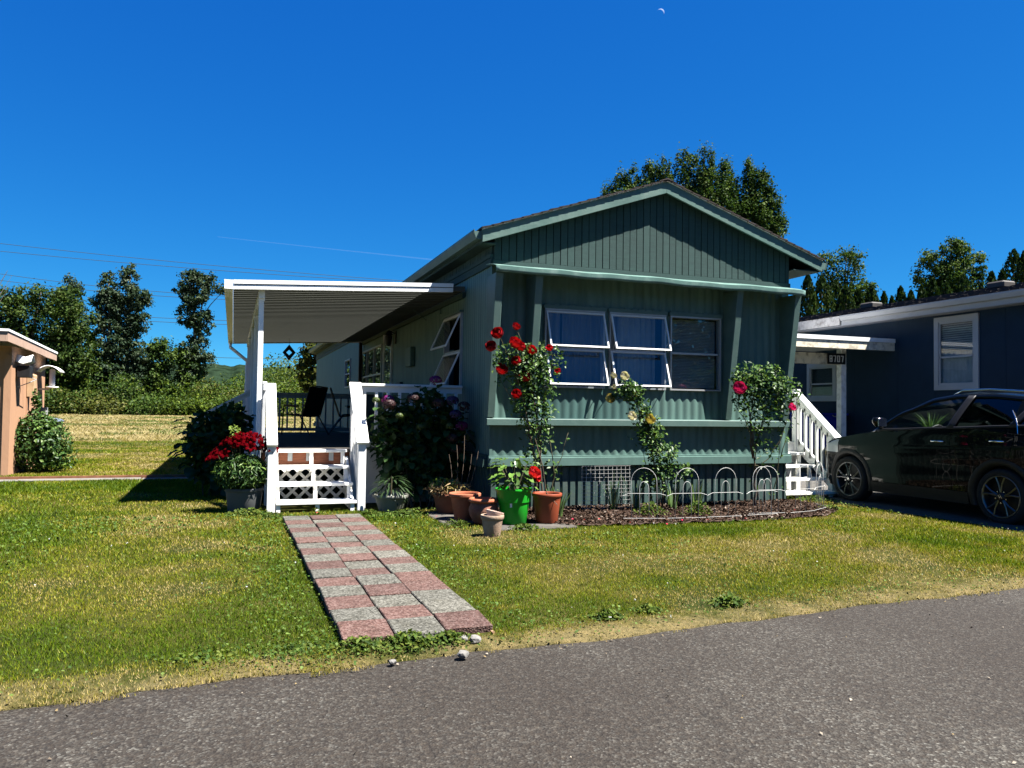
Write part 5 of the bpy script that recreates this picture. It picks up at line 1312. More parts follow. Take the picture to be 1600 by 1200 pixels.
# ---- red climber
red = [(3.006, 9.0, 2.223, 1), (2.938, 9.06, 2.062, 0.95), (3.261, 9.12, 2.332, 0.7), (3.205, 9.0, 2.107, 1.05), (3.318, 9.06, 2.069, 0.85), (3.468, 9.12, 2.047, 0.85), (3.249, 9.0, 1.906, 0.8), (3.049, 9.06, 1.793, 1), (3.413, 9.12, 1.711, 1), (3.246, 9.0, 1.501, 0.8), (3.7, 9.06, 2.083, 0.6), (3.841, 9.12, 1.803, 0.55)]
rose_bush('rose_bush', (3.6, 9.15, 0), 'tall red climbing rose in bloom at the left corner of the home', [(*q, 'red') for q in red],
    [((3.58, 9.15, 0.02), (3.15, 9.08, 2.0), (0.12, 0, 0), 0.016), ((3.62, 9.12, 0.02), (3.35, 9.1, 2.15), (0.10, 0, 0), 0.014), ((3.56, 9.2, 0.02), (3.75, 9.1, 1.95), (-0.05, 0, 0), 0.014), ((3.6, 9.18, 0.02), (3.05, 9.08, 1.7), (0.2, 0, 0), 0.010), ((3.64, 9.2, 0.02), (3.5, 9.08, 1.9), (0.0, -0.05, 0), 0.010), ((3.66, 9.12, 0.02), (3.95, 9.05, 1.05), (0, 0, 0), 0.007), ((3.7, 9.0, 0.02), (3.62, 9.1, 1.3), (0.1, 0, 0), 0.009)],
    [((3.3, 9.1, 1.92), (0.36, 0.18, 0.26), 560), ((3.64, 9.12, 1.92), (0.30, 0.16, 0.28), 430), ((3.45, 9.12, 1.55), (0.28, 0.16, 0.26), 360), ((3.55, 9.14, 1.05), (0.22, 0.16, 0.38), 210), ((3.5, 9.14, 0.75), (0.2, 0.14, 0.2), 60), ((3.02, 9.05, 1.85), (0.12, 0.1, 0.22), 60), ((3.7, 9.1, 1.35), (0.1, 0.1, 0.3), 110)], 1)
# ---- yellow rose leaning left
yel = [(4.695, 9.0, 1.757, 0.8, 'w'), (4.566, 9.05, 1.763, 0.6, 'w'), (4.53, 9.1, 1.469, 0.85, 'y'), (4.801, 9.0, 1.251, 0.8, 'w'), (5.088, 9.05, 1.204, 0.95, 'y'), (4.944, 9.1, 1.526, 0.5, 'y'), (4.569, 9.0, 1.623, 0.4, 'w')]
rose_bush('rose_bush', (5.3, 9.15, 0), 'leaning rose with cream and yellow blooms below the open windows', yel,
    [((5.3, 9.15, 0.02), (4.75, 9.02, 1.65), (0.10, 0, 0.10), 0.013), ((5.34, 9.12, 0.02), (4.95, 9.05, 1.50), (0.12, 0, 0.05), 0.011), ((5.28, 9.1, 0.02), (5.12, 9.02, 1.15), (0.05, 0, 0), 0.009), ((5.36, 9.15, 0.02), (5.5, 9.05, 0.9), (0, 0, 0), 0.008), ((5.25, 9.2, 0.02), (5.05, 9.1, 0.8), (0, 0, 0), 0.008)],
    [((4.78, 9.03, 1.60), (0.24, 0.14, 0.16), 420), ((4.95, 9.05, 1.38), (0.16, 0.12, 0.16), 170), ((5.32, 9.08, 0.80), (0.24, 0.16, 0.16), 260), ((5.28, 9.1, 0.5), (0.34, 0.2, 0.24), 330), ((5.2, 9.08, 1.1), (0.12, 0.1, 0.2), 80), ((5.6, 9.0, 0.55), (0.14, 0.1, 0.12), 70)], 2)
# ---- pink rose
rose_bush('rose_bush', (6.84, 9.2, 0), 'pink rose bush with a dark trunk at the right end of the bed', [(6.435, 9.0, 1.63, 1.2, 'pink'), (7.285, 9.0, 1.399, 0.75, 'pink')],
    [((6.84, 9.2, 0.02), (6.78, 9.15, 0.75), (0.03, 0, 0), 0.024), ((6.78, 9.15, 0.7), (6.5, 9.05, 1.75), (0.06, 0, 0), 0.014), ((6.78, 9.15, 0.72), (6.85, 9.08, 1.95), (-0.1, 0, 0), 0.014), ((6.79, 9.15, 0.70), (7.2, 9.05, 1.75), (-0.12, 0, -0.1), 0.012), ((6.79, 9.15, 0.6), (7.3, 9.05, 1.35), (0.0, 0, -0.22), 0.009), ((6.78, 9.15, 0.7), (6.42, 9.05, 1.45), (0.08, 0, 0), 0.010), ((6.8, 9.15, 0.5), (7.0, 9.05, 1.6), (-0.06, 0, 0), 0.009), ((7.15, 9.2, 0.02), (7.2, 9.1, 0.95), (0, 0, 0), 0.010), ((7.2, 9.1, 0.7), (7.5, 9.05, 1.7), (0, 0, 0), 0.007)],
    [((6.62, 9.08, 1.78), (0.27, 0.18, 0.26), 430), ((6.95, 9.08, 1.82), (0.28, 0.18, 0.22), 400), ((7.25, 9.06, 1.65), (0.27, 0.16, 0.22), 300), ((6.5, 9.06, 1.5), (0.16, 0.12, 0.2), 140), ((7.2, 9.06, 1.42), (0.2, 0.14, 0.14), 110), ((6.9, 9.08, 0.85), (0.2, 0.12, 0.12), 45), ((6.85, 9.1, 1.3), (0.3, 0.15, 0.25), 120)], 3)

# ---- single ovate leaf used by the large leaved plants
def big_leaf(name, m, asp=0.62, ruff=0.04):
    def f(u, v):
        w = asp*0.5*math.sin(math.pi*v**0.8)**0.75*(1-0.25*v); x = (2*u-1)*w
        return (x, v, 0.10*abs(x)*2-0.22*v*v+ruff*math.sin(v*14)*abs(2*u-1))
    return MB().grid(f, 4, 7).mesh(name, m, True)
def put_leaves(parent, me, pos, dirs, sizes, name='leaf'):
    for p, d, s in zip(pos, dirs, sizes):
        d = Vector(d).normalized(); yx = d; side = yx.cross(Vector((0, 0, 1)))
        side = side.normalized() if side.length > 1e-3 else Vector((1, 0, 0)); up = side.cross(yx)
        rot = Matrix((side, yx, up)).transposed().to_euler()
        link(name, me, parent, p, rot, s)
M_HYL = leafmat('hydrangea_leaf', 0.22, 0.02, 0.4, solid=(0.030, 0.062, 0.018)); HYL = big_leaf('leaf', M_HYL, 0.72)
M_HYD = leafmat('dark_hydrangea_leaf', 0.2, 0.02, 0.4, solid=(0.014, 0.042, 0.014)); HYDL = big_leaf('leaf', M_HYD, 0.74)
def shell_points(n, c, r_, rs_, zmin=None):
    out = []
    while len(out) < n:
        d = Vector((rs_.gauss(0, 1), rs_.gauss(0, 1), rs_.gauss(0, 1))).normalized(); k = rs_.uniform(0.72, 1.0)
        p = Vector((c[0]+d.x*r_[0]*k, c[1]+d.y*r_[1]*k, c[2]+d.z*r_[2]*k))
        if zmin is not None and p.z < zmin: continue
        out.append((p, d))
    return out
def hydrangea(name, base, label, lobes, leaf_me, n, size, seed, heads=(), fill=2500):
    t = thing(name, base, label, 'hydrangea'); rs_ = random.Random(seed)
    for k in range(9):
        c, r_ = lobes[k % len(lobes)]
        MB().tube(curve_pts((base[0]+rs_.uniform(-0.2, 0.2), base[1]+rs_.uniform(-0.1, 0.1), 0), (c[0]+rs_.uniform(-0.6, 0.6)*r_[0], c[1], c[2]+rs_.uniform(-0.2, 0.5)*r_[2]), (0, 0, 0.05), 5), 0.010, 5).build('stem', M_WOODST, t)
    tot = sum(r_[0]*r_[2] for c, r_ in lobes)
    for c, r_ in lobes:
        m_ = int(n*r_[0]*r_[2]/tot); sp = shell_points(m_, c, r_, rs_, 0.12)
        put_leaves(t, leaf_me, [p for p, d in sp], [(d.x+rs_.uniform(-0.5, 0.5), d.y+rs_.uniform(-0.5, 0.5)-0.25, d.z*0.5-0.25+rs_.uniform(-0.3, 0.2)) for p, d in sp], [rs_.uniform(*size) for _ in sp])
    # inner foliage mass
    cen = np.concatenate([blob(int(fill*r_[0]*r_[2]/tot), c, np.array(r_)*0.85) for c, r_ in lobes]); cen[:, 2] = np.maximum(cen[:, 2], 0.08)
    leaves_part('inner_foliage', cen, rng.normal(size=cen.shape)+np.array([0, -0.3, 0.6]), rng.uniform(0.07, 0.13, len(cen)), pal(len(cen), GREENS[:2]), t, 0.7)
    hm = {'m': (0.12, 0.012, 0.085), 'p': (0.042, 0.02, 0.02), 'v': (0.035, 0.02, 0.07), 'g': (0.06, 0.085, 0.02)}
    for (x, y, z, kd) in heads:
        q = 150; d = unit(rng.normal(size=(q, 3))+np.array([0, -0.4, 0.6])); rr = 0.085 if kd != 'g' else 0.05
        me = leaf_mesh('flower_head', d*np.array([rr, rr, rr*0.75]), d, np.full(q, 0.03 if kd != 'g' else 0.02), pal(q, [hm[kd]], None, 0.35), M_FLOWER, 0.95)
        link('flower_head', me, t, (x, y+0.16, z))
    return t
hyd = [(2.534, 10.05, 1.702, 'm'), (1.924, 10.15, 1.432, 'm'), (1.923, 10.05, 1.374, 'p'), (2.608, 10.15, 1.401, 'p'), (2.772, 10.05, 1.437, 'v'), (2.961, 10.15, 1.364, 'p'), (2.819, 10.05, 1.252, 'v'), (2.921, 10.1, 1.098, 'm'), (2.781, 10.05, 0.939, 'p'), (2.846, 10.1, 0.782, 'p'), (2.239, 10.05, 1.461, 'p'), (1.766, 10.15, 1.429, 'g'), (2.058, 10.05, 1.227, 'g'), (2.353, 10.1, 1.086, 'g'), (2.726, 10.0, 1.099, 'g')]
hydrangea('hydrangea_shrub', (2.4, 10.45, 0), 'big shaded hydrangea with purple and faded pink heads between steps and home',
    [((2.10, 10.60, 0.95), (0.42, 0.27, 0.58)), ((2.52, 10.58, 1.12), (0.44, 0.30, 0.58)), ((2.84, 10.50, 0.88), (0.28, 0.34, 0.62)), ((2.40, 10.55, 0.55), (0.62, 0.32, 0.46))], HYL, 270, (0.12, 0.19), 4, hyd)
hydrangea('hydrangea_shrub', (-0.18, 12.35, 0), 'dark broad leaved shrub left of the deck behind the red lilies',
    [((-0.03, 12.3, 0.98), (0.36, 0.36, 0.48)), ((-0.36, 12.3, 0.76), (0.38, 0.36, 0.54)), ((-0.15, 12.2, 0.5), (0.42, 0.34, 0.42))], HYDL, 170, (0.14, 0.22), 5, ())

# ---- pots
def pot(name, loc, label, r0, r1, h, m, rim=0.02, cat='pot', soil=True, band=False, tilt=None, n=32):
    t = thing(name, loc, label, cat)
    b = MB().lathe([(0.0, 0.0), (r0*0.96, 0.0), (r0, 0.01), (r0+(r1-r0)*0.80, h*0.80), (r0+(r1-r0)*0.80+0.002, h*0.80), (r1-rim*0.2, h-0.045), (r1-rim*0.2, h-0.04), (r1-0.02, h-0.04), (r0*0.9, 0.03)], n, loc)
    bo = b.build('body', m, t); smooth_by_angle(bo, 40)
    b = MB().lathe([(r1-0.02, h-0.045), (r1, h-0.045), (r1+rim*0.5, h-0.03), (r1+rim*0.5, h-0.006), (r1+rim*0.3, h), (r1-0.012, h), (r1-0.02, h-0.01), (r1-0.02, h-0.05)], n, loc)
    ro = b.build('rim', m, t); smooth_by_angle(ro, 40)
    if soil: MB().lathe([(0.0, h-0.05), (r1-0.018, h-0.055)], n, loc).build('soil', M_SOILP, t)
    return t
pot('terracotta_pot', (2.60, 8.95, 0.032), 'large empty terracotta pot at the back left of the pot group', 0.12, 0.175, 0.31, M_TERRA, 0.03)
# ornate pot
t = thing('ornate_pot', (2.72, 8.60, 0.03), 'bulbous carved terracotta pot beside the green pot', 'pot')
om = mat('carved_terracotta', (0.17, 0.06, 0.04), 0.8, 0.3, 14, 0.5, 50, dirt=(0.20, 0.15, 0.10), dscale=8, damt=0.6)
b = MB(); prof = [(0.0, 0), (0.10, 0.0), (0.115, 0.02), (0.155, 0.10), (0.165, 0.16), (0.15, 0.22), (0.135, 0.245)]
b.lathe(prof, 48, (0, 0, 0)); b.v = [(x*(1+0.035*abs(math.sin(5*math.atan2(y, x)))*(0.05 < z < 0.2)), y*(1+0.035*abs(math.sin(5*math.atan2(y, x)))*(0.05 < z < 0.2)), z) for x, y, z in b.v]
b.v = [(x+2.72, y+8.60, z+0.03) for x, y, z in b.v]; b.build('body', om, t, smooth=True)
o = MB().lathe([(0.135, 0.24), (0.165, 0.245), (0.175, 0.26), (0.165, 0.285), (0.14, 0.288), (0.13, 0.26), (0.13, 0.23)], 40, (2.72, 8.60, 0.03)).build('rim', M_TERRA, t, smooth=True)
MB().lathe([(0, 0.225), (0.132, 0.222)], 24, (2.72, 8.6, 0.03)).build('soil', M_SOILP, t)
# two small stacked clay pots
M_CLAY = mat('pale_old_clay', (0.24, 0.165, 0.115), 0.9, 0.18, 10, 0.3, 60, dirt=(0.32, 0.27, 0.22), dscale=8, damt=0.6)
pot('clay_pot', (2.565, 7.80, 0.012), 'small weathered clay pot at the front of the pot group', 0.085, 0.115, 0.225, M_CLAY, 0.015, soil=False)
t = thing('clay_pot_nested', (2.565, 7.80, 0.15), 'pale clay pot sitting tilted inside the small front pot', 'pot'); t.name = 'clay_pot'
b = MB().lathe([(0.0, 0), (0.06, 0), (0.085, 0.10), (0.09, 0.10), (0.095, 0.125), (0.08, 0.125), (0.055, 0.01)], 28)
rm = Matrix.Rotation(R(14), 3, 'Y'); b.v = [tuple(rm @ Vector(v)+Vector((2.565, 7.80, 0.15))) for v in b.v]
smooth_by_angle(b.build('body', mat('pale_pink_clay', (0.42, 0.30, 0.24), 0.9, 0.12, 10), t), 40)
# bright green pot with a hibiscus-like plant
M_LIME = mat('bright_green_plastic', (0.012, 0.24, 0.016), 0.35, 0.08, 5)
gp = thing('green_pot', (3.05, 8.50, 0.032), 'bright green plastic planter with a small white sticker', 'pot')
o = MB().lathe([(0, 0), (0.135, 0), (0.145, 0.012), (0.175, 0.25), (0.186, 0.252), (0.200, 0.385), (0.183, 0.385), (0.13, 0.02)], 40, (3.05, 8.50, 0.032)).build('body', M_LIME, gp); smooth_by_angle(o, 35)
o = MB().lathe([(0.183, 0.38), (0.214, 0.38), (0.216, 0.397), (0.206, 0.402), (0.183, 0.402), (0.183, 0.38)], 40, (3.05, 8.5, 0.032)).build('rim', M_LIME, gp); smooth_by_angle(o, 35)
MB().lathe([(0, 0.345), (0.182, 0.34)], 24, (3.05, 8.5, 0.032)).build('soil', M_SOILP, gp)
b = MB()
for za, zb in ((0.20, 0.245),):
    for a0, a1 in ((-2.16, -2.02),):
        pts = []
        for a, z in ((a0, za), (a1, za), (a1, zb), (a0, zb)): r_ = 0.1455+0.030*(z-0.012)/0.238+0.002; pts.append((3.05+r_*math.cos(a), 8.5+r_*math.sin(a), 0.032+z))
        b.add(pts, [(0, 1, 2, 3)])
b.build('sticker', M_WHITE, gp)
hb = thing('hibiscus_plant', (3.05, 8.5, 0.38), 'leafy plant with a coral flower growing in the green pot', 'plant')
M_HIB = leafmat('hibiscus_leaf', 0.32, 0.03, 0.35, solid=(0.085, 0.155, 0.03)); HIB = big_leaf('leaf', M_HIB, 0.6, 0.06); M_HIB2 = leafmat('hibiscus_leaf_dark', 0.3, 0.03, 0.35, solid=(0.045, 0.09, 0.022)); HIB2 = big_leaf('leaf', M_HIB2, 0.6, 0.05)
rs_ = random.Random(9)
for k in range(7):
    a = rs_.uniform(0, 6.28); e = (3.05+0.16*math.cos(a), 8.5+0.14*math.sin(a), 0.38+rs_.uniform(0.22, 0.42))
    MB().tube(curve_pts((3.05+0.03*math.cos(a), 8.5+0.03*math.sin(a), 0.37), e, (0, 0, 0.03), 5), 0.006, 5).build('stem', M_STEM, hb)
sp = shell_points(70, (3.06, 8.5, 0.60), (0.23, 0.20, 0.25), rs_, 0.42)
put_leaves(hb, HIB, [p for p, d in sp[:38]], [(d.x, d.y, 0.2*d.z-0.1) for p, d in sp[:38]], [rs_.uniform(0.10, 0.16) for _ in sp[:38]])
put_leaves(hb, HIB2, [p*0.8+Vector((3.06, 8.5, 0.6))*0.2 for p, d in sp[38:]], [(d.x, d.y, -0.2) for p, d in sp[38:]], [rs_.uniform(0.08, 0.15) for _ in sp[38:]])
link('bloom', RM['coral'], hb, (3.22, 8.36, 0.59), (R(50), R(20), 0), 1.0); link('bloom', RM['coral'], hb, (3.27, 8.40, 0.55), (R(70), R(30), 0), 0.7)
bp_ = pot('brown_pot', (3.45, 8.48, 0.032), 'red brown plastic pot with a dry twig at the bed corner', 0.125, 0.165, 0.34, mat('brown_plastic_pot', (0.20, 0.045, 0.020), 0.5, 0.1, 6), 0.02)
MB().tube([(3.45, 8.48, 0.32), (3.38, 8.46, 0.7), (3.30, 8.5, 1.0)], 0.005, 5).build('twig', M_WOODST, bp_)
MB().tube([(3.46, 8.46, 0.32), (3.42, 8.42, 0.38), (3.50, 8.28, 0.25)], 0.004, 5).build('twig', M_WOODST, bp_)
# grey tub with red lilies, left of the steps
M_TUB = mat('grey_plastic_tub', (0.075, 0.08, 0.082), 0.6, 0.1, 5, dirt=(0.11, 0.11, 0.10), damt=0.3)
pot('grey_tub', (0.16, 10.42, 0.01), 'large grey tub holding the red lilies left of the steps', 0.19, 0.225, 0.30, M_TUB, 0.02)
ll = thing('lily_plant', (0.16, 10.42, 0.26), 'clump of dark red lilies growing from the grey tub', 'lily')
n = 2300; cen = blob(n, (0.13, 10.36, 0.50), (0.35, 0.28, 0.24)); cen[:, 2] = np.maximum(cen[:, 2], 0.27)
leaves_part('foliage', cen, unit(cen-np.array([0.15, 10.4, 0.35]))+rng.normal(size=(n, 3))*0.5, rng.uniform(0.06, 0.11, n), pal(n, GREENS, [0.2, 0.35, 0.3, 0.15]), ll, 0.26)
def lily_mesh(m):
    b = MB()
    for k in range(6):
        a0 = k*math.pi/3
        def f(u, v):
            w = 0.020*math.sin(math.pi*min(1, v*0.92+0.06)); r_ = 0.012+0.075*v; x = (2*u-1)*w; z = 0.06*math.sin(v*2.2)-0.03*v*v
            return (r_*math.cos(a0)-x*math.sin(a0), r_*math.sin(a0)+x*math.cos(a0), z)
        b.grid(f, 2, 5)
    return b.mesh('lily_flower', m, True)
LM = lily_mesh(leafmat('dark_red_petal', 0.15, 0.0, 0.5, solid=(0.05, 0.0009, 0.002)))
rs_ = random.Random(12)
for k in range(46):
    a = rs_.uniform(0, 6.28); q = math.sqrt(rs_.random()); x, y = 0.14+0.40*q*math.cos(a), 10.36+0.24*q*math.sin(a)
    z = 0.78+0.14*(1-q*q)+rs_.uniform(-0.06, 0.05)-0.14*max(0, (0.0-x)/0.3)
    d = Vector((math.cos(a)*q+rs_.uniform(-0.3, 0.3), math.sin(a)*q-0.5, 0.7))
    link('lily_flower', LM, ll, (x, y, z), d.to_track_quat('Z', 'X').to_euler(), rs_.uniform(0.75, 1.05))
    if k % 3 == 0: MB().tube(curve_pts((0.15+0.4*(x-0.15), 10.40, 0.3), (x, y, z), (0, 0, 0.03), 4), 0.004, 4).build('flower_stem', M_STEM, ll)
sp = blob(60, (0.03, 10.42, 0.98), (0.08, 0.08, 0.12)); leaves_part('young_shoot', sp, rng.normal(size=(60, 3))+np.array([0, -0.5, 0.5]), rng.uniform(0.04, 0.08, 60), pal(60, [[0.12, 0.17, 0.03]]), ll, 0.4)
# grey bowl right of the steps with a drooping lily
pot('grey_bowl', (1.93, 10.02, 0.01), 'wide grey bowl right of the steps in half shade', 0.15, 0.215, 0.22, mat('olive_grey_bowl', (0.16, 0.16, 0.135), 0.7, 0.12, 5), 0.02)
t = thing('drooping_plant', (1.93, 10.02, 0.2), 'dark drooping strap leaved plant in the wide grey bowl', 'plant')
M_STRAP = leafmat('strap_leaf', 0.25, 0.03, 0.35, solid=(0.022, 0.042, 0.015)); STRAP = big_leaf('leaf', M_STRAP, 0.22, 0.0)
rs_ = random.Random(15); sp = shell_points(110, (1.93, 10.0, 0.32), (0.20, 0.18, 0.15), rs_, 0.20)
put_leaves(t, STRAP, [p for p, d in sp], [(d.x, d.y, -0.35+0.4*d.z) for p, d in sp], [rs_.uniform(0.09, 0.15) for _ in sp])
MB().tube([(1.93, 10.02, 0.18), (1.93, 10.0, 0.45)], 0.01, 5).build('stem', M_STEM, t)
# dry plant pot beside the hydrangea
pot('old_pot', (2.60, 9.60, 0.032), 'shaded brown pot with withered foliage in front of the hydrangea', 0.17, 0.22, 0.24, mat('dull_brown_pot', (0.15, 0.055, 0.03), 0.8, 0.2, 6), 0.02)
t = thing('withered_plant', (2.60, 9.60, 0.25), 'half dead straw coloured plant with a few green shoots', 'plant')
n = 420; cen = blob(n, (2.55, 9.52, 0.33), (0.30, 0.22, 0.10)); leaves_part('dry_foliage', cen, rng.normal(size=(n, 3))+np.array([0, -0.4, 0.7]), rng.uniform(0.06, 0.14, n), pal(n, [[0.24, 0.17, 0.09], [0.15, 0.09, 0.045], [0.30, 0.24, 0.14]]), t, 0.14)
n = 130; cen = blob(n, (2.48, 9.52, 0.40), (0.22, 0.16, 0.07)); leaves_part('green_shoots', cen, rng.normal(size=(n, 3))+np.array([0, -0.4, 0.7]), rng.uniform(0.03, 0.06, n), pal(n, [[0.12, 0.18, 0.04], [0.07, 0.12, 0.03]]), t, 0.6)
for k in range(5): MB().tube(curve_pts((2.62+0.05*k, 9.62, 0.25), (2.6+0.1*k, 9.7, 0.75+0.12*(k % 3)), (0.02, 0, 0), 5), 0.004, 4).build('dry_stem', M_WOODST, t)

# ---- wire mesh panel and hooped garden fence
M_WIRE = mat('white_coated_wire', (0.42, 0.42, 0.40), 0.5, 0.06)
t = thing('wire_trellis', (4.68, 9.42, 0), 'square white wire mesh panel standing in the bed before the skirting', 'trellis')
for k in range(12):
    x = 4.33+0.70*k/11; MB().tube([(x, 9.42, 0.02), (x, 9.44, 0.60)], 0.0022, 4).build('upright_wire', M_WIRE, t)
for k in range(12):
    q = k/11; MB().tube([(4.32, 9.417+0.02*q, 0.05+0.55*q), (5.04, 9.417+0.02*q, 0.05+0.55*q)], 0.0022, 4).build('cross_wire', M_WIRE, t)
def hoop_panel(p, q, label, lean=0.0):
    """one section: outer hoop with an inner hoop and two rails"""
    p, q = Vector((*p, 0)), Vector((*q, 0)); t = thing('hoop_fence', tuple((p+q)/2), label, 'garden fence', 'hooped wire fence sections round the bed')
    def at(s, z): v = p.lerp(q, s); return (v.x, v.y-lean*z, z)
    def hoop(s0, s1, z0, zt, r_=0.0028):
        pts = [at(s0, z0)]; rz = (zt-0.16) if zt > 0.5 else zt-0.09
        for k in range(13):
            a = math.pi*k/12; pts.append(at((s0+s1)/2-(s1-s0)/2*math.cos(a), rz+(zt-rz)*math.sin(a)))
        pts.append(at(s1, z0)); return MB().tube(pts, r_, 5)
    hoop(0.17, 0.83, -0.02, 0.66).build('outer_hoop', M_WIRE, t, smooth=True)
    hoop(0.38, 0.62, -0.02, 0.50).build('inner_hoop', M_WIRE, t, smooth=True)
    MB().tube([at(-0.06, 0.33), at(0.1, 0.36), at(0.9, 0.36), at(1.06, 0.34)], 0.0028, 5).build('upper_rail', M_WIRE, t)
    MB().tube([at(-0.04, 0.07), at(1.04, 0.07)], 0.0022, 5).build('lower_rail', M_WIRE, t)
    return t
hp = [((4.38, 8.32), (4.83, 8.20), 'leftmost hooped wire fence section at the front of the bed'), ((4.90, 8.20), (5.36, 8.16), 'second hooped wire fence section from the left'), ((5.43, 8.18), (5.88, 8.18), 'third hooped wire fence section from the left'),
      ((6.02, 8.20), (6.46, 8.24), 'hooped wire fence section in front of the pink rose'), ((6.14, 8.34), (6.62, 8.30), 'hooped wire fence section overlapping the one before the pink rose'), ((6.72, 8.28), (7.16, 8.38), 'hooped wire fence section right of the pink rose trunk'),
      ((7.22, 8.42), (7.56, 8.62), 'hooped wire fence section turning the right corner of the bed'), ((7.60, 8.68), (7.78, 9.10), 'rightmost hooped wire fence section beside the white side steps')]
for k, (p, q, lab) in enumerate(hp): hoop_panel(p, q, lab, 0.04*((k % 3)-1))
# ---- upright iris leaves in the bed
def blades(name, loc, label, n, h, spread, cat='plant', colr=((0.06, 0.11, 0.03), (0.10, 0.15, 0.04))):
    t = thing(name, loc, label, cat)
    for k in range(n):
        a = rng.uniform(0, 6.28); hh = h*rng.uniform(0.6, 1.1); lean = spread*rng.uniform(0.2, 1); w = rng.uniform(0.008, 0.014)
        bx, by = loc[0]+0.05*math.cos(a), loc[1]+0.05*math.sin(a); dx, dy = math.cos(a)*lean*hh, math.sin(a)*lean*hh
        pr = (-math.sin(a), math.cos(a))
        def f(u, v): ww = w*(1-v**2)*(2*u-1); return (bx+dx*v**1.6+pr[0]*ww, by+dy*v**1.6+pr[1]*ww, loc[2]+hh*v-0.25*hh*lean*v**3)
        MB().grid(f, 1, 6).build('leaf', MATS.get('blade_leaf') or leafmat('blade_leaf', 0.3, 0.05, 0.4, solid=(0.075, 0.13, 0.035)), t, smooth=True)
    return t
blades('iris_plant', (4.72, 9.30, 0.03), 'iris leaves growing behind the wire mesh panel', 14, 0.50, 0.5)
blades('iris_plant', (5.02, 9.25, 0.03), 'tall iris clump at the right edge of the wire mesh panel', 16, 0.52, 0.4)
blades('iris_plant', (5.52, 9.15, 0.03), 'iris clump right of the yellow rose stems', 14, 0.42, 0.45)
blades('iris_plant', (5.95, 9.25, 0.03), 'dark iris clump in the middle of the bed', 12, 0.42, 0.4)
blades('grass_plant', (3.75, 8.85, 0.03), 'thin grassy tuft beside the brown pot', 12, 0.40, 0.5)
# plant on a stand beyond the car, seen through its front windows
sp_t = thing('plant_stand', (11.3, 10.33, 0), 'dark stand carrying a grassy pot plant beyond the car', 'stand')
for dx, dy in ((-0.15, -0.15), (0.15, -0.15), (-0.15, 0.15), (0.15, 0.15)): MB().box(11.3+dx-0.015, 11.3+dx+0.015, 10.33+dy-0.015, 10.33+dy+0.015, 0.02, 0.84).build('leg', M_BLACK, sp_t)
MB().box(11.12, 11.48, 10.15, 10.51, 0.842, 0.87).build('top', M_BLACK, sp_t)
pot('plant_pot', (11.3, 10.33, 0.87), 'small dark pot on the stand beyond the car', 0.07, 0.10, 0.16, M_TERRA, 0.015)
blades('grassy_plant', (11.3, 10.33, 0.98), 'arching bright green grassy plant seen through the car windows', 46, 0.46, 0.85)
# ---- low weeds along edges
WEEDS = np.array([[0.022, 0.042, 0.008], [0.038, 0.066, 0.012], [0.06, 0.088, 0.016], [0.085, 0.105, 0.02]])
M_LEAF0 = leafmat('matt_leaf', 0.3, 0.004, 0.5)
def weed(loc, label, r_, n, size, h=0.08, cat='weed', asp=0.5, palv=None):
    t = thing('weed_clump', loc, label, cat, 'low weeds along the lawn edges')
    g2 = rng.normal(size=(n, 2))*np.array([r_*0.62, r_*0.45]); fall = np.exp(-((g2/np.array([r_, r_*0.8]))**2).sum(1))
    cen = np.stack([loc[0]+g2[:, 0], loc[1]+g2[:, 1], 0.012+loc[2]+h*fall*rng.uniform(0.1, 1.0, n)], 1)
    leaves_part('foliage', cen, rng.normal(size=(n, 3))*0.6+np.array([0, -0.2, 1]), rng.uniform(*size, n)*(0.5+0.6*fall), pal(n, palv if palv is not None else WEEDS), t, asp, M_LEAF0)
    MB().tube([(loc[0], loc[1], 0), (loc[0], loc[1], loc[2]+h)], 0.004, 4).build('stem', M_STEM, t)
weed((3.24, 4.62, 0), 'dark green weed clump at the road edge towards the right', 0.13, 240, (0.03, 0.07), 0.07)
weed((2.27, 4.55, 0), 'small dandelion rosette at the road edge right of the path', 0.10, 130, (0.04, 0.09), 0.05, asp=0.3)
weed((2.60, 4.62, 0), 'low clover patch at the road edge between two weeds', 0.10, 120, (0.02, 0.045), 0.05, asp=0.8)
weed((0.95, 4.37, 0), 'dense weeds covering the near end of the path', 0.18, 560, (0.02, 0.05), 0.07)
weed((1.18, 4.37, 0), 'weed tuft at the near right end of the path', 0.13, 260, (0.02, 0.05), 0.05)
weed((0.70, 4.38, 0), 'weed tuft at the near left end of the path', 0.16, 420, (0.02, 0.045), 0.06)
weed((0.35, 4.42, 0), 'thin clover patch left of the path end', 0.24, 320, (0.015, 0.032), 0.03, asp=0.8)
weed((-0.1, 4.45, 0), 'sparse leafy patch by the road left of the path', 0.25, 260, (0.015, 0.035), 0.03, asp=0.6)
weed((0.20, 10.05, 0), 'leafy ground cover at the foot of the grey tub', 0.26, 420, (0.03, 0.06), 0.09, asp=0.7)
weed((0.45, 9.75, 0), 'small weeds in front of the left newel', 0.16, 200, (0.03, 0.05), 0.06, asp=0.7)
weed((0.98, 9.90, 0), 'little weed growing under the bottom step', 0.07, 50, (0.03, 0.06), 0.10, asp=0.4)
weed((1.62, 9.70, 0), 'ground cover right of the steps', 0.16, 260, (0.03, 0.05), 0.07, asp=0.7)
weed((2.05, 9.55, 0), 'bright green ground cover in front of the grey bowl', 0.24, 520, (0.03, 0.055), 0.09, asp=0.7)
weed((2.40, 8.55, 0), 'grassy weeds before the concrete pad', 0.2, 300, (0.04, 0.08), 0.08, asp=0.2)
weed((3.05, 8.12, 0), 'green weeds at the foot of the green pot', 0.20, 320, (0.03, 0.05), 0.07, asp=0.7)
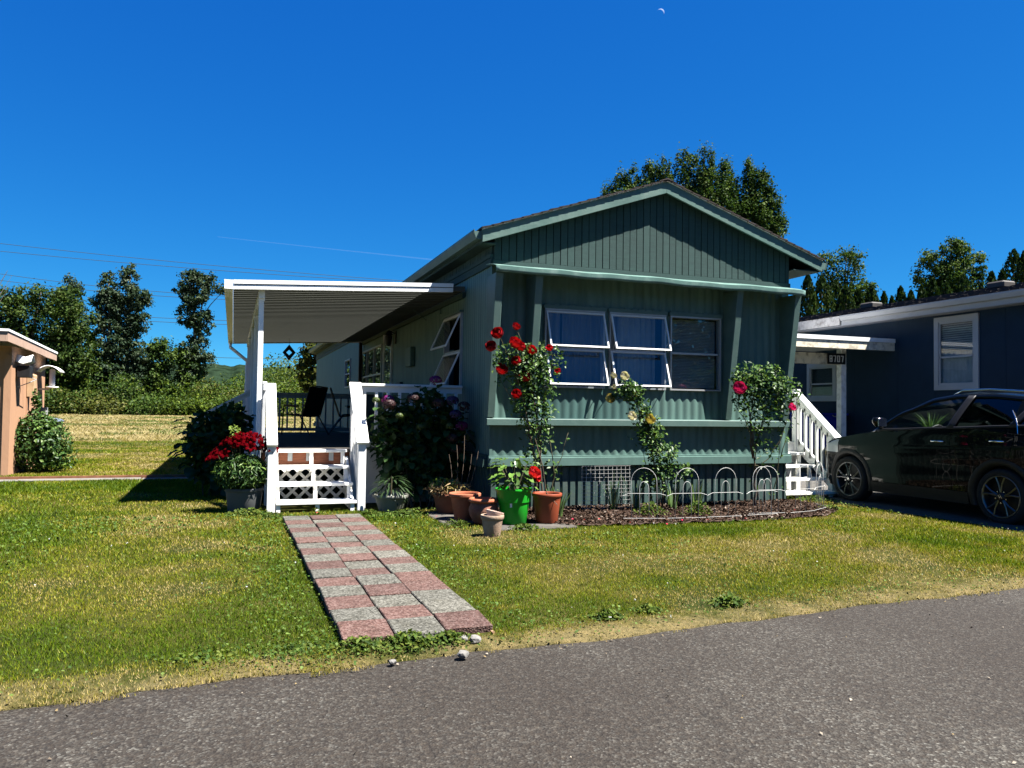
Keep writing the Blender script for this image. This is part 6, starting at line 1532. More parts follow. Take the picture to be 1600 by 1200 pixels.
weed((4.95, 8.75, 0.03), 'low leafy plant at the foot of the yellow rose', 0.2, 220, (0.03, 0.06), 0.16, asp=0.7)
weed((5.55, 8.6, 0.03), 'pale leafy plant right of the yellow rose', 0.18, 200, (0.03, 0.06), 0.2, asp=0.7)
weed((8.35, 9.75, 0), 'weeds below the lowest side step', 0.3, 340, (0.03, 0.06), 0.08, asp=0.6)
weed((7.75, 8.75, 0), 'ground cover at the right corner of the bed', 0.25, 300, (0.03, 0.05), 0.07, asp=0.7)
# stones at the end of the path
M_STONE = mat('pale_stone', (0.13, 0.125, 0.115), 0.9, 0.25, 20, 0.5, 60)
def stone(loc, s, label, seed):
    bm = bmesh.new(); bmesh.ops.create_icosphere(bm, subdivisions=2, radius=s); rs_ = random.Random(seed)
    for v in bm.verts: v.co *= rs_.uniform(0.78, 1.12); v.co.z *= 0.7
    me = bpy.data.meshes.new('stone'); bm.to_mesh(me); bm.free(); me.materials.append(M_STONE)
    tag(link('stone', me, None, loc), label, 'stone', 'loose stones at the end of the path')
stone((1.33, 4.33, 0.02), 0.035, 'larger pale stone right of the path end', 1); stone((1.27, 4.36, 0.02), 0.028, 'pale stone next to the larger one at the path end', 2); stone((1.20, 4.12, 0.01), 0.032, 'pale stone lying out on the asphalt edge', 3)
stone((0.82, 4.13, 0.0), 0.022, 'small stone at the road edge under the path weeds', 4)
# fallen petals
q = [(0.95, 9.62), (3.62, 8.0), (4.3, 7.95), (4.6, 7.8), (5.3, 7.9), (3.9, 8.3), (5.0, 8.0), (3.75, 8.4), (2.3, 9.0), (6.9, 8.5), (5.8, 7.9), (4.05, 8.35)]
cen = np.array([(x+rng.normal()*0.03, y+rng.normal()*0.03, 0.075) for x, y in q for _ in range(1)])
me = leaf_mesh('fallen_petals', cen, rng.normal(size=cen.shape)*0.3+np.array([0, -0.2, 1]), np.full(len(cen), 0.03), pal(len(cen), [[0.45, 0.02, 0.06], [0.40, 0.01, 0.02]]), M_FLOWER, 0.8)
tag(link('fallen_petals', me), 'red and pink petals dropped on path, bed and lawn', kind='stuff')
# shrub by the shed
t = thing('garden_shrub', (-3.45, 17.2, 0), 'rounded green shrub against the beige shed', 'shrub')
cen = np.concatenate([blob(3200, (-3.46, 17.2, 0.55), (0.58, 0.5, 0.58)), blob(900, (-3.5, 17.15, 0.85), (0.34, 0.34, 0.36)), blob(160, (-3.52, 17.1, 1.35), (0.08, 0.08, 0.25)), blob(500, (-3.2, 17.2, 0.3), (0.4, 0.4, 0.3))]); cen[:, 2] = np.maximum(cen[:, 2], 0.03)
n = len(cen); leaves_part('foliage', cen, unit(cen-np.array([-3.45, 17.2, 0.4]))+rng.normal(size=(n, 3))*0.6, rng.uniform(0.05, 0.10, n), pal(n, GREENS, [0.2, 0.3, 0.3, 0.2]), t, 0.6)
for k in range(8):
    a = k*0.8; MB().tube(curve_pts((-3.45, 17.2, 0), (-3.45+0.35*math.cos(a), 17.2+0.3*math.sin(a), 0.8), (0, 0, 0.1), 5), 0.008, 5).build('stem', M_WOODST, t)
# ================================================================== trees
M_TLEAF = leafmat('tree_leaf', 0.30, 0.006, 0.5)
M_BARK = mat('grey_bark', (0.085, 0.075, 0.06), 0.95, 0.3, 6, 0.6, 20)
LAT = Vector((RT.x, RT.y, 0)).normalized()              # sideways direction the crowns were sketched along
DEP = Vector((FW.x, FW.y, 0)).normalized()
PALS = {
    'cotton': [[0.012, 0.024, 0.012], [0.022, 0.040, 0.019], [0.036, 0.056, 0.028], [0.055, 0.074, 0.042]],
    'dark':   [[0.010, 0.023, 0.005], [0.019, 0.039, 0.008], [0.032, 0.056, 0.011], [0.050, 0.073, 0.015]],
    'mid':    [[0.014, 0.031, 0.006], [0.026, 0.050, 0.008], [0.040, 0.069, 0.012], [0.060, 0.088, 0.016]],
    'bright': [[0.020, 0.038, 0.004], [0.038, 0.062, 0.006], [0.058, 0.086, 0.009], [0.078, 0.104, 0.013]],
    'poplar': [[0.013, 0.030, 0.007], [0.027, 0.053, 0.012], [0.047, 0.079, 0.017], [0.076, 0.103, 0.032]],
    'olive':  [[0.026, 0.036, 0.007], [0.045, 0.056, 0.010], [0.068, 0.076, 0.015], [0.095, 0.092, 0.024]],
    'cedar':  [[0.007, 0.017, 0.004], [0.012, 0.026, 0.006], [0.020, 0.036, 0.007], [0.031, 0.046, 0.008]],
}
def crown_points(lobes, nclump, nleaf, csize, up=0.0):
    """clump centres spread through the lobes, more of them near the skin; returns local (u, v, z) of leaves and clump index"""
    w = np.array([l[2]*l[3]*(l[2]+0.3) for l in lobes])**0.8; w = w/w.sum(); k = rng.choice(len(lobes), nclump, p=w)
    L = np.array(lobes)[k]; d = unit(rng.normal(size=(nclump, 3))); q = rng.random(nclump)**0.38
    c = np.stack([L[:, 0]+d[:, 0]*L[:, 2]*q, d[:, 1]*L[:, 2]*0.9*q, L[:, 1]+d[:, 2]*L[:, 3]*q], 1)
    cs = csize*rng.uniform(0.55, 1.35, nclump)
    idx = np.repeat(np.arange(nclump), nleaf); m = len(idx)
    off = rng.normal(size=(m, 3))*0.5*cs[idx][:, None]*np.array([1, 1, 0.8+up])
    return c, c[idx]+off, idx, off
def tree(name, label, pos, lobes, palname, nclump, nleaf, csize, lsize, trunk_r, cat='tree', group=None, up=0.0, limbs=10, asp=0.7, seed=0, lean=0.0, trunk_top=None):
    dist = math.hypot(*pos); dens = 1.5
    if pos[0] < 0:                       # the far wood stands beyond the whole field
        q = (124.0 if dist < 106 else 140.0)/dist; pos = (pos[0]*q, pos[1]*q); lobes = [(l[0]*q, (l[1]-1.33)*q+1.33, l[2]*q, l[3]*q) for l in lobes]; csize *= q; lsize *= q; trunk_r *= q
    if palname == 'poplar' and 'three poplars' in label:
        lobes = [(l[0], l[1], l[2]*1.12, l[3]) for l in lobes]; csize *= 0.72; up = 1.3; nclump = int(nclump*2.1); lsize *= 0.9; dens = 1.25
    t = thing(name, (pos[0], pos[1], 0), label, cat, group)
    base = Vector((pos[0], pos[1], 0)); ztop = max(l[1]+l[3]*0.5 for l in lobes) if trunk_top is None else trunk_top
    cl, P, idx, off = crown_points(lobes, int(nclump*1.45), int(nleaf*dens), csize, up)
    def Wd(q): return np.array(base)[None, :]+q[:, :1]*np.array(LAT)+q[:, 1:2]*np.array(DEP)+q[:, 2:3]*np.array([0, 0, 1.0])
    # trunk and limbs
    b = MB(); top = max(lobes, key=lambda l: l[1]); n = 9; tr = []
    for k in range(n):
        s = k/(n-1); u = top[0]*s**2+0.12*math.sin(3*s+seed); tr.append(base+LAT*u+DEP*(0.1*math.sin(5*s+seed))+Vector((0, 0, ztop*s-0.1)))
    b.tube(tr, [trunk_r*(1-0.85*k/(n-1)) for k in range(n)], 8).build('trunk', M_BARK, t, smooth=True)
    rs_ = random.Random(seed+5); tg = Wd(cl)
    for k in range(limbs):
        e = Vector(tg[rs_.randrange(len(tg))]); s = min(0.92, max(0.12, (e.z/ztop)*rs_.uniform(0.55, 0.85))); i = int(s*(n-1)); a = tr[i].lerp(tr[min(i+1, n-1)], s*(n-1)-i)
        r0 = trunk_r*(1-0.85*s)*0.5; pts = curve_pts(a, e, (0, 0, 0.12*(e-a).length), 5)
        MB().tube(pts, [r0*(1-0.8*j/4)+0.006 for j in range(5)], 5).build('limb', M_BARK, t, smooth=True)
    pw = Wd(P); pw[:, 2] = np.maximum(pw[:, 2], 0.05); m = len(pw)
    nr = unit(off)+rng.normal(size=(m, 3))*0.6+np.array([0, 0, 0.5])
    # clumps differ in tone as leaves of one spray do
    base_c = np.array(PALS[palname]); tone = rng.choice(4, len(cl), p=[0.22, 0.36, 0.29, 0.13]); k2 = np.clip(tone[idx]+rng.integers(-1, 2, m), 0, 3)
    cols = base_c[k2]*rng.uniform(0.75, 1.3, (m, 1))
    leaves_part('crown', pw, nr, 1.0*lsize*rng.uniform(0.6, 1.4, m), cols, t, asp, M_TLEAF)
    return t
tree('broadleaf_tree', 'wide dark leafy tree at the far left edge behind the shed', (-14.9, 68.9), [(-0.98, 7.64, 2.2, 2.68), (0.98, 9.13, 1.71, 1.46), (2.93, 7.69, 1.95, 2.44), (0.24, 4.73, 2.93, 2.93), (3.41, 4.77, 1.71, 2.44), (-3.0, 6.6, 2.2, 3.0), (-4.5, 5.5, 2.2, 4.0)], 'dark', 420, 34, 0.62, 0.22, 0.25, seed=1)
tree('poplar_tree', 'slim poplar rising behind the far left broadleaf tree', (-18.7, 107.4), [(0.0, 15.28, 0.93, 1.7), (-0.23, 12.96, 1.39, 1.93), (-1.39, 14.1, 0.77, 0.93), (0.77, 11.04, 1.08, 1.93), (-0.23, 9.1, 1.54, 1.93), (0, 6.5, 1.6, 2)], 'cotton', 170, 34, 0.5, 0.26, 0.2, seed=2, up=0.3)
tree('cottonwood_tree', 'left stem of the tall paired cottonwoods above the brush', (-13.3, 100.2), [(-0.51, 15.33, 0.8, 1.32), (-1.02, 13.13, 1.46, 1.46), (0.22, 12.78, 1.17, 1.76), (-0.51, 10.58, 1.61, 1.76), (0.0, 7.66, 1.76, 2.05), (-0.51, 5.09, 1.76, 2.05)], 'cotton', 190, 32, 0.5, 0.27, 0.3, seed=3, limbs=16)
tree('cottonwood_tree', 'right and taller stem of the paired cottonwoods above the brush', (-11.6, 101.7), [(-0.22, 16.12, 1.05, 1.65), (0.9, 14.05, 1.35, 1.65), (-0.75, 13.42, 1.2, 1.65), (0.97, 11.58, 1.12, 2.09), (-0.3, 10.07, 1.5, 2.09), (0.6, 7.09, 1.65, 2.39), (0.0, 4.46, 1.8, 1.94)], 'cotton', 220, 32, 0.5, 0.27, 0.32, seed=4, limbs=16)
tree('cottonwood_tree', 'lone ragged cottonwood with a side branch left of the patio cover', (-4.2, 97.0), [(-0.59, 16.05, 1.32, 0.95), (1.1, 15.41, 1.02, 0.95), (2.78, 14.78, 0.95, 0.59), (-1.32, 14.35, 1.32, 1.1), (0.22, 13.64, 1.46, 1.32), (-0.88, 11.8, 1.39, 1.46), (0.66, 10.72, 1.39, 1.68), (0.0, 8.15, 1.46, 1.68), (1.39, 6.71, 0.95, 1.02), (-0.22, 5.59, 1.61, 1.46)], 'cotton', 200, 30, 0.48, 0.27, 0.32, seed=5, limbs=18)
tree('maple_tree', 'bright green young tree just right of the shed roof', (-9.9, 54.4), [(0.0, 4.86, 0.98, 1.09), (0.66, 3.5, 1.05, 1.17), (-0.66, 2.9, 0.98, 1.37), (0.51, 2.06, 1.17, 1.09), (-0.2, 1.2, 1.2, 1.1)], 'bright', 210, 34, 0.36, 0.17, 0.12, seed=6)
tree('broadleaf_tree', 'small rounded tree between the cottonwoods', (-6.6, 81.9), [(0.0, 6.54, 1.34, 1.1), (-0.43, 4.83, 1.34, 1.52), (0.73, 5.64, 0.91, 0.91), (0.0, 2.7, 1.59, 1.34)], 'mid', 130, 30, 0.45, 0.22, 0.15, seed=7)
tree('broadleaf_tree', 'small bushy tree in front of the lone cottonwood', (-3.9, 75.6), [(-0.23, 5.71, 1.02, 0.97), (0.28, 4.07, 1.25, 1.14), (-0.11, 2.53, 1.37, 1.25)], 'mid', 130, 30, 0.42, 0.2, 0.15, seed=8)
tree('broadleaf_tree', 'low dark tree below the paired cottonwoods', (-9.2, 69.0), [(-0.5, 3.66, 1.21, 1.51), (0.76, 2.67, 1.31, 1.21), (-1.01, 2.14, 1.21, 1.11), (1.2, 1.6, 1.3, 1.2)], 'dark', 150, 30, 0.42, 0.2, 0.13, seed=9)
tree('conifer_tree', 'small dark pointed tree between the poplar and the cottonwoods', (-13.8, 89.7), [(0.0, 7.9, 0.46, 1.17), (0.0, 6.27, 0.72, 1.43), (0.0, 4.32, 0.91, 1.63)], 'dark', 80, 30, 0.35, 0.22, 0.12, seed=10)
tree('catalpa_tree', 'large leaved tree behind the far end of the deck', (4.0, 39.0), [(-0.22, 4.19, 0.74, 0.53), (-0.68, 3.41, 0.53, 0.56), (0.15, 3.3, 0.62, 0.68), (-0.37, 2.68, 0.68, 0.62), (0.5, 4.0, 0.7, 0.6), (0.2, 2.0, 0.8, 0.7)], 'olive', 110, 18, 0.22, 0.20, 0.10, seed=11, limbs=14)
tree('poplar_tree', 'left and lowest of the three poplars behind the roof', (24.4, 44.4), [(-2.2, 15.15, 0.41, 0.73), (-1.38, 15.57, 0.45, 1.14), (-0.61, 15.78, 0.49, 1.3), (0.33, 15.88, 0.49, 1.46), (1.3, 16.09, 0.61, 1.54), (-0.41, 14.24, 1.83, 1.42), (0.0, 12.01, 2.44, 1.63)], 'poplar', 300, 34, 0.32, 0.16, 0.28, seed=12, up=0.5)
tree('poplar_tree', 'middle and tallest of the three poplars behind the roof', (28.1, 43.1), [(-1.3, 16.64, 0.53, 1.63), (0.04, 16.86, 0.73, 1.75), (1.34, 16.02, 0.61, 1.63), (-0.61, 15.31, 1.02, 1.63), (0.53, 14.71, 1.54, 1.83), (-2.1, 14.7, 0.8, 1.5), (2.0, 14.5, 0.8, 1.7), (-1.3, 14.28, 1.02, 1.42), (-0.08, 11.66, 2.44, 2.03)], 'poplar', 360, 34, 0.32, 0.16, 0.30, seed=13, up=0.5)
tree('poplar_tree', 'right of the three poplars behind the roof with loose upright sprays', (31.5, 41.9), [(-0.61, 16.05, 0.45, 1.67), (0.12, 15.61, 0.49, 1.54), (0.81, 14.48, 0.53, 1.42), (-0.33, 13.94, 0.98, 1.71), (0.57, 13.14, 0.89, 1.22), (-1.35, 13.4, 0.6, 1.7), (1.38, 13.35, 0.33, 0.65), (-0.04, 10.89, 1.63, 2.03)], 'poplar', 290, 32, 0.30, 0.16, 0.28, seed=14, up=0.5)
tree('birch_tree', 'loose airy tree above the cedars right of the green roof', (35.1, 38.5), [(-0.78, 10.88, 0.7, 0.55), (0.31, 10.98, 0.78, 0.55), (0.86, 10.2, 0.78, 0.7), (-0.59, 9.79, 0.78, 0.98), (1.48, 9.12, 0.55, 0.62), (0.39, 8.64, 1.37, 1.17), (0.2, 6.5, 1.4, 1.3)], 'mid', 210, 18, 0.34, 0.14, 0.16, seed=15, limbs=26)
tree('broadleaf_tree', 'big full tree above the roof of the navy home', (56.0, 49.1), [(-2.01, 13.95, 0.9, 0.79), (-2.54, 12.73, 0.74, 0.74), (0.0, 14.93, 0.95, 1.16), (0.9, 14.52, 0.79, 1.16), (2.06, 13.9, 0.69, 0.95), (0.11, 12.92, 1.69, 1.37), (2.22, 12.53, 0.58, 0.95), (-1.48, 11.95, 1.27, 0.95), (0.11, 10.28, 2.64, 1.59), (0, 7.5, 2.4, 2)], 'poplar', 330, 34, 0.42, 0.2, 0.3, seed=16)
# cedar hedge trees behind the neighbour's roof, each its own
arb = [(22.7, 26.97, 7.19, 0.3), (23.82, 27.42, 7.25, 0.47), (24.86, 27.9, 7.23, 0.42), (24.22, 26.43, 6.75, 0.38), (25.3, 26.9, 6.7, 0.36), (26.45, 27.34, 7.0, 0.39), (25.73, 25.9, 6.48, 0.21), (26.67, 26.41, 6.42, 0.22), (27.67, 26.91, 6.99, 0.31), (26.8, 25.52, 6.55, 0.27), (27.89, 25.98, 6.93, 0.27), (29.0, 26.44, 7.35, 0.34), (28.21, 25.02, 6.86, 0.32), (29.6, 25.38, 7.39, 0.47), (31.01, 25.72, 7.18, 0.25), (30.01, 24.38, 7.4, 0.32), (31.18, 24.82, 7.66, 0.27), (32.39, 25.24, 8.69, 0.42), (31.3, 23.93, 8.28, 0.32)]
ORD = ['first', 'second', 'third', 'fourth', 'fifth', 'sixth', 'seventh', 'eighth', 'ninth', 'tenth', 'eleventh', 'twelfth', 'thirteenth', 'fourteenth', 'fifteenth', 'sixteenth', 'seventeenth', 'eighteenth', 'nineteenth']
for k, (x, y, h, r_) in enumerate(arb):
    t = thing('cedar_tree', (x, y, 0), 'pointed dark cedar, %s from the left above the neighbouring roof' % ORD[k], 'tree', 'row of cedars behind the navy home')
    MB().tube([(x, y, 0), (x, y, h*0.9)], [0.10, 0.02], 6).build('trunk', M_BARK, t)
    n = 3600; z = 1.0-rng.random(n)**0.9; zz = 1.0+(h-1.0)*z; a = rng.uniform(0, 2*np.pi, n)
    prof = np.minimum(1.15, ((h-zz)/1.6)**0.62)*r_*1.35
    # flat sprays standing up: radius broken by vertical flutes
    fl = 1+0.16*np.sin(a*5+k)+0.14*np.sin(a*9+zz*2.0+k)+rng.normal(size=n)*0.10
    rr = prof*fl*np.sqrt(rng.uniform(0.45, 1, n))
    cen = np.stack([x+rr*np.cos(a), y+rr*np.sin(a), zz], 1)
    nr = np.stack([np.cos(a), np.sin(a), np.full(n, 0.25)], 1)+rng.normal(size=(n, 3))*0.45
    cc = np.array(PALS['cedar'])[rng.choice(4, n, p=[0.25, 0.35, 0.27, 0.13])]*rng.uniform(0.7, 1.3, (n, 1))
    leaves_part('crown', cen, nr, rng.uniform(0.10, 0.24, n), cc, t, 0.45, M_TLEAF, droop=(0, 0, 0.9))
# rough brush along the back of the field: one tangled mass
N = 330; cen = []; cols = []
for k in range(N):
    x = rng.uniform(-62, 60); y = 116+rng.uniform(0, 24); h = 1.2+8.0*fbm(np.array([x]), np.array([y]), 13, 3)[0]+2.6*min(1, max(0, (x+2)/8))
    if rng.random() < 0.35: y = 112+rng.uniform(-1, 4); h *= 0.55
    w = rng.uniform(2.2, 4.6); m = 560
    q = blob(m, (x, y, h*0.45), (w, w*0.8, h*0.60)); q += rng.normal(size=q.shape)*0.22; q[:, 2] = np.maximum(q[:, 2], 0.03); cen.append(q)
    pn = ['mid', 'dark', 'bright', 'olive', 'mid', 'bright'][rng.integers(0, 6)]; c = np.array(PALS[pn])[rng.choice(4, m, p=[0.2, 0.35, 0.3, 0.15])]*rng.uniform(0.75, 1.3, (m, 1)); cols.append(c)
cen = np.concatenate(cen); cols = np.concatenate(cols); n = len(cen)
me = leaf_mesh('brush', cen, rng.normal(size=(n, 3))*0.8+np.array([0, -0.4, 0.8]), rng.uniform(0.22, 0.5, n), cols, M_TLEAF, 0.65)
tag(link('brush', me), 'tangled green brush along the far side of the dry field', kind='stuff')
# bare twigs at the far left edge
t = thing('bare_tree', (-17.6, 69, 0), 'bare grey twigs poking above the trees at the left edge', 'tree')
MB().tube([(-17.6, 69, 0), (-17.4, 69, 9)], [0.12, 0.04], 6).build('trunk', M_BARK, t)
rs_ = random.Random(2)
for k in range(14):
    MB().tube(curve_pts((-17.45, 69, 7.5+0.1*k), (-17.5+rs_.uniform(-1.3, 1.3), 69+rs_.uniform(-0.6, 0.6), 10.2+rs_.uniform(0, 1.6)), (0, 0, 0.1), 4), [0.03, 0.022, 0.015, 0.008], 4).build('twig', M_BARK, t)

# ================================================================== wires, contrail, moon
M_CABLE = mat('dark_cable', (0.03, 0.045, 0.06), 0.6)
wires = [((-50.3, 208.8, 37.79), (46.3, 174.6, 29.96), 'uppermost power line crossing the sky at the left'), ((-50.3, 208.8, 36.03), (46.3, 174.6, 29.7), 'second power line from the top, just under the uppermost'),
         ((-50.3, 208.8, 30.76), (-0.2, 191.0, 26.36), 'third power line, level with the cottonwood tops'), ((-50.3, 208.8, 29.3), (-0.2, 191.0, 25.63), 'fourth power line, just below the third'),
         ((-50.3, 208.8, 23.9), (-0.2, 191.0, 20.8), 'fifth power line, behind the cottonwood crowns'), ((-50.3, 208.8, 22.9), (-0.2, 191.0, 19.92), 'sixth power line, just below the fifth'),
         ((-50.3, 208.8, 14.9), (6.0, 188.8, 12.2), 'lowest power line, seen between the patio posts')]
for a, b_, lab in wires:
    a, b_ = Vector(a), Vector(b_); d = b_-a; pts = []
    for k in range(25):
        s = -0.6+2.2*k/24; p = a+d*s; p.z += -3.0*(1-(2*(s-0.5)/2.2)**2)*(1.0 if True else 0)+3.0*(1-(2*(min(max(s, 0), 1)-0.5)/2.2)**2)*0+3.0*(1-(1/2.2)**2)
        pts.append(p)
    tag(MB().tube(pts, 0.06, 5).build('power_line', M_CABLE), lab, 'power line', 'high voltage lines across the field')
def airy(name, fac, c):
    m, n, out = newmat(name); d = n.nodes.new('ShaderNodeBsdfDiffuse'); d.inputs[0].default_value = (*c, 1); t = n.nodes.new('ShaderNodeBsdfTransparent'); mx = n.nodes.new('ShaderNodeMixShader'); mx.inputs[0].default_value = fac
    n.links.new(t.outputs[0], mx.inputs[1]); n.links.new(d.outputs[0], mx.inputs[2]); n.links.new(mx.outputs[0], out.inputs['Surface']); return m
tag(MB().tube([(-163, 7436, 1501), (700, 7130, 1414), (1700, 6780, 1318)], [2.0, 3.0, 5.0], 8).build('contrail', airy('thin_vapour', 0.03, (0.7, 0.72, 0.75))), 'faint thin vapour trail above the patio cover', 'vapour trail')
# crescent moon: lune of a sphere, limb up and to the right
mc = Vector((4502, 7802, 4557)); md = (mc-EYE).normalized(); mr_ = md.cross(Vector((0, 0, 1))).normalized(); mu_ = mr_.cross(md); rad = 44
b = MB()
def lune(u, v):
    a = R(-50)+R(200)*u-R(8); w = 0.30*math.sin(math.pi*u)+0.02; r_ = rad*(1-w*v); p = mc+mr_*(r_*math.cos(a))+mu_*(r_*math.sin(a))-md*(rad*math.sqrt(max(0, 1-(r_/rad)**2)))
    return tuple(p)
tag(b.grid(lune, 24, 4).build('moon', airy('pale_moon', 0.22, (0.55, 0.6, 0.65)), smooth=True), 'thin pale crescent moon high in the blue sky', 'moon')
# unseen tree belt added behind the camera: darkens reflections, cuts skylight on the front wall
cen = []; cols = []
for k in range(46):
    x = -34+2.0*k+rng.uniform(-0.7, 0.7); y = -15-rng.uniform(0, 5); h = rng.uniform(5.0, 9.0); m = 620
    q = blob(m, (x, y, h*0.52), (2.2, 1.8, h*0.52)); q[:, 2] = np.maximum(q[:, 2], 0.05); cen.append(q)
    cols.append(np.array(PALS[['dark', 'mid', 'poplar'][k % 3]])[rng.choice(4, m, p=[0.25, 0.35, 0.28, 0.12])]*rng.uniform(0.75, 1.3, (m, 1)))
cen = np.concatenate(cen); cols = np.concatenate(cols); n = len(cen)
me = leaf_mesh('added_tree_belt', cen, rng.normal(size=(n, 3))*0.8+np.array([0, 0.4, 0.8]), rng.uniform(0.35, 0.75, n), cols, M_TLEAF, 0.7)
tag(link('added_tree_belt', me), 'unseen belt of trees added across the lane to darken the panes and front wall', kind='stuff')
# ================================================================== grass
M_GRASS = leafmat('grass_blade', 0.35, 0.008, 0.5)
def keep_out(x, y):
    """True where no grass grows"""
    k = (x > 0.615+0.03*np.sin(y*7)) & (x < 1.445+0.02*np.sin(y*9)) & (y > 4.42) & (y < 9.6)                  # path
    k |= in_poly(x, y, bedp)
    k |= (x > 3.0) & (x < 7.9) & (y > 9.4) | (x > 0.42) & (x < 3.2) & (y > 10.15) | (x > 0.30) & (x < 3.2) & (y > 10.9)
    k |= (x > 2.30) & (x < 2.97) & (y > 8.65) & (y < 9.8) | (x > 2.72) & (x < 3.67) & (y > 8.12) & (y < 8.6)
    k |= (y > 15.1) & (y < 15.48) | (x < -3.78) & (y > 16.44) & (y < 19.25)
    k |= (x > 8.45+0.03*np.sin(y*1.9)) & (y > 4.9)
    k |= y < npedge(x)-0.015-0.07*(vnoise(x, y, 0.12, 77) > 0.62)
    return k
def dryness(x, y):
    d = (fbm(x, y, 1.5, 21)-0.5)*1.7+0.34+0.35*vnoise(x, y, 0.35, 31)-0.12
    e = np.clip(1.15-(y-npedge(x))/(0.15+0.55*vnoise(x, y, 0.9, 41)), 0, 1)    # scorched strip along the asphalt
    d = d+0.62*e+0.22*np.clip((x-3.0)/5, 0, 1)*(y < 7.5)
    for (cx_, cy_, r_, s_) in ((0.30, 7.7, 0.26, 0.5), (-0.35, 6.9, 0.3, 0.35), (0.15, 6.4, 0.2, 0.3), (1.75, 4.95, 0.16, 0.6), (-1.0, 6.6, 0.5, 0.2), (2.2, 6.2, 0.6, 0.15)):
        d = d+s_*np.exp(-(((x-cx_)**2+((y-cy_)*1.6)**2)/r_**2))
    # lusher next to the path and where the shade and the watering fall
    d = d-0.25*np.exp(-((x-0.35)/0.35)**2)-0.25*np.exp(-((x-1.75)/0.35)**2)-0.12*np.clip((y-7.5)/2, 0, 1)*(y < 15)
    return np.clip(d, 0, 1)
PAL_G = np.array([[0.052, 0.092, 0.004], [0.100, 0.134, 0.006], [0.165, 0.168, 0.012], [0.235, 0.190, 0.045], [0.32, 0.25, 0.11]])
def grass(name, n, x0, x1, y0, y1, label, seed, hmul=1.0, lod=True):
    r2 = np.random.default_rng(seed)
    # sample area with density falling with distance
    y = y0*(y1/y0)**r2.random(n); x = x0+(x1-x0)*r2.random(n)
    dist = np.sqrt(x*x+y*y); keep = r2.random(n) < np.clip((y0+1.2)/dist*1.0, 0.15, 1)
    # stay inside a generous wedge in front of the house side of the road
    az = np.arctan2(x, y); keep &= (az > R(-24)) & (az < R(66)); x, y, dist = x[keep], y[keep], dist[keep]
    k = ~keep_out(x, y); x, y, dist = x[k], y[k], dist[k]
    dr = dryness(x, y); k = r2.random(len(x)) > np.clip((dr-0.72)*2.2, 0, 0.75); x, y, dist, dr = x[k], y[k], dist[k], dr[k]
    m = len(x); z = lawn_z(x, y)
    lodw = np.clip(dist/6.0, 0.75, 3.2)
    clump = vnoise(x, y, 0.14, seed+3)
    h = (0.008+0.010*r2.random(m)+0.011*clump)*hmul*np.clip(1.1-0.5*dr, 0.45, 1.1)*np.clip(lodw, 0.9, 1.5)
    w = 0.0030*lodw*r2.uniform(0.7, 1.5, m)
    a = r2.uniform(0, 2*np.pi, m); ln = r2.uniform(0.15, 1.1, m)*h; la = r2.uniform(0, 2*np.pi, m)
    v = np.empty((m, 3, 3)); v[:, 0] = np.stack([x-np.cos(a)*w, y-np.sin(a)*w, z-0.004], 1); v[:, 1] = np.stack([x+np.cos(a)*w, y+np.sin(a)*w, z-0.004], 1)
    v[:, 2] = np.stack([x+np.cos(la)*ln, y+np.sin(la)*ln, z+h], 1)
    idx = np.clip((dr*4.6+r2.normal(size=m)*0.75).round().astype(int), 0, 4)
    c = PAL_G[idx]*r2.uniform(0.7, 1.3, (m, 1))
    me = np_mesh(name, v.reshape(-1, 3), np.arange(m*3), 3, M_GRASS, np.repeat(c, 3, axis=0))
    return tag(link(name, me), label, kind='stuff'), m
_, m1 = grass('grass', 1350000, -9, 12.5, 3.75, 14.5, 'short grass blades of the front lawn', 5)
_, m2 = grass('far_grass', 330000, -13, 1.5, 13.0, 31, 'grass blades of the lawn behind the concrete strip', 6, 1.3)
# broad clover leaves through the lawn and more of them near path and road
n = 60000; r2 = np.random.default_rng(8); x = r2.uniform(-5, 9, n); y = 3.8*(10.0/3.8)**r2.random(n)
pr = np.clip(vnoise(x, y, 0.8, 51)*1.6-0.75, 0, 1)*0.5+0.7*np.exp(-((x-0.35)/0.3)**2)*(y < 9.6)+0.6*np.exp(-((x-1.65)/0.25)**2)*(y < 9.6)+0.45*np.exp(-((y-npedge(x)-0.25)/0.18)**2)*vnoise(x, y, 0.7, 61)+0.3*(np.abs(y-9.6) < 0.4)
k = (r2.random(n) < pr) & ~keep_out(x, y); x, y = x[k], y[k]; m = len(x)
cen = np.stack([x, y, lawn_z(x, y)+r2.uniform(0.012, 0.05, m)], 1)
me = leaf_mesh('clover', cen, r2.normal(size=(m, 3))*0.45+np.array([0, 0, 1]), r2.uniform(0.012, 0.026, m)*np.clip(y/6, 0.9, 1.6), pal(m, [[0.035, 0.068, 0.014], [0.055, 0.095, 0.018], [0.085, 0.125, 0.03]]), M_LEAF0, 0.9)
tag(link('clover', me), 'clover and broad leaved weeds growing in the lawn', kind='stuff')
n = 70; x = r2.uniform(-4, 9, n); y = 4.3*(9.5/4.3)**r2.random(n); k = ~keep_out(x, y); x, y = x[k], y[k]; m = len(x)
cen = np.repeat(np.stack([x, y, lawn_z(x, y)+0.045], 1), 4, 0)+r2.normal(size=(m*4, 3))*0.003
me = leaf_mesh('clover_flowers', cen, r2.normal(size=(m*4, 3)), np.full(m*4, 0.010), np.full((m*4, 3), 0.45), M_FLOWER, 1.0)
tag(link('clover_flowers', me), 'tiny white clover flowers in the lawn', kind='stuff')
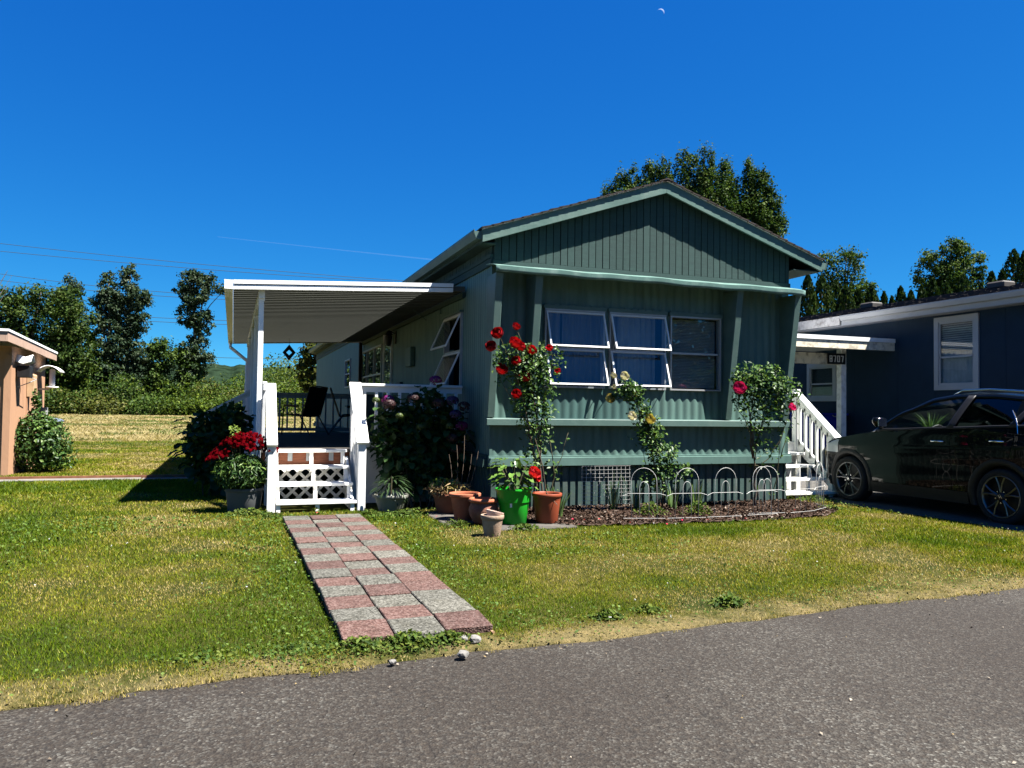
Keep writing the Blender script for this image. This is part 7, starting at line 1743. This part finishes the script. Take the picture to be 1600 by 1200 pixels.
# straw tufts of the field
n = 150000; y = 27*(112/27)**r2.random(n); x = r2.uniform(-0.55, 0.30, n)*y; pr = 0.25+0.9*(fbm(x, y, 4, 71) > 0.5); k = r2.random(n) < pr; x, y = x[k], y[k]; m = len(x)
a = r2.uniform(0, 2*np.pi, m); h = r2.uniform(0.03, 0.13, m)*(0.4+1.0*fbm(x, y, 6, 81)); w = r2.uniform(0.012, 0.035, m)*y/30; la = r2.uniform(0, 2*np.pi, m); ln = h*r2.uniform(0.4, 2.2, m)
v = np.empty((m, 3, 3)); v[:, 0] = np.stack([x-np.cos(a)*w, y-np.sin(a)*w, np.full(m, -0.05)], 1); v[:, 1] = np.stack([x+np.cos(a)*w, y+np.sin(a)*w, np.full(m, -0.05)], 1); v[:, 2] = np.stack([x+np.cos(la)*ln, y+np.sin(la)*ln, h-0.05], 1)
gmix = fbm(x, y, 5, 91)
c = np.where((gmix > 0.56)[:, None], np.array([0.075, 0.095, 0.022]), np.array([0.235, 0.19, 0.085]))*r2.uniform(0.6, 1.35, (m, 1))
me = np_mesh('straw_grass', v.reshape(-1, 3), np.arange(m*3), 3, M_GRASS, np.repeat(c, 3, axis=0))
tag(link('straw_grass', me), 'dry straw and scattered green tufts of the back field', kind='stuff')
# blades and moss in the joints of the path
n = 5200; ci = r2.integers(0, 4, n); u_ = r2.random(n); along = r2.random(n) < 0.6
x = np.where(along, 0.59+PW*ci+r2.normal(size=n)*0.004, 0.59+3*PW*u_); rj = r2.integers(0, 17, n); y = np.where(along, 4.47+16*PD*u_, 4.45+PD*rj+r2.normal(size=n)*0.005)
k = (fbm(x, y, 0.5, 101) > 0.50) & (y < 9.4); x, y = x[k], y[k]; m = len(x)
cen = np.stack([x, y, 0.021+r2.uniform(0, 0.012, m)], 1)
me = leaf_mesh('joint_weeds', cen, r2.normal(size=(m, 3))*0.7+np.array([0, 0, 1]), r2.uniform(0.006, 0.018, m), pal(m, [[0.03, 0.045, 0.012], [0.06, 0.08, 0.015], [0.02, 0.016, 0.010]]), M_LEAF0, 0.6)
tag(link('joint_weeds', me), 'moss and weeds in the joints of the path', kind='stuff')
# grit and small litter on the asphalt
n = 4500; x = r2.uniform(-4, 8, n); y = r2.uniform(1.5, 4.6, n); k = (y < npedge(x)-0.02) & (r2.random(n) < 0.04+0.96*np.exp(-(npedge(x)-y)/0.10)); x, y = x[k], y[k]; m = len(x)
cen = np.stack([x, y, np.full(m, -0.012)], 1)
gp_ = leaf_mesh('grit', cen, r2.normal(size=(m, 3))*0.5+np.array([0, 0, 1]), r2.uniform(0.006, 0.022, m), pal(m, [[0.10, 0.08, 0.06], [0.22, 0.19, 0.15], [0.02, 0.018, 0.016], [0.16, 0.12, 0.06]]), M_CHIP, 0.7)
tag(link('grit', gp_), 'grit, bits of leaf and straw on the asphalt', kind='stuff')
print('grass blades', m1, m2)
